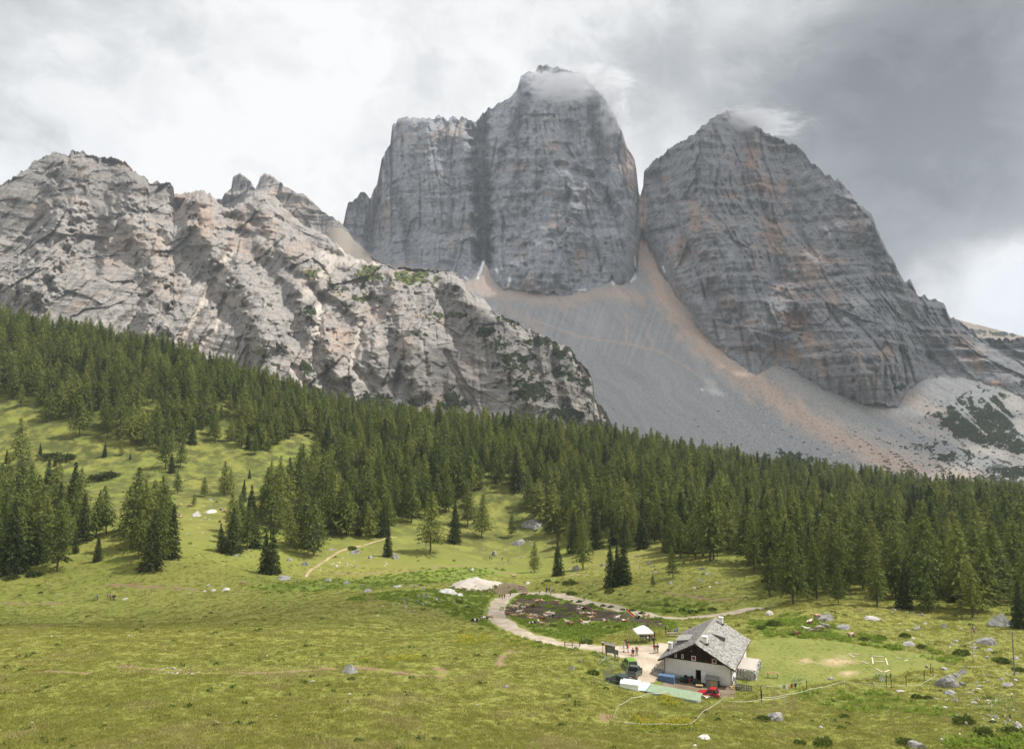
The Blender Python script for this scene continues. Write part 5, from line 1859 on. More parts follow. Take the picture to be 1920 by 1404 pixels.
def cm(c):
    return mm('cloth_' + c.replace(' ', '_'), CLOTH[c], 0.9, 0.12)


PEOPLE = [  # column, row, pose, facing (deg), jacket, trousers, hair, rucksack, where
    (1136, 1224, 'stand', 60, 'orange', 'khaki', 'brown', None, 'reading the large notice board'),
    (1170, 1222, 'talk', -60, 'light blue', 'white', 'blond', None, 'standing on the lawn edge under the flagpole'),
    (1177.4, 1223, 'stand', 100, 'pink', 'pink', 'brown', None, 'standing in pink on the gravel under the flagpole'),
    (1176.5, 1216, 'stand', 200, 'navy', 'black', 'black', None, 'half hidden behind the person in pink'),
    (1187, 1229, 'sit', 200, 'navy', 'red', 'black', None, 'crouching on the yard beside the green car'),
    (1194, 1229.5, 'stand', 10, 'grey', 'khaki', 'white', 'orange', 'standing behind the green car with an orange rucksack'),
    (1227.5, 1225.5, 'walk', 15, 'black', 'grey', 'brown', 'red', 'walking to the hut with a red rucksack'),
    (1233, 1224.5, 'stand', -20, 'black', 'khaki', 'brown', None, 'standing beside the walker with the red rucksack'),
    (1226, 1211, 'walk', 160, 'black', 'black', 'brown', None, 'in black walking from the tent to the yard'),
    (1227.5, 1199, 'stand', 90, 'black', 'black', 'black', None, 'dressed in black next to the white tent'),
    (1201, 1201, 'stand', 30, 'navy', 'navy', 'brown', None, 'at the outer corner under the white tent'),
    (1205.5, 1201.5, 'stand', 0, 'blue', 'black', 'brown', None, 'with a blue jacket under the white tent'),
    (1211, 1202, 'stand', 20, 'blue', 'navy', 'black', None, 'with blue jacket and navy trousers under the white tent'),
    (1215, 1199, 'stand', 180, 'white', 'red', 'brown', None, 'in white at the back of the tent group'),
    (1218, 1202.5, 'stand', -30, 'red', 'navy', 'brown', 'orange', 'in red with orange rucksack under the tent'),
    (1222, 1200, 'stand', 200, 'light blue', 'navy', 'blond', None, 'in light blue at the right of the tent group'),
    (1248.5, 1189, 'stand', 260, 'black', 'khaki', 'brown', None, 'standing at the end of the picnic table'),
    (1255, 1191.5, 'sit', 10, 'black', 'black', 'black', None, 'sitting in black at the picnic table'),
    (1266, 1191, 'sit', 20, 'blue', 'navy', 'brown', None, 'sitting in bright blue on the near picnic bench'),
    (1270, 1187, 'sit', 190, 'light blue', 'khaki', 'black', None, 'sitting in light blue on the far picnic bench'),
    (937, 1122, 'walk', 200, 'grey', 'black', 'white', 'navy', 'of the group of three on the outer road bend, with navy rucksack'),
    (941.7, 1123.5, 'walk', 200, 'red', 'navy', 'brown', None, 'small and in red between two others on the road bend'),
    (946, 1123, 'walk', 200, 'navy', 'black', 'black', None, 'in navy of the group of three on the outer road bend'),
    (957, 1118, 'walk', 150, 'purple', 'navy', 'brown', 'blue', 'in purple walking alone on the road bend'),
    (1011.7, 1114, 'walk', 100, 'pink', 'black', 'white', None, 'in pink walking alone at the top of the road loop'),
    (1024, 1116, 'stand', 40, 'purple', 'white', 'brown', None, 'in purple at the front of the road group'),
    (1025, 1108.5, 'stand', 180, 'navy', 'black', 'white', 'grey', 'in navy with grey rucksack of the road group'),
    (1030.4, 1109, 'stand', 200, 'pink', 'navy', 'brown', None, 'in bright pink at the back of the road group'),
    (1032.5, 1116, 'stand', -60, 'white', 'grey', 'blond', 'purple', 'in white with purple rucksack of the road group'),
    (1039, 1113, 'stand', 120, 'navy', 'khaki', 'brown', 'light blue', 'at the right of the road group'),
    (1095.4, 1126.5, 'walk', 250, 'blue', 'navy', 'brown', None, 'in blue walking alone along the straight of the road'),
    (907.5, 1050, 'walk', 240, 'white', 'black', 'black', 'navy', 'in white leading the hikers on the meadow below the boulder'),
    (912.7, 1049.5, 'walk', 240, 'green', 'grey', 'brown', None, 'in green second of the hikers below the boulder'),
    (918, 1049.5, 'walk', 240, 'navy', 'navy', 'brown', 'black', 'in navy in the row of hikers below the boulder'),
    (921.9, 1049.5, 'walk', 240, 'green', 'black', 'blond', 'light blue', 'in green with light blue rucksack below the boulder'),
    (941.4, 1051, 'walk', 240, 'navy', 'black', 'brown', 'purple', 'in navy lagging behind the row of hikers'),
    (953, 1053, 'walk', 240, 'pink', 'black', 'brown', None, 'in pink last of the hikers on the meadow'),
    (183, 1124.5, 'walk', 95, 'light blue', 'black', 'blond', 'black', 'in light blue with black rucksack on the hollow path'),
    (202, 1122.5, 'walk', 95, 'light blue', 'black', 'grey', 'grey', 'in light blue with grey rucksack on the hollow path'),
    (206.5, 1124, 'walk', 95, 'red', 'black', 'brown', 'red', 'in red on the hollow path'),
    (212.3, 1125, 'walk', 95, 'black', 'black', 'brown', 'black', 'in black on the hollow path behind the one in red'),
    (215.8, 1125, 'walk', 95, 'navy', 'grey', 'black', 'navy', 'in navy beside the cairn on the hollow path'),
]
items = []
for (px, py, pose, fac, jc, tc, hc, bag, where) in PEOPLE:
    p = gpos(px, py)
    lab = 'person %s' % where
    e = POSES[pose]
    o = mesh_copy('person', e['body'])
    o.location = p + Vector((0, 0, 0.08 if p.y < 250 else 0.02))
    o.rotation_euler = (0, 0, R(-fac))
    s_ = random.Random(px).uniform(0.96, 1.06)
    o.scale = (s_, s_, s_)
    tag(o, lab, 'person', 'people around the hut and on the paths')
    mesh_copy('jacket', e['jacket'], o, cm(jc))
    mesh_copy('trousers', e['trousers'], o, cm(tc))
    mesh_copy('shoes', e['shoe'], o)
    mesh_copy('hair', e['hair'], o, cm(hc))
    if bag:
        mesh_copy('rucksack', e['rucksack'], o, cm(bag))
    items.append((o, lab, px))
tell_apart(items)


# ------------------------------------------------------------------ cattle
def cow_meshes():
    out = {}
    for pose in ('standing', 'grazing', 'lying'):
        z = 0.0 if pose != 'lying' else -0.52
        V = [(0, -0.72, 1.12 + z), (0, -0.25, 1.05 + z), (0, 0.30, 1.06 + z), (0, 0.66, 1.12 + z)]
        Rr = [(0.27, 0.26), (0.33, 0.35), (0.32, 0.34), (0.24, 0.28)]
        E = [(0, 1), (1, 2), (2, 3)]
        if pose == 'grazing':
            nk = [(0, 0.95, 0.92), (0, 1.15, 0.55), (0, 1.30, 0.28)]
        else:
            nk = [(0, 0.92, 1.30 + z), (0, 1.10, 1.42 + z), (0, 1.42, 1.28 + z)]
        b0 = len(V)
        V += nk
        Rr += [0.17, 0.135, 0.085]
        E += [(3, b0), (b0, b0 + 1), (b0 + 1, b0 + 2)]
        for sx in (-1, 1):                      # ears
            V.append((sx * 0.24, nk[1][1] - 0.03, nk[1][2] + 0.05))
            Rr.append(0.035)
            E.append((b0 + 1, len(V) - 1))
        V += [(0, -1.0, 1.10 + z), (0, -1.06, 0.62 + max(z, -0.3)), (0, -1.05, 0.45 + max(z, -0.3))]      # tail
        Rr += [0.04, 0.022, 0.04]
        E += [(0, len(V) - 3), (len(V) - 3, len(V) - 2), (len(V) - 2, len(V) - 1)]
        if pose == 'lying':
            for sx in (-1, 1):
                for (ya, yk, yf, src) in ((0.55, 0.80, 0.45, 3), (-0.55, -0.15, -0.50, 0)):
                    k = len(V)
                    V += [(sx * 0.26, ya, 0.34), (sx * 0.36, yk, 0.14), (sx * 0.33, yf, 0.09)]
                    Rr += [0.17, 0.085, 0.06]
                    E += [(src, k), (k, k + 1), (k + 1, k + 2)]
        else:
            for sx in (-1, 1):
                k = len(V)
                f = 0.10 if sx > 0 else -0.06
                V += [(sx * 0.18, 0.58, 0.78), (sx * 0.17, 0.60 + f, 0.42), (sx * 0.17, 0.58 + f, 0.05)]
                Rr += [0.13, 0.065, 0.065]
                E += [(3, k), (k, k + 1), (k + 1, k + 2)]
                k = len(V)
                V += [(sx * 0.19, -0.66, 0.80), (sx * 0.18, -0.82 - f, 0.46), (sx * 0.18, -0.74 - f, 0.05)]
                Rr += [0.17, 0.065, 0.065]
                E += [(0, k), (k, k + 1), (k + 1, k + 2)]
        body = skin_mesh('cow', V, E, Rr, 1)
        hp = Vector(nk[1])
        b = MB()
        for sx in (-1, 1):
            b.tube([hp + Vector((sx * 0.08, -0.02, 0.10)), hp + Vector((sx * 0.20, 0.0, 0.18)), hp + Vector((sx * 0.24, 0.06, 0.30))], [0.03, 0.024, 0.008], 6)
        horn = b.mesh('horn', m_newwood, True)
        b = MB()
        b.lathe([(0.03, -0.14), (0.13, -0.08), (0.16, 0.02), (0.12, 0.10)], (0, -0.48, 0.68 + (z + 0.1 if z else 0)), 10)
        udder = b.mesh('udder', m_skin, True)
        out[pose] = (body, horn, udder)
    return out


COW = cow_meshes()


def hide(name, a, b_, thr=0.5, scale=1.5):
    m, T = new_mat('hide_' + name)
    T.bsdf.inputs['Roughness'].default_value = 0.7
    oi = T.node('ShaderNodeObjectInfo')
    p = T.vmath('ADD', T.node('ShaderNodeTexCoord').outputs['Object'], oi.outputs['Location'])
    n = T.noise(p, scale, 2, 0.5)
    set_col(T, T.mix(T.maprange(n, thr - 0.03, thr + 0.03), a, b_))
    return m


WHITE_H = (0.66, 0.62, 0.54)
HIDES = {'brown and white': hide('red_pied', (0.30, 0.115, 0.045), WHITE_H, 0.53), 'black and white': hide('black_pied', (0.022, 0.02, 0.02), WHITE_H, 0.53),
         'tan': hide('tan', (0.36, 0.24, 0.15), (0.47, 0.35, 0.24), 0.5), 'cream': hide('cream', (0.56, 0.47, 0.36), (0.66, 0.59, 0.48), 0.5),
         'brown': hide('brown', (0.18, 0.09, 0.05), (0.25, 0.14, 0.08), 0.5), 'grey': hide('grey', (0.26, 0.22, 0.19), (0.36, 0.31, 0.27), 0.5), 'tan and white': hide('tan_pied', (0.46, 0.26, 0.14), WHITE_H, 0.5)}
for body, horn, udder in COW.values():
    body.materials.append(HIDES['tan'])
S_, G_, L_ = 'standing', 'grazing', 'lying'
PEN, FAR_, BANK, UP = 'in the muddy pen', 'beside the brown track above the pen', 'on the bank below the long boulder behind the hut', 'by the upper meadow boulders'
COWS = [(963.7, 1084, S_, 'tan', FAR_), (978, 1104, S_, 'tan', FAR_), (982, 1119, S_, 'brown', 'at the upper rim of the pen'), (942, 1144, S_, 'cream', 'on the gravel road itself'), (1043, 1133, S_, 'tan', PEN), (1006, 1133, S_, 'brown and white', PEN), (1013, 1132, S_, 'brown and white', PEN), (975.6, 1136, L_, 'tan', PEN),
        (960, 1139, L_, 'cream', PEN), (966, 1141, L_, 'tan and white', PEN), (988, 1138, L_, 'tan', PEN), (1000.6, 1137, L_, 'brown', PEN), (954.8, 1157, S_, 'brown', PEN), (964, 1157, L_, 'tan', PEN), (973, 1149.6, L_, 'cream', PEN), (977, 1155, L_, 'tan', PEN), (981, 1145, S_, 'tan and white', PEN),
        (995.4, 1158, L_, 'tan', PEN), (1003, 1158, L_, 'cream', PEN), (997.5, 1163.5, L_, 'tan', PEN), (1018, 1162, L_, 'brown', PEN), (1024.6, 1152.7, L_, 'tan and white', PEN), (1032, 1153, L_, 'cream', PEN), (1026, 1158, L_, 'cream', PEN), (1034, 1160, S_, 'black and white', PEN),
        (998.5, 1171.5, L_, 'black and white', PEN), (1010, 1170, L_, 'tan and white', PEN), (1017, 1172.5, L_, 'tan', PEN), (1065, 1169, L_, 'cream', PEN), (1071, 1172.5, L_, 'brown', PEN), (1089, 1168, L_, 'brown and white', PEN), (1097, 1172, L_, 'cream', PEN), (1085, 1148.5, S_, 'cream', PEN), (1090, 1146.5, S_, 'black and white', PEN), (1098.5, 1145, S_, 'brown', PEN),
        (1092, 1153, L_, 'brown and white', PEN), (1103, 1154, L_, 'brown and white', PEN), (1112, 1155, L_, 'tan', PEN), (1109, 1160.5, L_, 'tan', PEN), (1137, 1168, L_, 'brown and white', PEN), (1156, 1161, L_, 'cream', PEN), (1170, 1167.5, L_, 'brown and white', PEN), (1196, 1160, L_, 'black and white', 'behind the flag'), (1213, 1158, L_, 'tan', PEN),
        (889, 1166, L_, 'black and white', 'outside the road bend'), (909, 1165, S_, 'black and white', 'outside the road bend'), (918, 1163, S_, 'tan', 'outside the road bend'), (871.5, 1108, S_, 'tan and white', 'beside the pale rock slab'), (886, 1103, L_, 'black and white', 'beside the pale rock slab'), (876, 1109, L_, 'cream', 'beside the pale rock slab'),
        (1518, 1173, S_, 'brown and white', BANK), (1515, 1183, L_, 'cream', BANK), (1537, 1185, G_, 'grey', BANK), (1548, 1181, S_, 'grey', BANK), (1532.7, 1162.3, S_, 'tan', BANK), (1496, 1192, L_, 'brown', BANK), (1597.7, 1193.4, L_, 'tan', BANK),
        (327, 962, L_, 'brown and white', UP), (336.5, 966, L_, 'tan and white', UP), (337, 971, L_, 'brown and white', UP), (355, 951, S_, 'brown and white', UP), (420, 960, L_, 'brown and white', UP), (416, 957, L_, 'black and white', UP), (412, 979, L_, 'brown', UP), (443, 951, L_, 'black and white', UP), (456, 1097, G_, 'tan', 'alone on the meadow left of the trail')]
CR = random.Random(11)
items = []
for (px, py, pose, col_, where) in COWS:
    p = gpos(px, py)
    o = mesh_copy('cow', COW[pose][0], None, HIDES[col_])
    ang = CR.choice([90, -90, 70, -70, 120, -120, 60, 100, 20, 200]) + CR.uniform(-20, 20)
    if pose == G_:
        ang = 90
    o.rotation_euler = (0, 0, R(ang))
    o.location = p + Vector((0, 0, 0.06 if where == PEN else 0.0))
    s_ = CR.uniform(0.96, 1.12)
    o.scale = (s_,) * 3
    mesh_copy('horns', COW[pose][1], o)
    if pose != L_:
        mesh_copy('udder', COW[pose][2], o)
    lab = '%s cow %s %s' % (col_, pose, where)
    tag(o, lab, 'cow', 'cattle herd near the hut')
    items.append((o, lab, px))
tell_apart(items)

# ------------------------------------------------------------------ boulders
m_boulder, T = new_mat('boulder_limestone')
p_ = T.node('ShaderNodeNewGeometry').outputs['Position']
n1, n2, n3 = T.noise(p_, 0.9, 5, 0.65), T.noise(p_, 4.0, 5, 0.7), T.noise(p_, 0.12, 2, 0.5)
c = T.mix(T.maprange(n1, 0.35, 0.65), (0.17, 0.165, 0.155), (0.36, 0.35, 0.33))
c = T.mix(T.math('MULTIPLY', T.maprange(n2, 0.5, 0.7), 0.7), c, (0.09, 0.088, 0.08))
c = T.mix(T.math('MULTIPLY', T.maprange(n3, 0.5, 0.7), 0.6), c, (0.58, 0.56, 0.53))
set_col(T, c)
set_bump(T, T.math('ADD', n1, T.math('MULTIPLY', n2, 0.5)), 0.7, 0.25)
m_boulder_pale, T = new_mat('pale_limestone')
p_ = T.node('ShaderNodeNewGeometry').outputs['Position']
n1, n2 = T.noise(p_, 1.1, 5, 0.65), T.noise(p_, 4.0, 5, 0.7)
c = T.mix(T.maprange(n1, 0.35, 0.65), (0.40, 0.385, 0.36), (0.66, 0.64, 0.60))
set_col(T, T.mix(T.math('MULTIPLY', T.maprange(n2, 0.58, 0.75), 0.5), c, (0.22, 0.21, 0.19)))
set_bump(T, n2, 0.5, 0.2)


def rock_mesh(seed, sub=3):
    """angular boulder about 2 wide: a ball cut by planes and roughened"""
    rg = np.random.default_rng(seed)
    bm = bmesh.new()
    bmesh.ops.create_icosphere(bm, subdivisions=sub, radius=1.0)
    co = np.array([v.co for v in bm.verts])
    co *= np.array([1, rg.uniform(0.75, 1.0), rg.uniform(0.7, 1.0)])
    for k in range(13):
        n = rg.normal(0, 1, 3)
        n[2] = abs(n[2]) * 0.8
        n /= np.linalg.norm(n)
        h = rg.uniform(0.38, 0.75)
        d = co @ n - h
        co -= np.outer(np.clip(d, 0, None) * 0.98, n)
    nn = co / np.linalg.norm(co, axis=1, keepdims=True)
    f = 0.07 * fbm(co[:, 0] * 2.1 + seed, co[:, 1] * 2.1 + co[:, 2] * 1.7, 3, 0.6, seed=seed)
    co += nn * f[:, None]
    for v, c_ in zip(bm.verts, co):
        v.co = c_
    me = bpy.data.meshes.new('boulder')
    bm.to_mesh(me)
    bm.free()
    me.materials.append(m_boulder)
    return me


ROCKS = [rock_mesh(s) for s in range(9)]
TRAILB, HOLLOW, STONY, DOWN, LAWNB, RIGHT = 'along the foot of the trail', 'in the boulder field left of the gravel heap', 'on the stony meadow behind the road', 'on the slope right of the poles', 'on the grassy bank behind the lawn', 'at the corner of the lawn fence'
BOULDERS = [(529, 1087, 34, 11, 'long flat grey boulder below the twin spruces'), (555, 1090, 9, 5, 'small boulder ' + TRAILB), (614.6, 1090, 18, 10, 'rounded boulder ' + TRAILB), (650, 1094, 15, 12, 'angular boulder ' + TRAILB), (687.5, 1109, 18, 14, 'tall angular boulder at the edge of the boulder field'), (678, 1098.6, 10, 6, 'small boulder behind the tall angular one'), (543, 1051, 15, 9, 'grey boulder under the larches left of the trail'), (570, 1060, 19, 15, 'big boulder beside the trail bend'), (620, 1031, 14, 8, 'boulder right at the upper side of the trail'), (694, 1046, 14, 9, 'smooth boulder in the shade below the trail'), (739.6, 1047, 18, 18, 'big round boulder next to a dark spruce'), (666, 1037, 28, 13, 'mossy rock ledge below the trail'), (927, 1041, 16, 14, 'pointed boulder above the row of hikers'), (971, 1021, 26, 15, 'flat-topped boulder with grass in the clearing'), (630, 1062, 12, 6, 'low boulder below the trail middle'), (650, 1058, 8, 5, 'small block below the trail middle'), (666.7, 1062, 7, 7, 'little upright block below the trail middle'), (886.7, 1069, 15, 7, 'white stone above the gravel heap'),
            (834.6, 1114, 42, 17, 'large pale rock slab left of the gravel heap'), (861, 1117, 20, 10, 'boulder at the end of the pale slab'), (798, 1121, 17, 16, 'pointed boulder ' + HOLLOW), (778.6, 1100, 11, 8, 'boulder ' + HOLLOW), (756.5, 1125, 10, 7, 'boulder ' + HOLLOW), (763, 1131.5, 8, 6, 'boulder ' + HOLLOW), (782.5, 1129, 10, 7, 'boulder ' + HOLLOW), (791.7, 1134, 9, 7, 'boulder ' + HOLLOW), (817, 1126, 13, 9, 'boulder ' + HOLLOW), (846, 1129, 10, 7, 'boulder ' + HOLLOW), (785, 1117, 8, 6, 'boulder ' + HOLLOW), (764, 1122, 8, 6, 'boulder ' + HOLLOW), (793, 1104, 10, 7, 'boulder ' + HOLLOW), (747, 1100, 22, 5, 'flat white stone left of the boulder field'), (989.6, 1095, 15, 9, 'pale boulder beside the track to the gravel heap'),
            (424, 1107, 20, 10, 'large white boulder near the lone tan cow'), (398.5, 1108, 16, 6, 'flat white boulder near the lone tan cow'), (390, 1099, 9, 9, 'upright white stone near the lone tan cow'), (382.6, 1109, 10, 5, 'small white stone near the lone tan cow'), (233, 1124, 15, 6, 'white cairn stone behind the walkers in the hollow'), (430, 1033, 14, 17, 'upright boulder at the foot of the grove spruces'), (440, 1043, 12, 7, 'low boulder under the grove spruces'), (366, 967, 25, 15, 'left one of two big white boulders among resting cows'), (393, 961, 22, 15, 'right one of two big white boulders among resting cows'), (338, 945, 7, 4, 'small white stone above the resting cows'), (393.5, 937, 11, 5, 'flat stone behind the big white boulders'),
            (653, 1262, 32, 25, 'lichen-covered boulder alone in the foreground meadow'), (948, 1289, 13, 9, 'small dark boulder alone below the bare path'), (1087, 1241, 11, 10, 'small upright boulder left of the notice boards'), (1073, 1255, 18, 10, 'low boulder left of the dog pen'), (1045, 1272, 6, 5, 'tiny stone in the meadow left of the pen'),
            (1547, 1164, 38, 24, 'large grey boulder behind the lawn'), (1585, 1179, 30, 13, 'long boulder leaning from the large grey one'), (1637, 1161, 32, 11, 'long low boulder near the wood edge'), (1722, 1180, 19, 12, 'boulder ' + LAWNB), (1736, 1170, 10, 6, 'white block ' + LAWNB), (1771, 1176, 18, 10, 'boulder ' + LAWNB), (1855, 1208, 30, 20, 'big sloping boulder between the two poles'), (1709, 1210, 30, 7, 'flat slab sunk in the bank above the lawn'), (1442, 1153, 22, 15, 'white boulder on a rubble heap behind the hut'), (1775, 1288, 38, 32, 'largest boulder ' + RIGHT), (1794, 1269, 22, 14, 'boulder ' + RIGHT), (1807, 1263, 20, 13, 'boulder ' + RIGHT), (1771, 1255, 20, 8, 'low boulder ' + RIGHT), (1784.6, 1301, 20, 17, 'boulder below the largest one of the corner'), (1793, 1315, 14, 11, 'smaller boulder lowest of the corner pile'), (1806, 1285, 17, 12, 'boulder right of the corner pile'),
            (1450, 1351, 32, 19, 'grey boulder with tall grass in the near meadow'), (1722, 1402, 40, 20, 'dark mossy boulder at the bottom edge'), (1539.5, 1364, 12, 6, 'flat pale stone in the near meadow'), (1557, 1274, 14, 7, 'small boulder at the near rim of the lawn'), (1654.6, 1277, 15, 8, 'boulder with flowers by the fence posts'), (1638, 1282, 9, 6, 'small block by the fence posts'), (1687, 1297, 18, 5, 'flat stone below the fence tape'), (1765.7, 1388, 12, 8, 'pale stone near the bottom edge, left of two'), (1779, 1387, 12, 8, 'pale stone near the bottom edge, right of two'), (1910.6, 1362, 18, 15, 'boulder at the right edge below the stones'), (1838.8, 1288, 14, 7, 'boulder ' + DOWN), (1890, 1286, 24, 11, 'larger boulder ' + DOWN), (1879, 1274, 12, 6, 'boulder ' + DOWN), (1857.7, 1220, 20, 6, 'flat boulder above the pole foot'), (1830.7, 1216, 16, 10, 'boulder beside the flagpole with signs'), (1852, 1233, 12, 7, 'boulder ' + DOWN), (1906.5, 1235, 20, 8, 'boulder ' + DOWN), (1905, 1276, 14, 7, 'boulder ' + DOWN), (1868.6, 1346, 16, 9, 'boulder ' + DOWN), (1855, 1342, 13, 6, 'boulder ' + DOWN), (1893, 1350, 11, 7, 'boulder ' + DOWN), (1729, 1154, 12, 8, 'boulder ' + LAWNB), (1673.6, 1150, 9, 8, 'boulder ' + LAWNB), (1738.6, 1251, 12, 8, 'square block beside the lawn posts'), (1322, 1386, 26, 9, 'white flat stone near the bottom edge'),
            (1880, 1172, 50, 36, 'tall pale outcrop at the wood edge'), (1316, 1068, 17, 10, 'boulder ' + STONY), (1314, 1090, 13, 7, 'boulder ' + STONY), (1257.5, 1095, 12, 8, 'boulder ' + STONY), (1230, 1074, 11, 7, 'boulder ' + STONY), (1193, 1044, 10, 8, 'boulder ' + STONY), (1220, 1055, 15, 5, 'boulder ' + STONY), (1387, 1151, 9, 5, 'white stone beside the road end'), (1003, 985, 48, 20, 'dark overhanging rock in the forest clearing'), (1080, 1071, 20, 20, 'dark rock under the larch above the road'), (1130, 1061, 9, 14, 'upright rock at the left of the stony meadow'), (265, 672, 74, 56, 'rocky crag rising out of the forest skyline')]
BR = random.Random(4)
PALE = ('white', 'pale')
items = []
for (px, py, w, h, lab) in BOULDERS:
    p = gpos(px, py)
    sx = w * p.y / F / 2 * (1.3 if w > 25 else 1.12 if w > 17 else 0.98)
    sz = h * p.y / F / (1.2 if w > 17 else 1.15)
    o = mesh_copy('boulder', BR.choice(ROCKS), None, m_boulder_pale if any(k in lab for k in PALE) else m_boulder)
    o.location = p + Vector((0, sx * 0.25, sz * 0.10))
    o.scale = (sx, sx * BR.uniform(0.75, 1.0), max(sz * 0.75, sx * 0.25))
    o.rotation_euler = (BR.uniform(-0.2, 0.2), BR.uniform(-0.25, 0.25), BR.uniform(0, 0.9))
    tag(o, lab, 'boulder', 'boulders strewn over the meadow')
    items.append((o, lab, px))
tell_apart(items)
# white gravel heap
HEAP = xy([(846, 1097), (862, 1090), (900, 1088), (940, 1094), (930, 1103), (880, 1106), (850, 1104)])


def heap_shape(X, Y, sd):
    return np.clip(sd, 0, 7) ** 0.85 * 0.45 * (1 + 0.25 * fbm(X / 3, Y / 3, 3, seed=5))


m_heap = gravel_mat('white_gravel', (0.44, 0.39, 0.33), (0.54, 0.49, 0.43), (0.32, 0.27, 0.22))
h_o = patch('gravel_heap', HEAP, m_heap, 0.1, 'heap of white gravel beside the brown track', step=0.8, rag=1.6, seed=40, kind='thing', mound=heap_shape)
tag(h_o, None, 'gravel heap')
# ------------------------------------------------------------------ things around the hut
m_green_sheet = mm('green_sheet_metal', (0.22, 0.29, 0.19), 0.55, 0.12, 2)
m_blue_sheet = mm('pale_blue_sheet', (0.42, 0.50, 0.56), 0.5, 0.12, 2)
m_tarp = mm('white_tarpaulin', (0.80, 0.80, 0.80), 0.55, 0.04, 2)
m_bluetarp = mm('blue_tarpaulin', (0.09, 0.15, 0.26), 0.5, 0.2, 2)
m_binblue = mm('dark_green_plastic', (0.02, 0.06, 0.05), 0.5, 0.2)


def hutp(x, y, z=0.0):
    return hut_m @ Vector((x, y, z))


def on_ground(p):
    return Vector((p.x, p.y, gz(p.x, p.y)))


def corr_roof(p00, p10, p11, p01, n, depth, th):
    """corrugated sheet between four corners: ribs run from the 00-10 edge to the 01-11 edge"""
    b = MB()
    A, B_, C_, D_ = map(Vector, (p00, p10, p11, p01))
    up = Vector((0, 0, 1))
    vs, fs = [], []
    for i in range(n + 1):
        t = i / n
        off = up * (depth if i % 2 else 0)
        for q in (A.lerp(B_, t) + off, D_.lerp(C_, t) + off):
            vs.append(q)
        for q in (A.lerp(B_, t) + off - up * th, D_.lerp(C_, t) + off - up * th):
            vs.append(q)
    for i in range(n):
        a, c = i * 4, (i + 1) * 4
        fs += [(a, c, c + 1, a + 1), (a + 2, a + 3, c + 3, c + 2), (a, a + 2, c + 2, c), (a + 1, c + 1, c + 3, a + 3)]
    fs += [(0, 1, 3, 2), (n * 4, n * 4 + 2, n * 4 + 3, n * 4 + 1)]
    return b.add(vs, fs)


# long low shed with the green roof, in front of the yard
g_ = gz(31, 113)
ZR = g_ + 1.75
c1, c2 = at_height(1222, 1281.6, ZR + 0.25), at_height(1317.5, 1299, ZR + 0.25)
c3, c4 = at_height(1309, 1314, ZR - 0.15), at_height(1210.6, 1295.6, ZR - 0.15)
shed = thing('low_shed', 'long low shed with a pale green corrugated metal roof in front of the hut', 'shed', on_ground((c1 + c3) / 2))
inv = Vector(shed.location)
cr = [q - inv for q in (c1, c2, c3, c4)]
corr_roof(cr[0], cr[1], cr[2], cr[3], 64, 0.035, 0.03).build('roof', m_green_sheet, shed)
b = MB()
for i in range(4):
    a, c = cr[i].copy(), cr[(i + 1) % 4].copy()
    m_ = (cr[0] + cr[2]) / 2
    a, c = m_ + (a - m_) * 0.94, m_ + (c - m_) * 0.94
    b.add([(a.x, a.y, -0.8), (c.x, c.y, -0.8), (c.x, c.y, c.z - 0.06), (a.x, a.y, a.z - 0.06)], [(0, 1, 2, 3)])
b.build('wall', m_blue_sheet, shed)
# pale blue sheet roof beside it
c5, c6, c7, c8 = at_height(1206, 1278.5, ZR + 0.25), at_height(1221, 1281.2, ZR + 0.25), at_height(1209.5, 1295, ZR - 0.15), at_height(1189, 1293, ZR - 0.25)
ls = thing('lean_to', 'small lean-to with pale blue metal roof at the end of the green-roofed shed', 'shed', on_ground((c5 + c7) / 2))
inv = Vector(ls.location)
cr = [q - inv for q in (c5, c6, c7, c8)]
corr_roof(*cr, 16, 0.03, 0.03).build('roof', m_blue_sheet, ls)
b = MB()
for q in cr:
    m_ = (cr[0] + cr[2]) / 2
    w_ = m_ + (q - m_) * 0.9
    b.box((w_.x, w_.y, w_.z / 2 - 0.35), (0.09, 0.09, w_.z + 0.6))
b.build('posts', m_wood, ls)
# white tarpaulin shelter
p = gpos(1182, 1290)
wt = thing('tarpaulin_shelter', 'small white tarpaulin shelter beside the pale blue lean-to', 'shelter', p, -0.35)
b = MB()
b.add([(-1.4, -1.0, 0), (1.4, -1.0, 0), (1.4, 1.0, 0), (-1.4, 1.0, 0), (-1.4, -1.0, 0.95), (1.4, -1.0, 0.95), (1.4, 1.0, 0.95), (-1.4, 1.0, 0.95), (-1.4, 0, 1.35), (1.4, 0, 1.35)],
      [(0, 1, 5, 4), (2, 3, 7, 6), (4, 5, 9, 8), (6, 7, 8, 9), (0, 4, 8, 7, 3), (1, 2, 6, 9, 5)])
b.build('cover', m_tarp, wt)
# blue tarpaulin over a stack by the wall
p = on_ground(hutp(-4.2, -3.6))
bt = thing('tarpaulin_stack', 'blue tarpaulin over a flat stack between shed and gable wall', 'tarpaulin', p, h_ang)
b = MB()
b.box((0, 0, 0.5), (2.7, 1.3, 1.0), taper=0.96)
b.box((0.2, -0.1, 1.04), (2.3, 1.0, 0.1), rx=0.06, taper=0.9)
b.build('cover', m_bluetarp, bt)

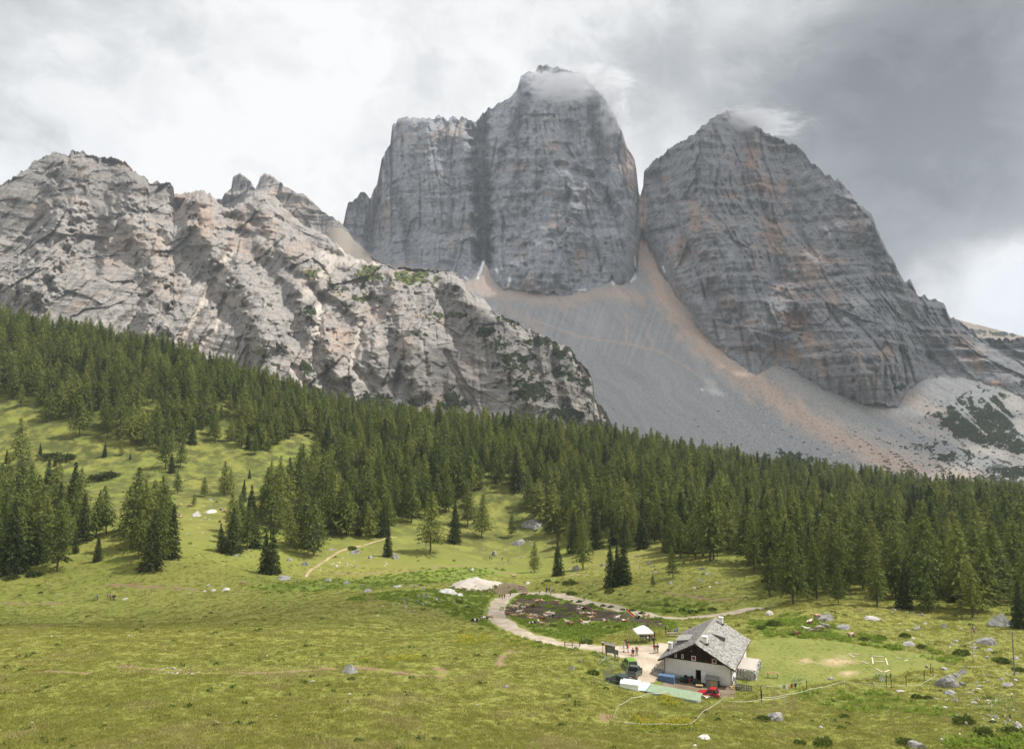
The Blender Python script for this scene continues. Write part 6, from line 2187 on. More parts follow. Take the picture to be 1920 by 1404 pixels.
# white pop-up tent
tp = gpos(1206, 1203)
tent = thing('canopy_tent', 'white pop-up canopy tent sheltering a group of people beside the flagpole', 'tent', tp, 0.10)
b = MB()
s_, e_ = 1.62, 2.1
b.add([(-s_, -s_, e_), (s_, -s_, e_), (s_, s_, e_), (-s_, s_, e_), (-0.25, -0.25, 3.05), (0.25, -0.25, 3.05), (0.25, 0.25, 3.05), (-0.25, 0.25, 3.05), (0, 0, 3.15), (-s_, -s_, e_ - 0.28), (s_, -s_, e_ - 0.28), (s_, s_, e_ - 0.28), (-s_, s_, e_ - 0.28)],
      [(0, 1, 5, 4), (1, 2, 6, 5), (2, 3, 7, 6), (3, 0, 4, 7), (4, 5, 8), (5, 6, 8), (6, 7, 8), (7, 4, 8), (9, 10, 1, 0), (10, 11, 2, 1), (11, 12, 3, 2), (12, 9, 0, 3)])
b.build('canopy', m_tarp, tent)
for sx in (-1, 1):
    for sy in (-1, 1):
        MB().box((sx * (s_ - 0.05), sy * (s_ - 0.05), 1.0), (0.045, 0.045, 2.1)).build('leg', m_metal, tent)
for k, (dx, dy) in enumerate(((0.5, 0.3),)):
    q = on_ground(Vector((tp.x + dx, tp.y + dy, 0)))
    tb = thing('folding_table', 'folding table standing under the white canopy tent', 'table', q, 0.1)
    MB().box((0, 0, 0.74), (1.8, 0.7, 0.04)).build('table_top', m_white, tb)
    for sx in (-1, 1):
        for sy in (-1, 1):
            MB().box((sx * 0.8, sy * 0.28, 0.36), (0.04, 0.04, 0.72)).build('leg', m_metal, tb)


# flags: cloth that hangs in folds from a pole
def flag_mat(name, stops):
    m, T = new_mat(name)
    u = T.attr('across').outputs['Fac']
    set_col(T, T.ramp(u, stops, 'CONSTANT'))
    return m


def flagpole(px, py, top_px, top_py, rad, label, flag_len, flag_h, fmat, droop, extra=None):
    p = gpos(px, py)
    ax, az = px_dir(top_px, top_py)
    top = Vector((ax * p.y, p.y, CAMZ + az * p.y))
    fp = thing('flagpole', label, 'flagpole', p)
    t = top - p
    MB().tube([(0, 0, -0.4), (t.x * 0.5, t.y * 0.5, t.z * 0.5), tuple(t)], [rad, rad * 0.85, rad * 0.6], 8).build('pole', m_wood, fp)
    nu, nv = 18, 10
    U_, V_ = np.meshgrid(np.linspace(0, 1, nu), np.linspace(0, 1, nv), indexing='ij')
    X = U_ * flag_len * 0.80
    Y = 0.16 * np.sin(U_ * 9 + V_ * 2) * U_
    Z = t.z - 0.25 - V_ * flag_h - droop * U_ ** 1.15
    X = X + t.x - 0.0
    fo = mesh_np('flag', np.stack([X, Y, Z], -1).reshape(-1, 3), grid_faces(nu, nv), fmat, True, {'across': V_.ravel() * 0.999}, link_it=False)
    link(fo, fp)
    return fp, t


m_flag1 = flag_mat('striped_flag', [(0.0, (0.42, 0.03, 0.03)), (0.30, (0.75, 0.42, 0.03)), (0.58, (0.70, 0.30, 0.05)), (0.66, (0.03, 0.06, 0.30)), (0.92, (0.6, 0.6, 0.62))])
m_flag2 = flag_mat('red_white_blue_flag', [(0.0, (0.05, 0.22, 0.08)), (0.28, (0.7, 0.7, 0.7)), (0.45, (0.5, 0.03, 0.03)), (0.68, (0.03, 0.06, 0.28))])
flagpole(1181.6, 1205, 1174, 1137, 0.07, 'wooden flagpole with red, yellow and blue striped flag beside the tent', 1.9, 1.0, m_flag1, 1.35)
fp, t = flagpole(1825, 1243, 1821, 1165, 0.07, 'tall wooden pole with small flag and signs right of the lawn', 0.6, 0.85, m_flag2, 0.9)
for k, z_ in enumerate((0.52, 0.46, 0.40, 0.33, 0.26, 0.18)):
    MB().box((t.x * z_ + (0.22 if k % 2 else -0.2), -0.08, t.z * z_), (0.62, 0.03, 0.16), ry=0.2 * (-1) ** k).build('sign_arrow', m_white, fp)
# utility pole on the right
p = gpos(1902, 1266)
up_ = thing('utility_pole', 'bare wooden utility pole at the right edge of the meadow', 'pole', p)
tt = P(1898, 1183, p.y) - p
MB().tube([(0, 0, -0.5), tuple(tt)], [0.12, 0.08], 8).build('pole', m_greywood, up_)
MB().box((tt.x * 0.97, 0, tt.z * 0.96), (0.55, 0.08, 0.08)).build('crossarm', m_greywood, up_)
for sx in (-1, 1):
    MB().lathe([(0.03, 0), (0.05, 0.04), (0.03, 0.12)], (tt.x * 0.97 + sx * 0.2, 0, tt.z * 0.96 + 0.04), 8).build('insulator', m_white, up_)

# notice boards at the yard entrance
m_board = mm('notice_print', (0.16, 0.17, 0.15), 0.6, 0.5, 3)
p = gpos(1145, 1232)
nb = thing('notice_board', 'large roofed wooden notice board at the entrance of the yard', 'notice board', p, -0.55)
for sx in (-1, 1):
    MB().box((sx * 0.75, 0, 1.1), (0.12, 0.12, 2.3)).build('post', m_darkwood, nb)
MB().box((0, 0, 1.35), (1.38, 0.06, 1.25)).build('panel', m_board, nb)
b = MB()
b.slab([(-1.0, -0.45, 2.2), (1.0, -0.45, 2.2), (1.0, 0.02, 2.5), (-1.0, 0.02, 2.5)], 0.05)
b.slab([(-1.0, 0.45, 2.2), (1.0, 0.45, 2.2), (1.0, -0.02, 2.505), (-1.0, -0.02, 2.505)], 0.05)
b.build('roof', m_greywood, nb)
p = gpos(1130.5, 1223)
nb = thing('sign_post', 'small wooden sign box on a single post left of the notice board', 'sign', p, -0.3)
MB().box((0, 0, 0.75), (0.11, 0.11, 1.7)).build('post', m_wood, nb)
MB().box((0, -0.02, 1.55), (0.36, 0.2, 0.4)).build('box', m_darkwood, nb)
b = MB()
b.slab([(-0.28, -0.25, 1.76), (0.28, -0.25, 1.76), (0.28, 0.2, 1.9), (-0.28, 0.2, 1.9)], 0.04)
b.build('roof', m_greywood, nb)
p = gpos(1156.5, 1235)
nb = thing('notice_board', 'narrow dark notice board right of the roofed one', 'notice board', p, -0.9)
for sx in (-1, 1):
    MB().box((sx * 0.3, 0, 0.75), (0.08, 0.08, 1.6)).build('post', m_darkwood, nb)
MB().box((0, 0, 1.12), (0.52, 0.05, 0.85)).build('panel', m_board, nb)

# rail fence by the road, trough, picnic table
p = gpos(1073, 1214)
rf = thing('rail_fence', 'short wooden rail fence at the lower edge of the road', 'fence', p, -0.30)
for x_ in (-1.45, 0.0, 1.45):
    MB().box((x_, 0, 0.5), (0.12, 0.12, 1.15)).build('post', m_darkwood, rf)
for z_ in (0.5, 0.92):
    MB().box((0, -0.08, z_), (3.2, 0.05, 0.1)).build('rail', m_wood, rf)
p = gpos(1098, 1204)
rf = thing('wooden_trough', 'old wooden trough with leaning posts beside the lawn', 'trough', p, -0.4)
MB().box((0, 0, 0.35), (1.7, 0.5, 0.3), taper=1.1).build('basin', m_greywood, rf)
for x_ in (-0.7, 0.7):
    MB().box((x_, 0, 0.12), (0.14, 0.5, 0.3)).build('leg', m_darkwood, rf)
MB().tube([(-0.9, 0.1, -0.2), (-1.0, 0.1, 1.2)], 0.06, 6).build('post', m_darkwood, rf)
MB().tube([(-0.6, 0.3, 0.4), (0.2, 0.3, 1.25)], 0.06, 6).build('spout', m_greywood, rf)
p = gpos(1261, 1193)
pt = thing('picnic_table', 'wooden picnic table with benches left of the hut roof', 'picnic table', p, 0.05)
for k in range(4):
    MB().box((0, -0.3 + k * 0.2, 0.75), (2.0, 0.18, 0.05)).build('table_top', m_wood, pt)
for sy in (-1, 1):
    MB().box((0, sy * 0.72, 0.44), (2.0, 0.28, 0.05)).build('seat', m_wood, pt)
for sx in (-1, 1):
    b = MB()
    b.box((sx * 0.8, 0, 0.40), (0.07, 1.5, 0.08))
    b.box((sx * 0.8, 0.3, 0.36), (0.07, 0.09, 0.78), rx=0.4)
    b.box((sx * 0.8, -0.3, 0.36), (0.07, 0.09, 0.78), rx=-0.4)
    b.build('leg', m_wood, pt)


# ------------------------------------------------------------------ vehicles
def car(name, label, p, heading, L, Wd, H, paint, style='suv', group=None):
    """car along +y: lofted body, cabin, glass, wheels, lights"""
    c = thing(name, label, 'car', p, -heading, group)
    hw, hl = Wd / 2, L / 2
    hood = H * 0.55
    b = MB()
    secs = {'suv': [(-hl, 0.42, hood * 0.92, 0.90), (-hl + 0.12, 0.30, hood * 1.02, 0.97), (-hl + 0.9, 0.26, hood * 1.04, 1), (0.3, 0.26, hood * 1.0, 1), (hl - 1.0, 0.26, hood * 0.98, 1), (hl - 0.25, 0.28, hood * 0.86, 0.96), (hl, 0.40, hood * 0.70, 0.84)],
            'pickup': [(-hl, 0.50, hood * 1.0, 0.96), (-hl + 0.08, 0.38, hood * 1.06, 1), (0, 0.34, hood * 1.06, 1), (hl - 1.1, 0.34, hood * 1.04, 1), (hl - 0.15, 0.36, hood * 0.95, 0.97), (hl, 0.45, hood * 0.82, 0.9)]}[style]
    prof = []
    for (y_, z0_, z1_, k) in secs:
        w_ = hw * k
        prof.append([(-w_ * 0.92, y_, z0_), (-w_, y_, z0_ + 0.16), (-w_, y_, z1_ - 0.14), (-w_ * 0.93, y_, z1_), (w_ * 0.93, y_, z1_), (w_, y_, z1_ - 0.14), (w_, y_, z0_ + 0.16), (w_ * 0.92, y_, z0_)])
    vs = [q for s in prof for q in s]
    fs = []
    n = 8
    for i in range(len(prof) - 1):
        for k in range(n):
            fs.append((i * n + k, i * n + (k + 1) % n, (i + 1) * n + (k + 1) % n, (i + 1) * n + k))
    fs += [tuple(range(n)), tuple(range((len(prof) - 1) * n, len(prof) * n))]
    b.add(vs, fs)
    body = b.build('body', paint, c, False)
    # cabin: roof on pillars with glass between
    if style == 'suv':
        base = [(-hl + 0.10, 0.90), (hl - 1.25, 0.92)]
        top = [(-hl + 0.45, 0.76), (hl - 1.95, 0.76)]
    else:
        base = [(-0.55, 0.94), (hl - 1.2, 0.94)]
        top = [(-0.40, 0.80), (hl - 1.85, 0.80)]
    zb, zt = hood * 1.0, H
    g = MB()
    gv = []
    for (yy, kk), zz in ((base[0], zb), (base[1], zb), (top[1], zt - 0.06), (top[0], zt - 0.06)):
        gv += [(-hw * kk, yy, zz), (hw * kk, yy, zz)]
    g.add(gv, [(0, 1, 7, 6), (2, 4, 5, 3), (0, 6, 4, 2), (1, 3, 5, 7)])
    g.build('windows', m_glass, c)
    r_ = MB()
    r_.box((0, (top[0][0] + top[1][0]) / 2, zt - 0.03), (hw * 2 * top[0][1] + 0.02, top[1][0] - top[0][0] + 0.1, 0.09), taper=0.93)
    for s in (-1, 1):
        for (ya, ka), (yb, kb) in ((base[0], top[0]), (base[1], top[1])):
            r_.tube([(s * hw * ka, ya, zb - 0.02), (s * hw * kb, yb, zt - 0.05)], 0.05, 5)
        ym = (top[0][0] + top[1][0]) / 2
        r_.tube([(s * hw * 0.92, ym, zb - 0.02), (s * hw * 0.77, ym, zt - 0.05)], 0.045, 5)
    r_.build('roof', paint, c)
    for s in (-1, 1):
        for y_ in (-hl + 0.78, hl - 0.85):
            w_ = MB()
            ring = [(s * (hw - 0.11), y_, 0.33), (s * (hw + 0.02), y_, 0.33)]
            w_.tube(ring, 0.33, 16)
            wo = w_.build('wheel', m_black, c, False)
            MB().tube([(s * (hw - 0.02), y_, 0.33), (s * (hw + 0.035), y_, 0.33)], 0.19, 12).build('rim', m_metal, wo)
        MB().box((s * hw * 0.80, -hl - 0.005, hood * 0.82), (hw * 0.24, 0.05, hood * 0.22)).build('tail_light', m_redp, c)
        MB().box((s * hw * 0.66, hl - 0.02, hood * 0.62), (hw * 0.34, 0.06, hood * 0.16)).build('headlight', m_white, c)
        MB().box((s * (hw + 0.06), hl - 1.35, hood * 1.08), (0.14, 0.10, 0.13)).build('mirror', m_black, c)
    MB().box((0, -hl - 0.02, 0.45), (Wd * 0.86, 0.12, 0.2)).build('bumper', m_black if style == 'suv' else m_metal, c)
    MB().box((0, -hl - 0.085, 0.62), (0.5, 0.02, 0.12)).build('number_plate', m_white, c)
    return c


m_cgreen = mm('lime_car_paint', (0.15, 0.29, 0.035), 0.3, 0.05, spec=0.5)
m_cred = mm('red_car_paint', (0.36, 0.012, 0.02), 0.3, 0.05, spec=0.5)
m_cdark = mm('dark_green_car_paint', (0.03, 0.055, 0.045), 0.3, 0.05, spec=0.5)
m_ctan = mm('dark_grey_green_paint', (0.08, 0.09, 0.075), 0.35, 0.08, spec=0.5)
p = gpos(1181, 1252)
car('parked_car', 'lime green car parked at the edge of the gravel yard', p, R(-6), 4.3, 1.8, 1.7, m_cgreen)
p = gpos(1189, 1268)
pk = car('pickup_truck', 'dark pickup truck with open load bed parked behind the green car', p, R(24), 4.7, 1.78, 1.7, m_ctan, 'pickup')
pk['category'] = 'pickup'
MB().box((0, -1.45, 1.02), (1.5, 1.55, 0.06)).build('load_bed', m_black, pk)
for s in (-1, 1):
    MB().box((s * 0.83, -1.45, 1.16), (0.08, 1.7, 0.22)).build('bed_side', m_ctan, pk)
p = gpos(1328, 1306)
car('parked_car', 'small red car parked between the shed and the gable wall', p, R(-62), 3.2, 1.5, 1.4, m_cred)
p = gpos(1158, 1281)
car('parked_car', 'dark green car behind the wire pen', p, R(-40), 3.9, 1.65, 1.45, m_cdark)

# wire pen with metal posts
p0, p1 = gpos(1132, 1277), gpos(1172, 1272)
pen = thing('wire_pen', 'wire mesh pen with metal posts left of the pickup', 'pen', p0)
pp = [gpos(1132, 1277), gpos(1147, 1262), gpos(1160, 1256), gpos(1174, 1262), gpos(1176, 1277), gpos(1150, 1284)]
pp = [q - p0 for q in pp]
for q in pp:
    MB().box((q.x, q.y, q.z + 0.9), (0.05, 0.05, 1.9)).build('post', m_metal, pen)
b = MB()
for i in range(len(pp)):
    a, c = pp[i], pp[(i + 1) % len(pp)]
    for z_ in np.arange(0.15, 1.8, 0.28):
        b.tube([a + Vector((0, 0, z_)), c + Vector((0, 0, z_))], 0.012, 3, cap=False)
    m_ = max(int((c - a).length / 0.35), 2)
    for k in range(1, m_):
        q = a.lerp(c, k / m_)
        b.tube([q + Vector((0, 0, 0.1)), q + Vector((0, 0, 1.75))], 0.012, 3, cap=False)
b.build('wire_mesh', m_metal, pen)

# goods along the gable wall
m_gas = mm('grey_gas_bottle', (0.42, 0.43, 0.43), 0.5, 0.15)
items = []
for k in range(8):
    q = on_ground(hutp(-5.0 + k * 0.47, -0.55 - 0.06 * (k % 2)))
    b = MB()
    b.lathe([(0.16, 0), (0.18, 0.05), (0.18, 0.52), (0.13, 0.63), (0.05, 0.66), (0.05, 0.7)], (0, 0, 0), 12)
    o = b.build('gas_bottle', m_gas, None, True)
    o.location = q
    MB().lathe([(0.10, 0.62), (0.12, 0.65), (0.12, 0.75), (0.10, 0.77)], (0, 0, 0), 10).build('valve_guard', m_gas, o)
    tag(o, 'tall grey gas bottle along the gable wall', 'gas bottle', 'gas bottles along the gable wall')
    items.append((o, o['label'], q.x))
tell_apart(items)
items = []
for (x_, y_, r_, h_, m_, nm, lab) in ((-1.75, -0.8, 0.26, 0.85, m_black, 'barrel', 'black barrel left of the door'), (-1.2, -0.95, 0.26, 0.8, m_binblue, 'barrel', 'dark green barrel left of the door'), (-0.75, -0.7, 0.24, 0.9, m_black, 'barrel', 'black barrel nearest the door'), (-2.1, -1.9, 0.34, 0.75, m_binblue, 'waste_bin', 'round green bin with lid in front of the gas bottles'), (-1.4, -2.0, 0.26, 0.7, m_black, 'waste_bin', 'black bin beside the round green bin'), (-0.2, -1.7, 0.27, 0.85, m_binblue, 'waste_bin', 'dark green bin in front of the doorway'), (3.5, -1.2, 0.28, 0.9, m_binblue, 'waste_bin', 'dark green bin right of the wooden hutch'), (-2.6, -1.0, 0.2, 0.6, m_metal, 'milk_churn', 'metal churn behind the round green bin'), (-3.0, -1.1, 0.2, 0.6, m_metal, 'milk_churn', 'metal churn next to the gas bottles'), (-0.95, -1.25, 0.2, 0.55, m_redp, 'canister', 'red canister among the dark barrels')):
    b = MB()
    b.lathe([(r_ * 0.9, 0), (r_, 0.05), (r_ * 1.0, h_ * 0.45), (r_ * 1.06, h_ * 0.5), (r_, h_ * 0.55), (r_ * 0.97, h_)], (0, 0, 0), 14)
    o = b.build(nm, m_, None, True)
    o.location = on_ground(hutp(x_, y_))
    MB().lathe([(r_ * 1.05, h_ - 0.03), (r_ * 1.05, h_ + 0.03), (r_ * 0.5, h_ + 0.08)], (0, 0, 0), 14).build('lid', m_, o, True)
    tag(o, lab, nm.replace('_', ' '), 'bins and barrels by the gable wall')
# hutch, pallets, boards, crates
p = on_ground(hutp(2.55, -1.1))
hu = thing('wooden_hutch', 'grey wooden hutch with slatted front and sloping lid by the gable wall', 'hutch', p, h_ang)
MB().box((0, 0, 0.62), (1.9, 1.1, 1.15)).build('body', m_greywood, hu)
b = MB()
b.slab([(-1.1, -0.7, 1.2), (1.1, -0.7, 1.2), (1.1, 0.65, 1.5), (-1.1, 0.65, 1.5)], 0.06)
b.build('lid', m_shingle_plain, hu)
for k in range(5):
    MB().box((0.35, -0.6, 0.15 + k * 0.2), (1.1, 0.04, 0.12)).build('slat', m_newwood, hu)
p = on_ground(hutp(0.9, -3.0))
o = MB().box((0, 0, 0.42), (1.1, 0.75, 0.05)).box((-0.45, -0.3, 0.2), (0.06, 0.06, 0.42)).box((0.45, -0.3, 0.2), (0.06, 0.06, 0.42)).box((-0.45, 0.3, 0.2), (0.06, 0.06, 0.42)).box((0.45, 0.3, 0.2), (0.06, 0.06, 0.42)).build('small_table', m_newwood)
o.location = p
o.rotation_euler = (0, 0, h_ang + 0.2)
tag(o, 'small bright wooden table between door and red car', 'table')
o = MB().box((0, 0, 0.02), (2.2, 1.3, 0.03)).build('rubber_mat', m_black)
o.location = on_ground(hutp(0.6, -1.4)) + Vector((0, 0, 0.08))
o.rotation_euler = (0, 0, h_ang)
tag(o, 'black rubber mat in front of the hut door', 'mat')
p = on_ground(hutp(7.6, -1.6))
pl = thing('pallet', 'grey slatted pallets standing on edge right of the hut corner', 'pallet', p, h_ang)
for k in range(7):
    MB().box((-1.1 + k * 0.36, 0, 0.5), (0.2, 0.03, 1.0)).build('slat', m_greywood, pl)
for z_ in (0.15, 0.5, 0.88):
    MB().box((0, 0.07, z_), (2.4, 0.09, 0.09)).build('runner', m_greywood, pl)
items = []
for k in range(9):
    q = on_ground(hutp(6.0 + CR.uniform(-0.5, 1.2), -0.6 + CR.uniform(-1.2, 0.6)))
    o = mesh_copy('firewood_log', MB().tube([(-0.35, 0, 0), (0.35, 0, 0)], 0.11, 8).mesh('firewood_log', m_newwood))
    o.location = q + Vector((0, 0, 0.12 + 0.12 * (k % 3)))
    o.rotation_euler = (0, CR.uniform(-0.2, 0.2), CR.uniform(0, 3))
    tag(o, 'cut firewood log in the heap at the hut corner', 'log', 'firewood at the hut corner')
for k in range(12):
    q = at_height(1322 + CR.uniform(-7, 8), 1309 + CR.uniform(-4, 5), g_ + 0.3)
    q = on_ground(q)
    o = mesh_copy('board_offcut', MB().box((0, 0, 0), (CR.uniform(0.5, 0.9), 0.16, 0.05)).mesh('board_offcut', m_newwood if k % 2 else m_white))
    o.location = q + Vector((0, 0, 0.15 + 0.1 * (k % 4)))
    o.rotation_euler = (CR.uniform(-0.3, 0.3), CR.uniform(-0.5, 0.5), CR.uniform(0, 3))
    tag(o, 'loose board offcut in the heap behind the red car', 'board', 'board offcuts behind the red car')
# solar panel and window pane leaning at the right corner
o = MB().box((0, 0, 0.7), (0.9, 0.05, 1.4), rx=-0.15).build('solar_panel', m_metal)
o.location = on_ground(hutp(W2 + 0.45, 0.6))
o.rotation_euler = (0, 0, h_ang + 1.5)
MB().box((0, -0.03, 0.7), (0.78, 0.05, 1.26), rx=-0.15).build('panel_glass', m_bluetarp, o)
tag(o, 'blue-grey solar panel leaning at the hut corner', 'solar panel')

# terrace of stone with a woodpile at the right wall
p = on_ground(hutp(W2 + 1.5, 8.0))
te = thing('stone_terrace', 'stone-faced terrace with concrete top against the right wall of the hut', 'terrace', p, h_ang)
MB().box((0, 0, 0.62), (2.7, 6.6, 1.7), taper=0.97).build('core', m_stone, te)
MB().box((0, 0, 1.52), (2.7, 6.5, 0.1)).build('top_slab', mm('concrete', (0.42, 0.38, 0.33), 0.9, 0.15), te)
srg = random.Random(2)
for row in range(6):
    for k in range(16):
        q = MB().box((0, 0, 0), (srg.uniform(0.3, 0.62), 0.3, srg.uniform(0.2, 0.32)), rz=srg.uniform(-0.2, 0.2), ry=srg.uniform(-0.15, 0.15), taper=0.86).build('stone', m_boulder if (row + k) % 3 else m_boulder_pale, te)
        if k < 11:
            q.location = (1.40 + srg.uniform(-0.05, 0.14), -3.1 + k * 0.6 + 0.3 * (row % 2) + srg.uniform(-0.14, 0.14), 0.05 + row * 0.26)
            q.rotation_euler = (0, 0, 1.57)
        else:
            q.location = (-1.1 + (k - 11) * 0.52, -3.35 - srg.uniform(0, 0.05), 0.05 + row * 0.26)

# workbench on the lawn with things on it
p = gpos(1449, 1270)
wb = thing('trestle_bench', 'long plank bench on trestle legs standing on the lawn beside the hut', 'bench', p, -0.25)
MB().box((0, 0, 0.78), (2.1, 0.42, 0.06)).build('plank', m_newwood, wb)
for x_ in (-0.75, 0.75):
    for s in (-1, 1):
        MB().box((x_ + s * 0.06, s * 0.14, 0.38), (0.06, 0.06, 0.8), rx=-s * 0.12).build('leg', m_wood, wb)
for k in range(5):
    o = MB().box((0, 0, 0.08), (0.22, 0.16, 0.14), taper=0.9).build('wooden_block', m_newwood)
    a = -0.8 + k * 0.38
    o.location = (p.x + a * math.cos(-0.25), p.y + a * math.sin(-0.25), p.z + 0.80)
    tag(o, 'small wooden block on the trestle bench', 'block', 'blocks on the trestle bench')

# planks laid out as a landing mark on the lawn
PLK = [((1592.3, 1226), (1612.6, 1226.8), 'upper plank of the far arrow'), ((1591.8, 1226.8), (1602.6, 1232.7), 'lower plank of the far arrow'), ((1615.3, 1239.5), (1627.5, 1245), 'single slanting plank left of the H'), ((1635.1, 1232.7), (1637.3, 1245), 'left upright of the H'), ((1635.6, 1230), (1655.1, 1231.4), 'plank above the H'), ((1641.9, 1240.3), (1658.7, 1240.8), 'crossbar of the H'), ((1660.6, 1234.6), (1664.9, 1247.6), 'right upright of the H'), ((1680.3, 1233.3), (1692.5, 1234.6), 'upper plank of the right arrow'), ((1695.8, 1240), (1702.5, 1237.3), 'lower plank of the right arrow'), ((1642.4, 1253.8), (1654, 1260.3), 'left plank of the near arrow'), ((1658.7, 1260.3), (1667.6, 1256.6), 'right plank of the near arrow')]
m_plank = mm('pale_plank', (0.58, 0.50, 0.38), 0.8, 0.1)
for (a, c, lab) in PLK:
    a, c = gpos(*a), gpos(*c)
    d = c - a
    o = MB().box((0, 0, 0.05), (d.length, 0.2, 0.06)).build('landing_plank', m_plank)
    o.location = (a + c) / 2 + Vector((0, 0, 0.03))
    o.rotation_euler = (0, -math.atan2(d.z, d.xy.length), math.atan2(d.y, d.x))
    tag(o, 'pale wooden ' + lab + ' laid on the lawn', 'plank', 'planks of the landing mark')


# ------------------------------------------------------------------ fences of white tape, posts, clothes line
m_tape = mm('white_tape', (0.72, 0.74, 0.66), 0.6, 0.05)
m_postw = mm('white_plastic_post', (0.70, 0.70, 0.68), 0.5, 0.05)


def tape_fence(pts, label, hgt=1.0, mat=m_postw, sub=1):
    g = drape(pts)
    f = thing('tape_fence', label, 'fence', g[0])
    rel = [q - g[0] for q in g]
    for q in rel:
        MB().box((q.x, q.y, q.z + hgt / 2 - 0.1), (0.035, 0.035, hgt + 0.25)).build('post', mat, f)
    for a, c in zip(rel[:-1], rel[1:]):
        n = 5
        pth = [a.lerp(c, i / n) + Vector((0, 0, hgt - 0.15 * math.sin(math.pi * i / n))) for i in range(n + 1)]
        b = MB()
        for q0, q1 in zip(pth[:-1], pth[1:]):
            up = Vector((0, 0.006, 0.014))
            b.add([q0 - up, q1 - up, q1 + up, q0 + up, q0 - up + Vector((0, 0.01, 0)), q1 - up + Vector((0, 0.01, 0)), q1 + up + Vector((0, 0.01, 0)), q0 + up + Vector((0, 0.01, 0))], [(0, 1, 2, 3), (7, 6, 5, 4), (0, 4, 5, 1), (3, 2, 6, 7)])
        b.build('tape', m_tape, f)
    return f


def zp(z, ox=1100, oy=1110, k=5.333):
    return [(ox + a / k, oy + c / k) for a, c in z]


tape_fence(zp([(800, 1060), (608, 1082), (450, 1128), (312, 1210), (275, 1305), (375, 1384), (800, 1398), (1045, 1398), (1162, 1272), (1365, 1130), (1485, 1165), (1740, 1142), (1990, 1110)]), 'white tape fence looping round the yellow flower patch')
tape_fence(zp([(0, 1450), (120, 1425), (270, 1400), (440, 1350), (680, 1290), (905, 1325), (1190, 1320), (1320, 1240)], 1400, 1030, 3.692 * 1.0)[:0] or [(1432, 1320), (1471, 1315), (1519, 1304), (1584, 1288), (1645, 1296), (1722, 1296), (1757, 1276)], 'white tape fence along the near side of the lawn')
tape_fence([(1812, 1258), (1852, 1258)], 'short white tape between two stakes among the boulders', 0.9, m_wood)
tape_fence(zp([(110, 640), (190, 690), (125, 760)]), 'short white tape left of the notice board', 0.8)
tape_fence(zp([(55, 930), (310, 1000), (565, 1040)]), 'white tape along the meadow side of the white shelter', 1.0)
items = []
for (px, py, hp) in ((1662, 1286, 23), (1671, 1290, 25), (1699, 1286, 20), (1733, 1272, 15), (1745, 1262, 17), (1749.5, 1270, 19), (1670, 1268, 7), (1428, 1317, 22)):
    q = gpos(px, py)
    o = MB().tube([(0, 0, -0.3), (0.04, 0, hp * q.y / F)], [0.07, 0.055], 6).build('fence_stake', m_darkwood)
    o.location = q
    tag(o, 'weathered wooden stake standing by the lawn fence', 'stake', 'wooden stakes by the lawn fence')
    items.append((o, o['label'], px))
tell_apart(items)
q0, q1 = gpos(1427, 1312), gpos(1513, 1299)
cl = thing('clothes_line', 'clothes line between two posts at the near rim of the lawn', 'clothes line', q0)
d = q1 - q0
MB().tube([(0, 0, -0.3), (0, 0, 2.0)], 0.05, 6).build('post', m_darkwood, cl)
MB().tube([(d.x, d.y, d.z - 0.3), (d.x, d.y, d.z + 1.9)], 0.05, 6).build('post', m_darkwood, cl)
b = MB()
b.tube([Vector((0, 0, 1.9)), d * 0.5 + Vector((0, 0, 1.72)), d + Vector((0, 0, 1.85))], 0.012, 4)
b.build('line', m_tape, cl)
for k, (t_, c_, lab) in enumerate(((0.42, 'white', 'small white cloth'), (0.50, 'khaki', 'khaki garment'), (0.57, 'white', 'long white garment'), (0.66, 'red', 'red garment'), (0.75, 'navy', 'dark blue garment'))):
    a = q0 + d * t_
    n = 6
    hh = (0.35, 0.5, 0.75, 0.6, 0.6)[k]
    U_, V_ = np.meshgrid(np.linspace(-0.5, 0.5, n), np.linspace(0, 1, n), indexing='ij')
    uu = U_ * 0.42 * (1 - 0.15 * V_)
    ang = math.atan2(d.y, d.x)
    X, Y = a.x + uu * math.cos(ang), a.y + uu * math.sin(ang) + 0.05 * np.sin(V_ * 4 + U_ * 6)
    Z = a.z + 1.74 + abs(t_ - 0.5) * 0.2 - V_ * hh
    fr = grid_faces(n, n)
    co = np.stack([X, Y, Z], -1).reshape(-1, 3)
    co2 = co + np.array([0, 0.02, 0])
    o = mesh_np('hanging_garment', np.vstack([co, co2]), np.vstack([fr, fr[:, ::-1] + len(co)]), cm(c_), True)
    tag(o, lab + ' hanging on the clothes line', 'garment', 'washing on the clothes line')
# ------------------------------------------------------------------ grass, weeds, flowers, stones: what nobody could count
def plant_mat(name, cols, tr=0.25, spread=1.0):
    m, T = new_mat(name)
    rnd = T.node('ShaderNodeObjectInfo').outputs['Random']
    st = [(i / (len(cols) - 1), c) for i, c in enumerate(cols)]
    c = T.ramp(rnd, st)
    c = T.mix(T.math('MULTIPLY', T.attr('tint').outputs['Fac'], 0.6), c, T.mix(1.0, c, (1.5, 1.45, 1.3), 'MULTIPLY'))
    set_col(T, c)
    trn = T.node('ShaderNodeBsdfTranslucent', {'Color': c})
    mx = T.node('ShaderNodeMixShader', {0: tr, 1: T.bsdf.outputs[0], 2: trn.outputs[0]})
    T.l.new(mx.outputs[0], T.out.inputs[0])
    return m


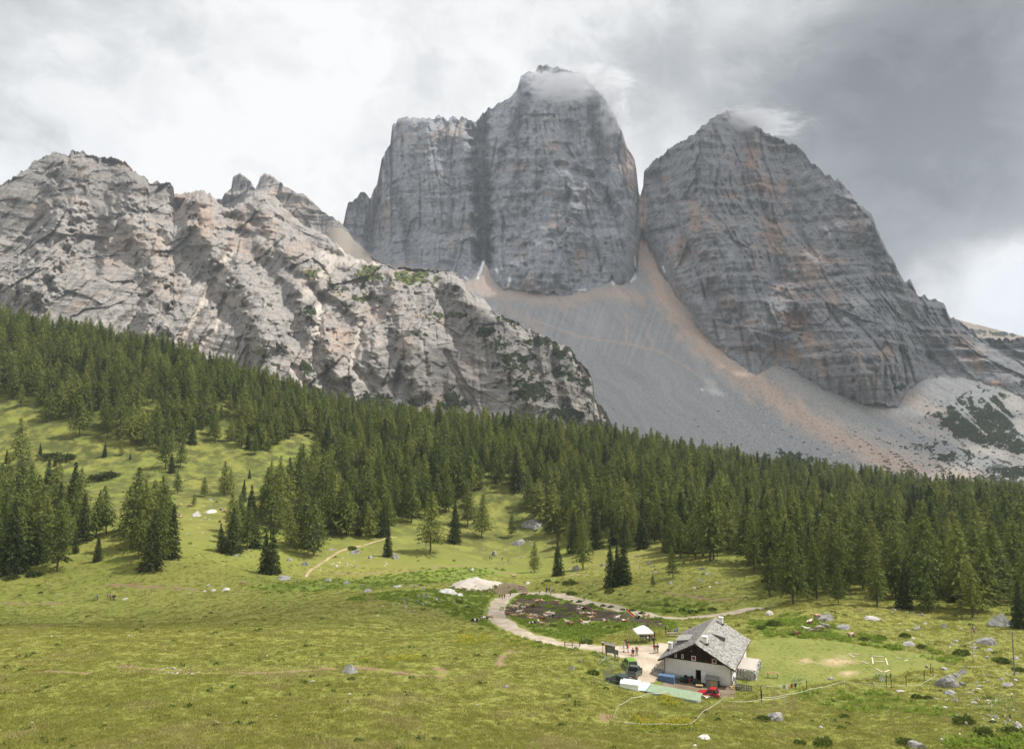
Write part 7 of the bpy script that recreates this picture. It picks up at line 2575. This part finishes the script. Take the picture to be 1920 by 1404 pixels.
m_grass = plant_mat('grass_blades', [(0.20, 0.218, 0.046), (0.235, 0.242, 0.056), (0.265, 0.258, 0.068), (0.21, 0.23, 0.048), (0.31, 0.28, 0.115)], 0.42)
m_straw = plant_mat('dry_grass', [(0.33, 0.285, 0.12), (0.26, 0.245, 0.09), (0.38, 0.33, 0.16)], 0.4)
m_weed = plant_mat('broad_leaves', [(0.165, 0.24, 0.036), (0.235, 0.31, 0.055), (0.20, 0.27, 0.042)], 0.45)
m_shrub = plant_mat('shrub_leaves', [(0.07, 0.105, 0.022), (0.11, 0.145, 0.032), (0.085, 0.12, 0.026)], 0.25)
m_flower = plant_mat('yellow_petals', [(0.56, 0.40, 0.03), (0.66, 0.50, 0.04)], 0.2)
m_flower_w = plant_mat('white_petals', [(0.62, 0.62, 0.50), (0.72, 0.72, 0.62)], 0.2)


def blades(seed, n, h, spread, w, mat, lean=0.45):
    rg = np.random.default_rng(seed)
    co, ti = [], []
    for k in range(n):
        a, r = rg.uniform(0, 6.28), spread * math.sqrt(rg.random())
        p = np.array([r * math.cos(a), r * math.sin(a), -0.03])
        t = np.array([rg.normal(0, lean), rg.normal(0, lean), 1.0]) * h * rg.uniform(0.5, 1.15)
        s = rg.normal(0, 1, 3) * (1, 1, 0.2)
        s = s / np.linalg.norm(s) * w
        co += [p - s, p + s, p + t]
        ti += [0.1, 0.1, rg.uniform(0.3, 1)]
    co = np.array(co)
    return mesh_np('tuft', co, np.arange(len(co)).reshape(-1, 3), mat, False, {'tint': np.array(ti)}, link_it=False).data


def leafy(seed, n, rx, rz, leaf, mat, up=0.5):
    """dome of leaf-sized faces"""
    rg = np.random.default_rng(seed)
    co, ti = [], []
    for k in range(n):
        v = rg.normal(0, 1, 3)
        v[2] = abs(v[2])
        v /= np.linalg.norm(v)
        rr = rg.uniform(0.45, 1.0) ** 0.6 * (1 + 0.25 * math.sin(v[0] * 5 + seed) * math.cos(v[1] * 4))
        p = v * (rx * rr, rx * rr, rz * rr)
        d = v + rg.normal(0, 0.6, 3) + (0, 0, up)
        d /= np.linalg.norm(d)
        s = np.cross(d, rg.normal(0, 1, 3))
        s = s / (np.linalg.norm(s) + 1e-9) * leaf * 0.45
        L = leaf * rg.uniform(0.7, 1.3)
        co += [p - s, p + d * L, p + s]
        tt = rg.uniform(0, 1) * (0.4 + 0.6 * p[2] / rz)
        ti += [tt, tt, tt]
    co = np.array(co)
    return mesh_np('leafy', co, np.arange(len(co)).reshape(-1, 3), mat, False, {'tint': np.array(ti)}, link_it=False).data


DR = np.random.default_rng(77)


def off_limits(x, y, margin=0.0):
    """True on tracks, yard, mud, hut: nothing grows there"""
    bad = np.zeros(len(x), bool)
    near_ = (y < 300) & (x > -60) & (x < 80)
    if near_.any():
        xx, yy = x[near_], y[near_]
        b = poly_dist(xx, yy, ROAD_LINE[::3])[0] < 3.0 + margin
        b |= poly_dist(xx, yy, SPUR_LINE[::3])[0] < 2.0 + margin
        for p_ in (YARD, HUT_YARD, MUD):
            b |= in_poly(xx, yy, p_)
        lx = (xx - 30.43) * math.cos(-0.45) + (yy - 121.55) * math.sin(-0.45)
        ly = -(xx - 30.43) * math.sin(-0.45) + (yy - 121.55) * math.cos(-0.45)
        b |= (np.abs(lx) < 6.2) & (ly > -1) & (ly < 16.8)
        bad[near_] = b
    bad |= poly_dist(x, y, TRAIL_LINE[::4])[0] < 0.9
    for e in EROSION:
        bad |= poly_dist(x, y, e[::3])[0] < 0.7
    return bad


def scatter_view(n, y0, y1, power=1.0, xa=0.80):
    """random ground points in the field of view, denser towards the camera"""
    l = DR.random(n)
    y = (y0 ** (1 - power) + l * (y1 ** (1 - power) - y0 ** (1 - power))) ** (1 / (1 - power)) if power != 1 else y0 * (y1 / y0) ** l
    x = y * DR.uniform(-xa, xa, n)
    return x, y


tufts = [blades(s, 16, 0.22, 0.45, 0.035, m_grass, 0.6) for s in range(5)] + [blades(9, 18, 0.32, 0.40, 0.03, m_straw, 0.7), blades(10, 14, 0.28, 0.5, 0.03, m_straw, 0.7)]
x, y = scatter_view(150000, 56, 300, 1.25)
ok = ~off_limits(x, y, 0.6)
lawn_ = in_poly(x, y, LAWN)
ok &= ~(lawn_ & (DR.random(len(x)) < 0.55))
x, y = x[ok], y[ok]
lawn_ = lawn_[ok]
dry = fbm(x / 9, y / 14, 3, 0.55, seed=141) + 0.5 * fbm(x / 30, y / 30, 2, seed=142) + 0.35 * sstep(100, 62, y)
var = np.where(dry + DR.normal(0, 0.25, len(x)) > 0.70, DR.integers(5, 7, len(x)), DR.integers(0, 5, len(x)))
clump = 0.85 + 0.35 * np.clip(fbm(x / 3.5, y / 3.5, 3, seed=143), -0.6, 1)
s = clump * DR.uniform(0.6, 1.35, len(x)) * np.clip(0.75 + y / 260, 0.8, 1.7) * np.where(lawn_, 0.5, 1.0)
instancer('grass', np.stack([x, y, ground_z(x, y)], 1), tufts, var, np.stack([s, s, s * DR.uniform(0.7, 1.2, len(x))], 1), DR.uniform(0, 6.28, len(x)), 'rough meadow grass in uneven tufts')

# weeds and docks, thick where cattle have dunged the ground
weeds = [leafy(s, 34, 0.45, 0.30, 0.26, m_weed) for s in range(3)]
X_, Y_ = [], []
for pl, dn in zip(LUSH, (1.5, 1.6, 0.7, 0.35, 0.5, 1.6, 0.5)):
    pl = np.array(pl)
    a0, a1 = pl.min(0), pl.max(0)
    n = int((a1 - a0).prod() * dn)
    qx, qy = DR.uniform(a0[0], a1[0], n), DR.uniform(a0[1], a1[1], n)
    k = in_poly(qx, qy, pl) & (fbm(qx / 6, qy / 6, 3, seed=151) > -0.15)
    X_.append(qx[k])
    Y_.append(qy[k])
q = ROAD_LINE[DR.integers(0, len(ROAD_LINE), 900)] + DR.normal(0, 1, (900, 2)) * 4.0
X_.append(q[:, 0])
Y_.append(q[:, 1])
x, y = np.concatenate(X_), np.concatenate(Y_)
ok = ~off_limits(x, y, 0.7)
x, y = x[ok], y[ok]
# islands of weeds in the mud
mp = np.array(MUD)
qx, qy = DR.uniform(mp[:, 0].min(), mp[:, 0].max(), 2600), DR.uniform(mp[:, 1].min(), mp[:, 1].max(), 2600)
k = in_poly(qx, qy, MUD) & (fbm(qx / 8, qy / 5, 3, seed=152) > 0.32)
x, y = np.concatenate([x, qx[k]]), np.concatenate([y, qy[k]])
s = DR.uniform(0.6, 1.6, len(x))
instancer('weeds', np.stack([x, y, ground_z(x, y)], 1), weeds, DR.integers(0, 3, len(x)), np.stack([s, s, s * 0.9], 1), DR.uniform(0, 6.28, len(x)), 'bright green docks and nettles around the cattle pen and lawn')

# dark low herbs dotted over the slopes
herbs = [leafy(20 + s, 26, 0.40, 0.30, 0.24, m_shrub) for s in range(3)]
x, y = scatter_view(1200, 60, 420, 1.1)
ok = ~off_limits(x, y, 0.5) & ~in_poly(x, y, LAWN) & (fbm(x / 18, y / 18, 3, seed=161) > 0.05)
x, y = x[ok], y[ok]
s = DR.uniform(0.5, 1.3, len(x)) * np.clip(0.6 + y / 260, 0.8, 2)
instancer('herbs', np.stack([x, y, ground_z(x, y)], 1), herbs, DR.integers(0, 3, len(x)), np.stack([s, s, s * 0.9], 1), DR.uniform(0, 6.28, len(x)), 'dark low herbs dotted over the meadow')


def flower_clump(seed, mat):
    rg = np.random.default_rng(seed)
    co, ti, mi = [], [], []
    b = MB()
    for k in range(8):
        a, r = rg.uniform(0, 6.28), 0.6 * math.sqrt(rg.random())
        h = rg.uniform(0.35, 0.65)
        c = Vector((r * math.cos(a), r * math.sin(a), h))
        z = rg.uniform(0.03, 0.055)
        b.add([c + Vector((z, 0, 0)), c + Vector((0, z, 0.02)), c + Vector((-z, 0, 0)), c + Vector((0, -z, 0.02)), c + Vector((0, 0, 0.07))], [(0, 1, 4), (1, 2, 4), (2, 3, 4), (3, 0, 4)], 0)
        b.add([(c.x * 0.6, c.y * 0.6, 0), (c.x * 0.6 + 0.03, c.y * 0.6, 0), tuple(c)], [(0, 1, 2)], 1)
        for j in range(2):
            q = c * rg.uniform(0.3, 0.7)
            b.add([q, q + Vector((0.16, rg.normal(0, 0.1), 0.04)), q + Vector((0.1, 0.12, 0.1))], [(0, 1, 2)], 1)
    return b.mesh('flowers', [mat, m_weed])


FL = [(1262, 1317, 22, 10, 70), (1250, 1308, 14, 6, 20), (1208, 1353, 24, 10, 34), (1272, 1362, 34, 10, 70), (1225, 1366, 34, 9, 34), (890, 1199, 34, 10, 90), (870, 1205, 30, 8, 60), (965, 1201, 36, 10, 50), (770, 1236, 25, 6, 40), (735, 1242, 20, 5, 20), (690, 1240, 16, 4, 12), (1010, 1208, 20, 6, 15), (1110, 1100, 20, 6, 20), (1150, 1108, 10, 5, 12)]
X_, Y_ = [], []
for (a, b_, rx, ry, n) in FL:
    for _ in range(n):
        r, t = math.sqrt(DR.random()), DR.uniform(0, 6.28)
        p = gpos(a + rx * r * math.cos(t), b_ + ry * r * math.sin(t))
        X_.append(p.x)
        Y_.append(p.y)
x, y = np.array(X_), np.array(Y_)
s = DR.uniform(0.7, 1.25, len(x))
instancer('flowers', np.stack([x, y, ground_z(x, y)], 1), [flower_clump(k, m_flower) for k in range(3)], DR.integers(0, 3, len(x)), np.stack([s] * 3, 1), DR.uniform(0, 6.28, len(x)), 'yellow flowers in drifts on the meadow and inside the ring fence')
X_, Y_ = [], []
for (a, b_, rx, ry, n) in [(1655, 1272, 20, 8, 30), (1140, 1240, 16, 8, 25), (1500, 1280, 16, 5, 10), (1880, 1320, 40, 20, 25), (1720, 1275, 20, 6, 8)]:
    for _ in range(n):
        p = gpos(a + DR.normal(0, rx * 0.5), b_ + DR.normal(0, ry * 0.5))
        X_.append(p.x)
        Y_.append(p.y)
x, y = np.array(X_), np.array(Y_)
s = DR.uniform(0.7, 1.2, len(x))
instancer('white_flowers', np.stack([x, y, ground_z(x, y)], 1), [flower_clump(8, m_flower_w)], DR.integers(0, 1, len(x)), np.stack([s] * 3, 1), DR.uniform(0, 6.28, len(x)), 'white umbel flowers along the fence')

# loose stones
pebs = [rock_mesh(60 + k, 2) for k in range(5)]
peb_p = [p_.copy() for p_ in pebs]
for p_ in peb_p:
    p_.materials.clear()
    p_.materials.append(m_boulder_pale)
ST = [([(880, 1012), (1000, 1000), (1000, 1060), (880, 1060)], 90), ([(1180, 1040), (1400, 1050), (1420, 1130), (1200, 1110)], 150), ([(1760, 1255), (1920, 1240), (1920, 1404), (1800, 1380), (1740, 1310)], 190), ([(690, 1095), (870, 1095), (870, 1140), (740, 1140)], 110), ([(560, 1040), (700, 1020), (740, 1060), (580, 1070)], 70), ([(300, 940), (480, 930), (480, 1040), (360, 1080)], 70), ([(1580, 1130), (1920, 1150), (1920, 1240), (1600, 1200)], 120), ([(0, 1085), (420, 1095), (420, 1120), (0, 1125)], 40), ([(1060, 1060), (1160, 1060), (1160, 1100), (1080, 1095)], 60), ([(0, 1150), (1100, 1180), (1100, 1404), (0, 1404)], 70), ([(1120, 1300), (1900, 1310), (1900, 1404), (1100, 1404)], 60), ([(500, 1140), (960, 1130), (920, 1180), (520, 1170)], 45), ([(860, 1098), (930, 1098), (930, 1115), (860, 1115)], 40), ([(300, 1250), (380, 1255), (380, 1264), (300, 1262)], 40), ([(1810, 1290), (1920, 1330), (1920, 1370), (1840, 1350)], 120)]
X_, Y_ = [], []
for pl, n in ST:
    pl = np.array(pl, float)
    c_ = 0
    while c_ < n:
        px, py = DR.uniform(pl[:, 0].min(), pl[:, 0].max()), DR.uniform(pl[:, 1].min(), pl[:, 1].max())
        if in_poly(np.array([px]), np.array([py]), pl)[0]:
            p = gpos(px, py)
            X_.append(p.x)
            Y_.append(p.y)
            c_ += 1
x, y = np.array(X_), np.array(Y_)
ok = ~off_limits(x, y)
x, y = x[ok], y[ok]
s = np.exp(DR.normal(-1.75, 0.45, len(x))) * np.clip(0.7 + y / 300, 0.9, 1.8)
instancer('stones', np.stack([x, y, ground_z(x, y) + s * 0.1], 1), pebs + peb_p, DR.integers(0, 10, len(x)), np.stack([s, s * DR.uniform(0.6, 1, len(x)), s * DR.uniform(0.4, 0.8, len(x))], 1), DR.uniform(0, 6.28, len(x)), 'small pale stones scattered over the pasture')

# scrub on the mountain sides and blocks lying on the scree
X_ = []
for pts_, veg_, U_, V_, rk in SCRUB:
    pr = np.clip(veg_ * 1.3 - 0.35 + 0.5 * fbm(U_ / 9, V_ / 9, 3, seed=171), 0, 1) * 0.22
    if pts_.shape[1] > 800:
        pr = np.maximum(pr, (1 - rk) * np.clip(sstep(1450, 1750, U_) * sstep(770, 860, V_) * (0.05 + fbm((U_ - 1.6 * V_) / 16, (V_ + 0.6 * U_) / 60, 3, seed=172)), 0, 1) * 0.2)
    k = DR.random(pr.shape) < pr
    X_.append(pts_[k])
xyz = np.vstack(X_)
s = DR.uniform(0.8, 2.2, len(xyz))
msc = [leafy(50 + k, 60, 1.0, 0.75, 0.55, TM['pine_needles'], 0.6) for k in range(3)]
instancer('mountain_scrub', xyz, msc, DR.integers(0, 3, len(xyz)), np.stack([s, s, s], 1), DR.uniform(0, 6.28, len(xyz)), 'dark dwarf pine scrub clinging to the rock ridge and scree')
pts_, veg_, U_, V_, rk = SCRUB[0]
pr = (1 - rk) * (0.003 + 0.014 * sstep(640, 800, V_) * sstep(1200, 1500, U_ + 0.3 * (V_ - 700)) + 0.006 * np.clip(fbm(U_ / 30, V_ / 30, 2, seed=173), 0, 1))
xyz = pts_[DR.random(pr.shape) < pr]
s = np.exp(DR.normal(0.25, 0.5, len(xyz)))
instancer('scree_blocks', xyz, pebs + peb_p, DR.integers(2, 9, len(xyz)), np.stack([s, s, s * 0.8], 1), DR.uniform(0, 6.28, len(xyz)), 'grey blocks lying on the scree slope')

# shrubs one can count
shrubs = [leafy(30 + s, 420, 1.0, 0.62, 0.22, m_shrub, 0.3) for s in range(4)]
pinesc = [leafy(36 + s, 420, 1.0, 0.5, 0.24, TM['pine_needles'], 0.9) for s in range(2)]
RD = 'along the inner road edge'
SHR = [(1087, 1129, 14, RD), (1072, 1127, 8, RD), (1110, 1134, 11, RD), (1131, 1137, 12, RD), (1146, 1139, 14, RD), (1168, 1144, 12, RD), (1185, 1146, 15, RD), (1204, 1151, 14, RD), (1050, 1161, 12, 'in the mud pen'), (1037, 1174, 16, 'on the green rim below the pen'), (1141, 1178, 14, 'on the green rim below the pen'), (1159, 1177, 17, 'on the green rim below the pen'), (1027, 1090, 14, 'on the bank above the road loop'), (1045, 1093, 10, 'on the bank above the road loop'), (1070, 1096, 30, 'on the bank above the road loop'), (1072, 1115, 22, 'on the bank above the road loop'), (1144, 1110, 20, 'on the bank above the road loop'), (1164, 1115, 8, 'on the bank above the road loop'), (1107, 1114, 8, 'on the bank above the road loop'), (877, 1139, 12, 'left of the road bend'), (860, 1130, 14, 'left of the road bend'), (894, 1230, 15, 'on the slope below the road'), (1009, 1207, 17, 'on the lower edge of the road'), (1100, 1207, 26, 'beside the wooden trough'), (1252, 1136, 16, 'behind the far road stretch'), (1254, 1148, 14, 'behind the far road stretch'), (1280, 1146, 18, 'behind the far road stretch'), (1316, 1145, 14, 'behind the far road stretch'), (1299, 1150, 22, 'behind the far road stretch'), (1336, 1144, 16, 'behind the far road stretch'), (1113, 1264, 26, 'left of the dog pen'), (1107, 1209, 12, 'at the left lawn corner'), (1451, 1173, 28, 'below the rubble heap'), (1430, 1180, 24, 'below the rubble heap'), (1698, 1194, 20, 'on the bank behind the lawn'), (1806, 1227, 30, 'on the bank behind the lawn'), (1652, 1197, 22, 'on the bank behind the lawn'), (1620, 1200, 18, 'on the bank behind the lawn'), (1730, 1215, 20, 'on the bank behind the lawn'), (1882, 1242, 28, 'at the utility pole'), (1912, 1258, 22, 'at the utility pole'), (1720, 1309, 24, 'in the meadow below the lawn fence'), (1740, 1310, 20, 'in the meadow below the lawn fence'), (1812, 1358, 40, 'near the bottom right corner'), (1863, 1354, 14, 'near the bottom right corner'), (1564, 1315, 9, 'in the meadow below the lawn fence'), (1585, 1346, 20, 'in the near meadow'), (1430, 1351, 30, 'beside the grey boulder'), (1579, 1366, 18, 'in the near meadow'), (1850, 1382, 46, 'near the bottom right corner'), (1901, 1374, 40, 'near the bottom right corner'), (1700, 1396, 34, 'at the bottom edge'), (1546, 1398, 40, 'at the bottom edge'), (1500, 1396, 26, 'at the bottom edge'), (622, 1330, 13, 'in the foreground meadow'), (780, 1336, 10, 'in the foreground meadow'), (855, 1235, 9, 'on the slope below the road'), (658, 1274, 16, 'under the lichen-covered boulder'), (590, 1030, 16, 'beside the trail'), (660, 1030, 18, 'above the trail ledge'), (1216, 1110, 10, 'on the stony meadow'), (75, 1112, 9, 'on the left meadow')]
SCR = [(95, 858, 40, 'dark dwarf pine scrub on the upper meadow'), (122, 862, 46, 'dark dwarf pine scrub on the upper meadow'), (180, 900, 34, 'dark dwarf pine scrub below the left clump'), (200, 896, 38, 'dark dwarf pine scrub below the left clump'), (152, 782, 20, 'dwarf pine at the forest edge'), (620, 832, 20, 'dwarf pine on the small forest gap'), (575, 818, 14, 'dwarf pine on the small forest gap'), (20, 1085, 30, 'dwarf pine below the lower grove'), (60, 1080, 30, 'dwarf pine below the lower grove')]
items = []
SR = random.Random(9)
for lst, ms, nm in ((SHR, shrubs, 'shrub'), (SCR, pinesc, 'dwarf_pine')):
    for (px, py, w, where) in lst:
        p = gpos(px, py)
        o = mesh_copy(nm, SR.choice(ms))
        r_ = w * p.y / F / 2
        o.location = p + Vector((0, r_ * 0.2, -0.05))
        o.scale = (r_, r_ * SR.uniform(0.7, 1.0), r_ * SR.uniform(0.75, 1.05))
        o.rotation_euler = (0, 0, SR.uniform(0, 6.28))
        lab = where if nm == 'dwarf_pine' else 'dark green shrub ' + where
        tag(o, lab, 'shrub', 'low shrubs on the pasture')
        items.append((o, lab, px))
tell_apart(items)
# ------------------------------------------------------------------ unseen clouds placed overhead to shade the slopes, mist on the summits, haze
m_cloud, T = new_mat('cloud_white')
T.n.remove(T.bsdf)
df_ = T.node('ShaderNodeBsdfDiffuse', {'Color': (0.85, 0.85, 0.85, 1)})
tr_ = T.node('ShaderNodeBsdfTranslucent', {'Color': (0.85, 0.85, 0.86, 1)})
mx_ = T.node('ShaderNodeMixShader', {0: 0.35, 1: df_.outputs[0], 2: tr_.outputs[0]})
thin_ = T.node('ShaderNodeBsdfTransparent')
mx2 = T.node('ShaderNodeMixShader', {0: 0.80, 1: mx_.outputs[0], 2: thin_.outputs[0]})     # thin cloud: part of the sun comes through each skin
T.l.new(mx2.outputs[0], T.out.inputs[0])


def cloud(blobs_, seed, label):
    rg = np.random.default_rng(seed)
    bm = bmesh.new()
    bmesh.ops.create_icosphere(bm, subdivisions=4, radius=1.0)
    base = np.array([v.co for v in bm.verts])
    fcs = np.array([[v.index for v in f.verts] for f in bm.faces])
    bm.free()
    co, fc = [], []
    for (x, y, z, rx, ry, rz) in blobs_:
        n = 0.22 * fbm(base[:, 0] * 2 + x * 0.01, base[:, 1] * 2 + base[:, 2] * 2 + y * 0.01, 4, 0.55, seed=seed)
        p = base * (1 + n[:, None]) * (rx, ry, rz) + (x, y, z)
        fc.append(fcs + len(co) * len(base))
        co.append(p)
    o = mesh_np('cloud', np.vstack(co), np.vstack(fc), m_cloud)
    return tag(o, label, kind='stuff')


def shade_spot(px, py, d, zc=2650.0):
    """the place in the cloud layer whose shadow falls on a point"""
    p = P(px, py, d)
    k = (zc - p.z) / SUN_DIR.z
    return p.x + SUN_DIR.x * k, p.y + SUN_DIR.y * k, zc


bl = []
for (px, py, d, rx, ry) in CLOUD_SPOTS:
    x, y, z = shade_spot(px, py, d)
    bl.append((x, y, z, rx, ry, 110))
cloud(bl, 5, 'unseen cloud bank overhead, placed to shade the peaks, scree, ridge and meadow')


def box_obj(name, lo, hi, mat):
    b = MB()
    b.box(tuple((a + c) / 2 for a, c in zip(lo, hi)), tuple(c - a for a, c in zip(lo, hi)))
    return b.build(name, mat)


def vol_mat(name):
    m = bpy.data.materials.new(name)
    m.use_nodes = True
    m.node_tree.nodes.clear()
    T = NT(m.node_tree)
    out = T.node('ShaderNodeOutputMaterial')
    v = T.node('ShaderNodeVolumePrincipled')
    T.l.new(v.outputs[0], out.inputs['Volume'])
    return m, T, v


m_haze, T, v = vol_mat('haze')
v.inputs['Color'].default_value = (0.80, 0.88, 1.0, 1)
v.inputs['Density'].default_value = HAZE_DENSITY
v.inputs['Anisotropy'].default_value = 0.2
hz_o = box_obj('haze', (-2700, -300, -330), (2700, 3400, 1330), m_haze)
tag(hz_o, 'thin bluish mountain haze between the meadow and the peaks', kind='stuff')


def mist(px, py, d, r, seed, dens, label):
    c = P(px, py, d)
    m, T, v = vol_mat('mist')
    v.inputs['Color'].default_value = (0.97, 0.97, 0.98, 1)
    v.inputs['Anisotropy'].default_value = 0.3
    p = T.node('ShaderNodeTexCoord').outputs['Object']
    ps = T.vmath('ADD', p, (seed * 3.7, seed * 1.3, 0))
    n = T.noise(T.node('ShaderNodeMapping', {'Vector': ps, 'Scale': (1.0, 1.0, 1.5)}).outputs[0], 4.2, 6, 0.68, 0.4)
    rr = T.vmath('LENGTH', p)
    fall = T.maprange(rr, 0.25, 1.0, 1.0, 0.0)
    den = T.maprange(T.math('ADD', T.math('MULTIPLY', n, 1.9), T.math('MULTIPLY', fall, 0.35)), 1.13, 1.45, 0.0, 1.0)
    den = T.math('MULTIPLY', T.math('MULTIPLY', den, fall), dens)
    T.l.new(den, v.inputs['Density'])
    bm = bmesh.new()
    bmesh.ops.create_icosphere(bm, subdivisions=3, radius=1.0)
    me = bpy.data.meshes.new('mist')
    bm.to_mesh(me)
    bm.free()
    me.materials.append(m)
    o = bpy.data.objects.new('mist', me)
    o.location = c
    o.scale = r
    COL.objects.link(o)
    return tag(o, label, kind='stuff')


for a in MISTS:
    mist(*a)
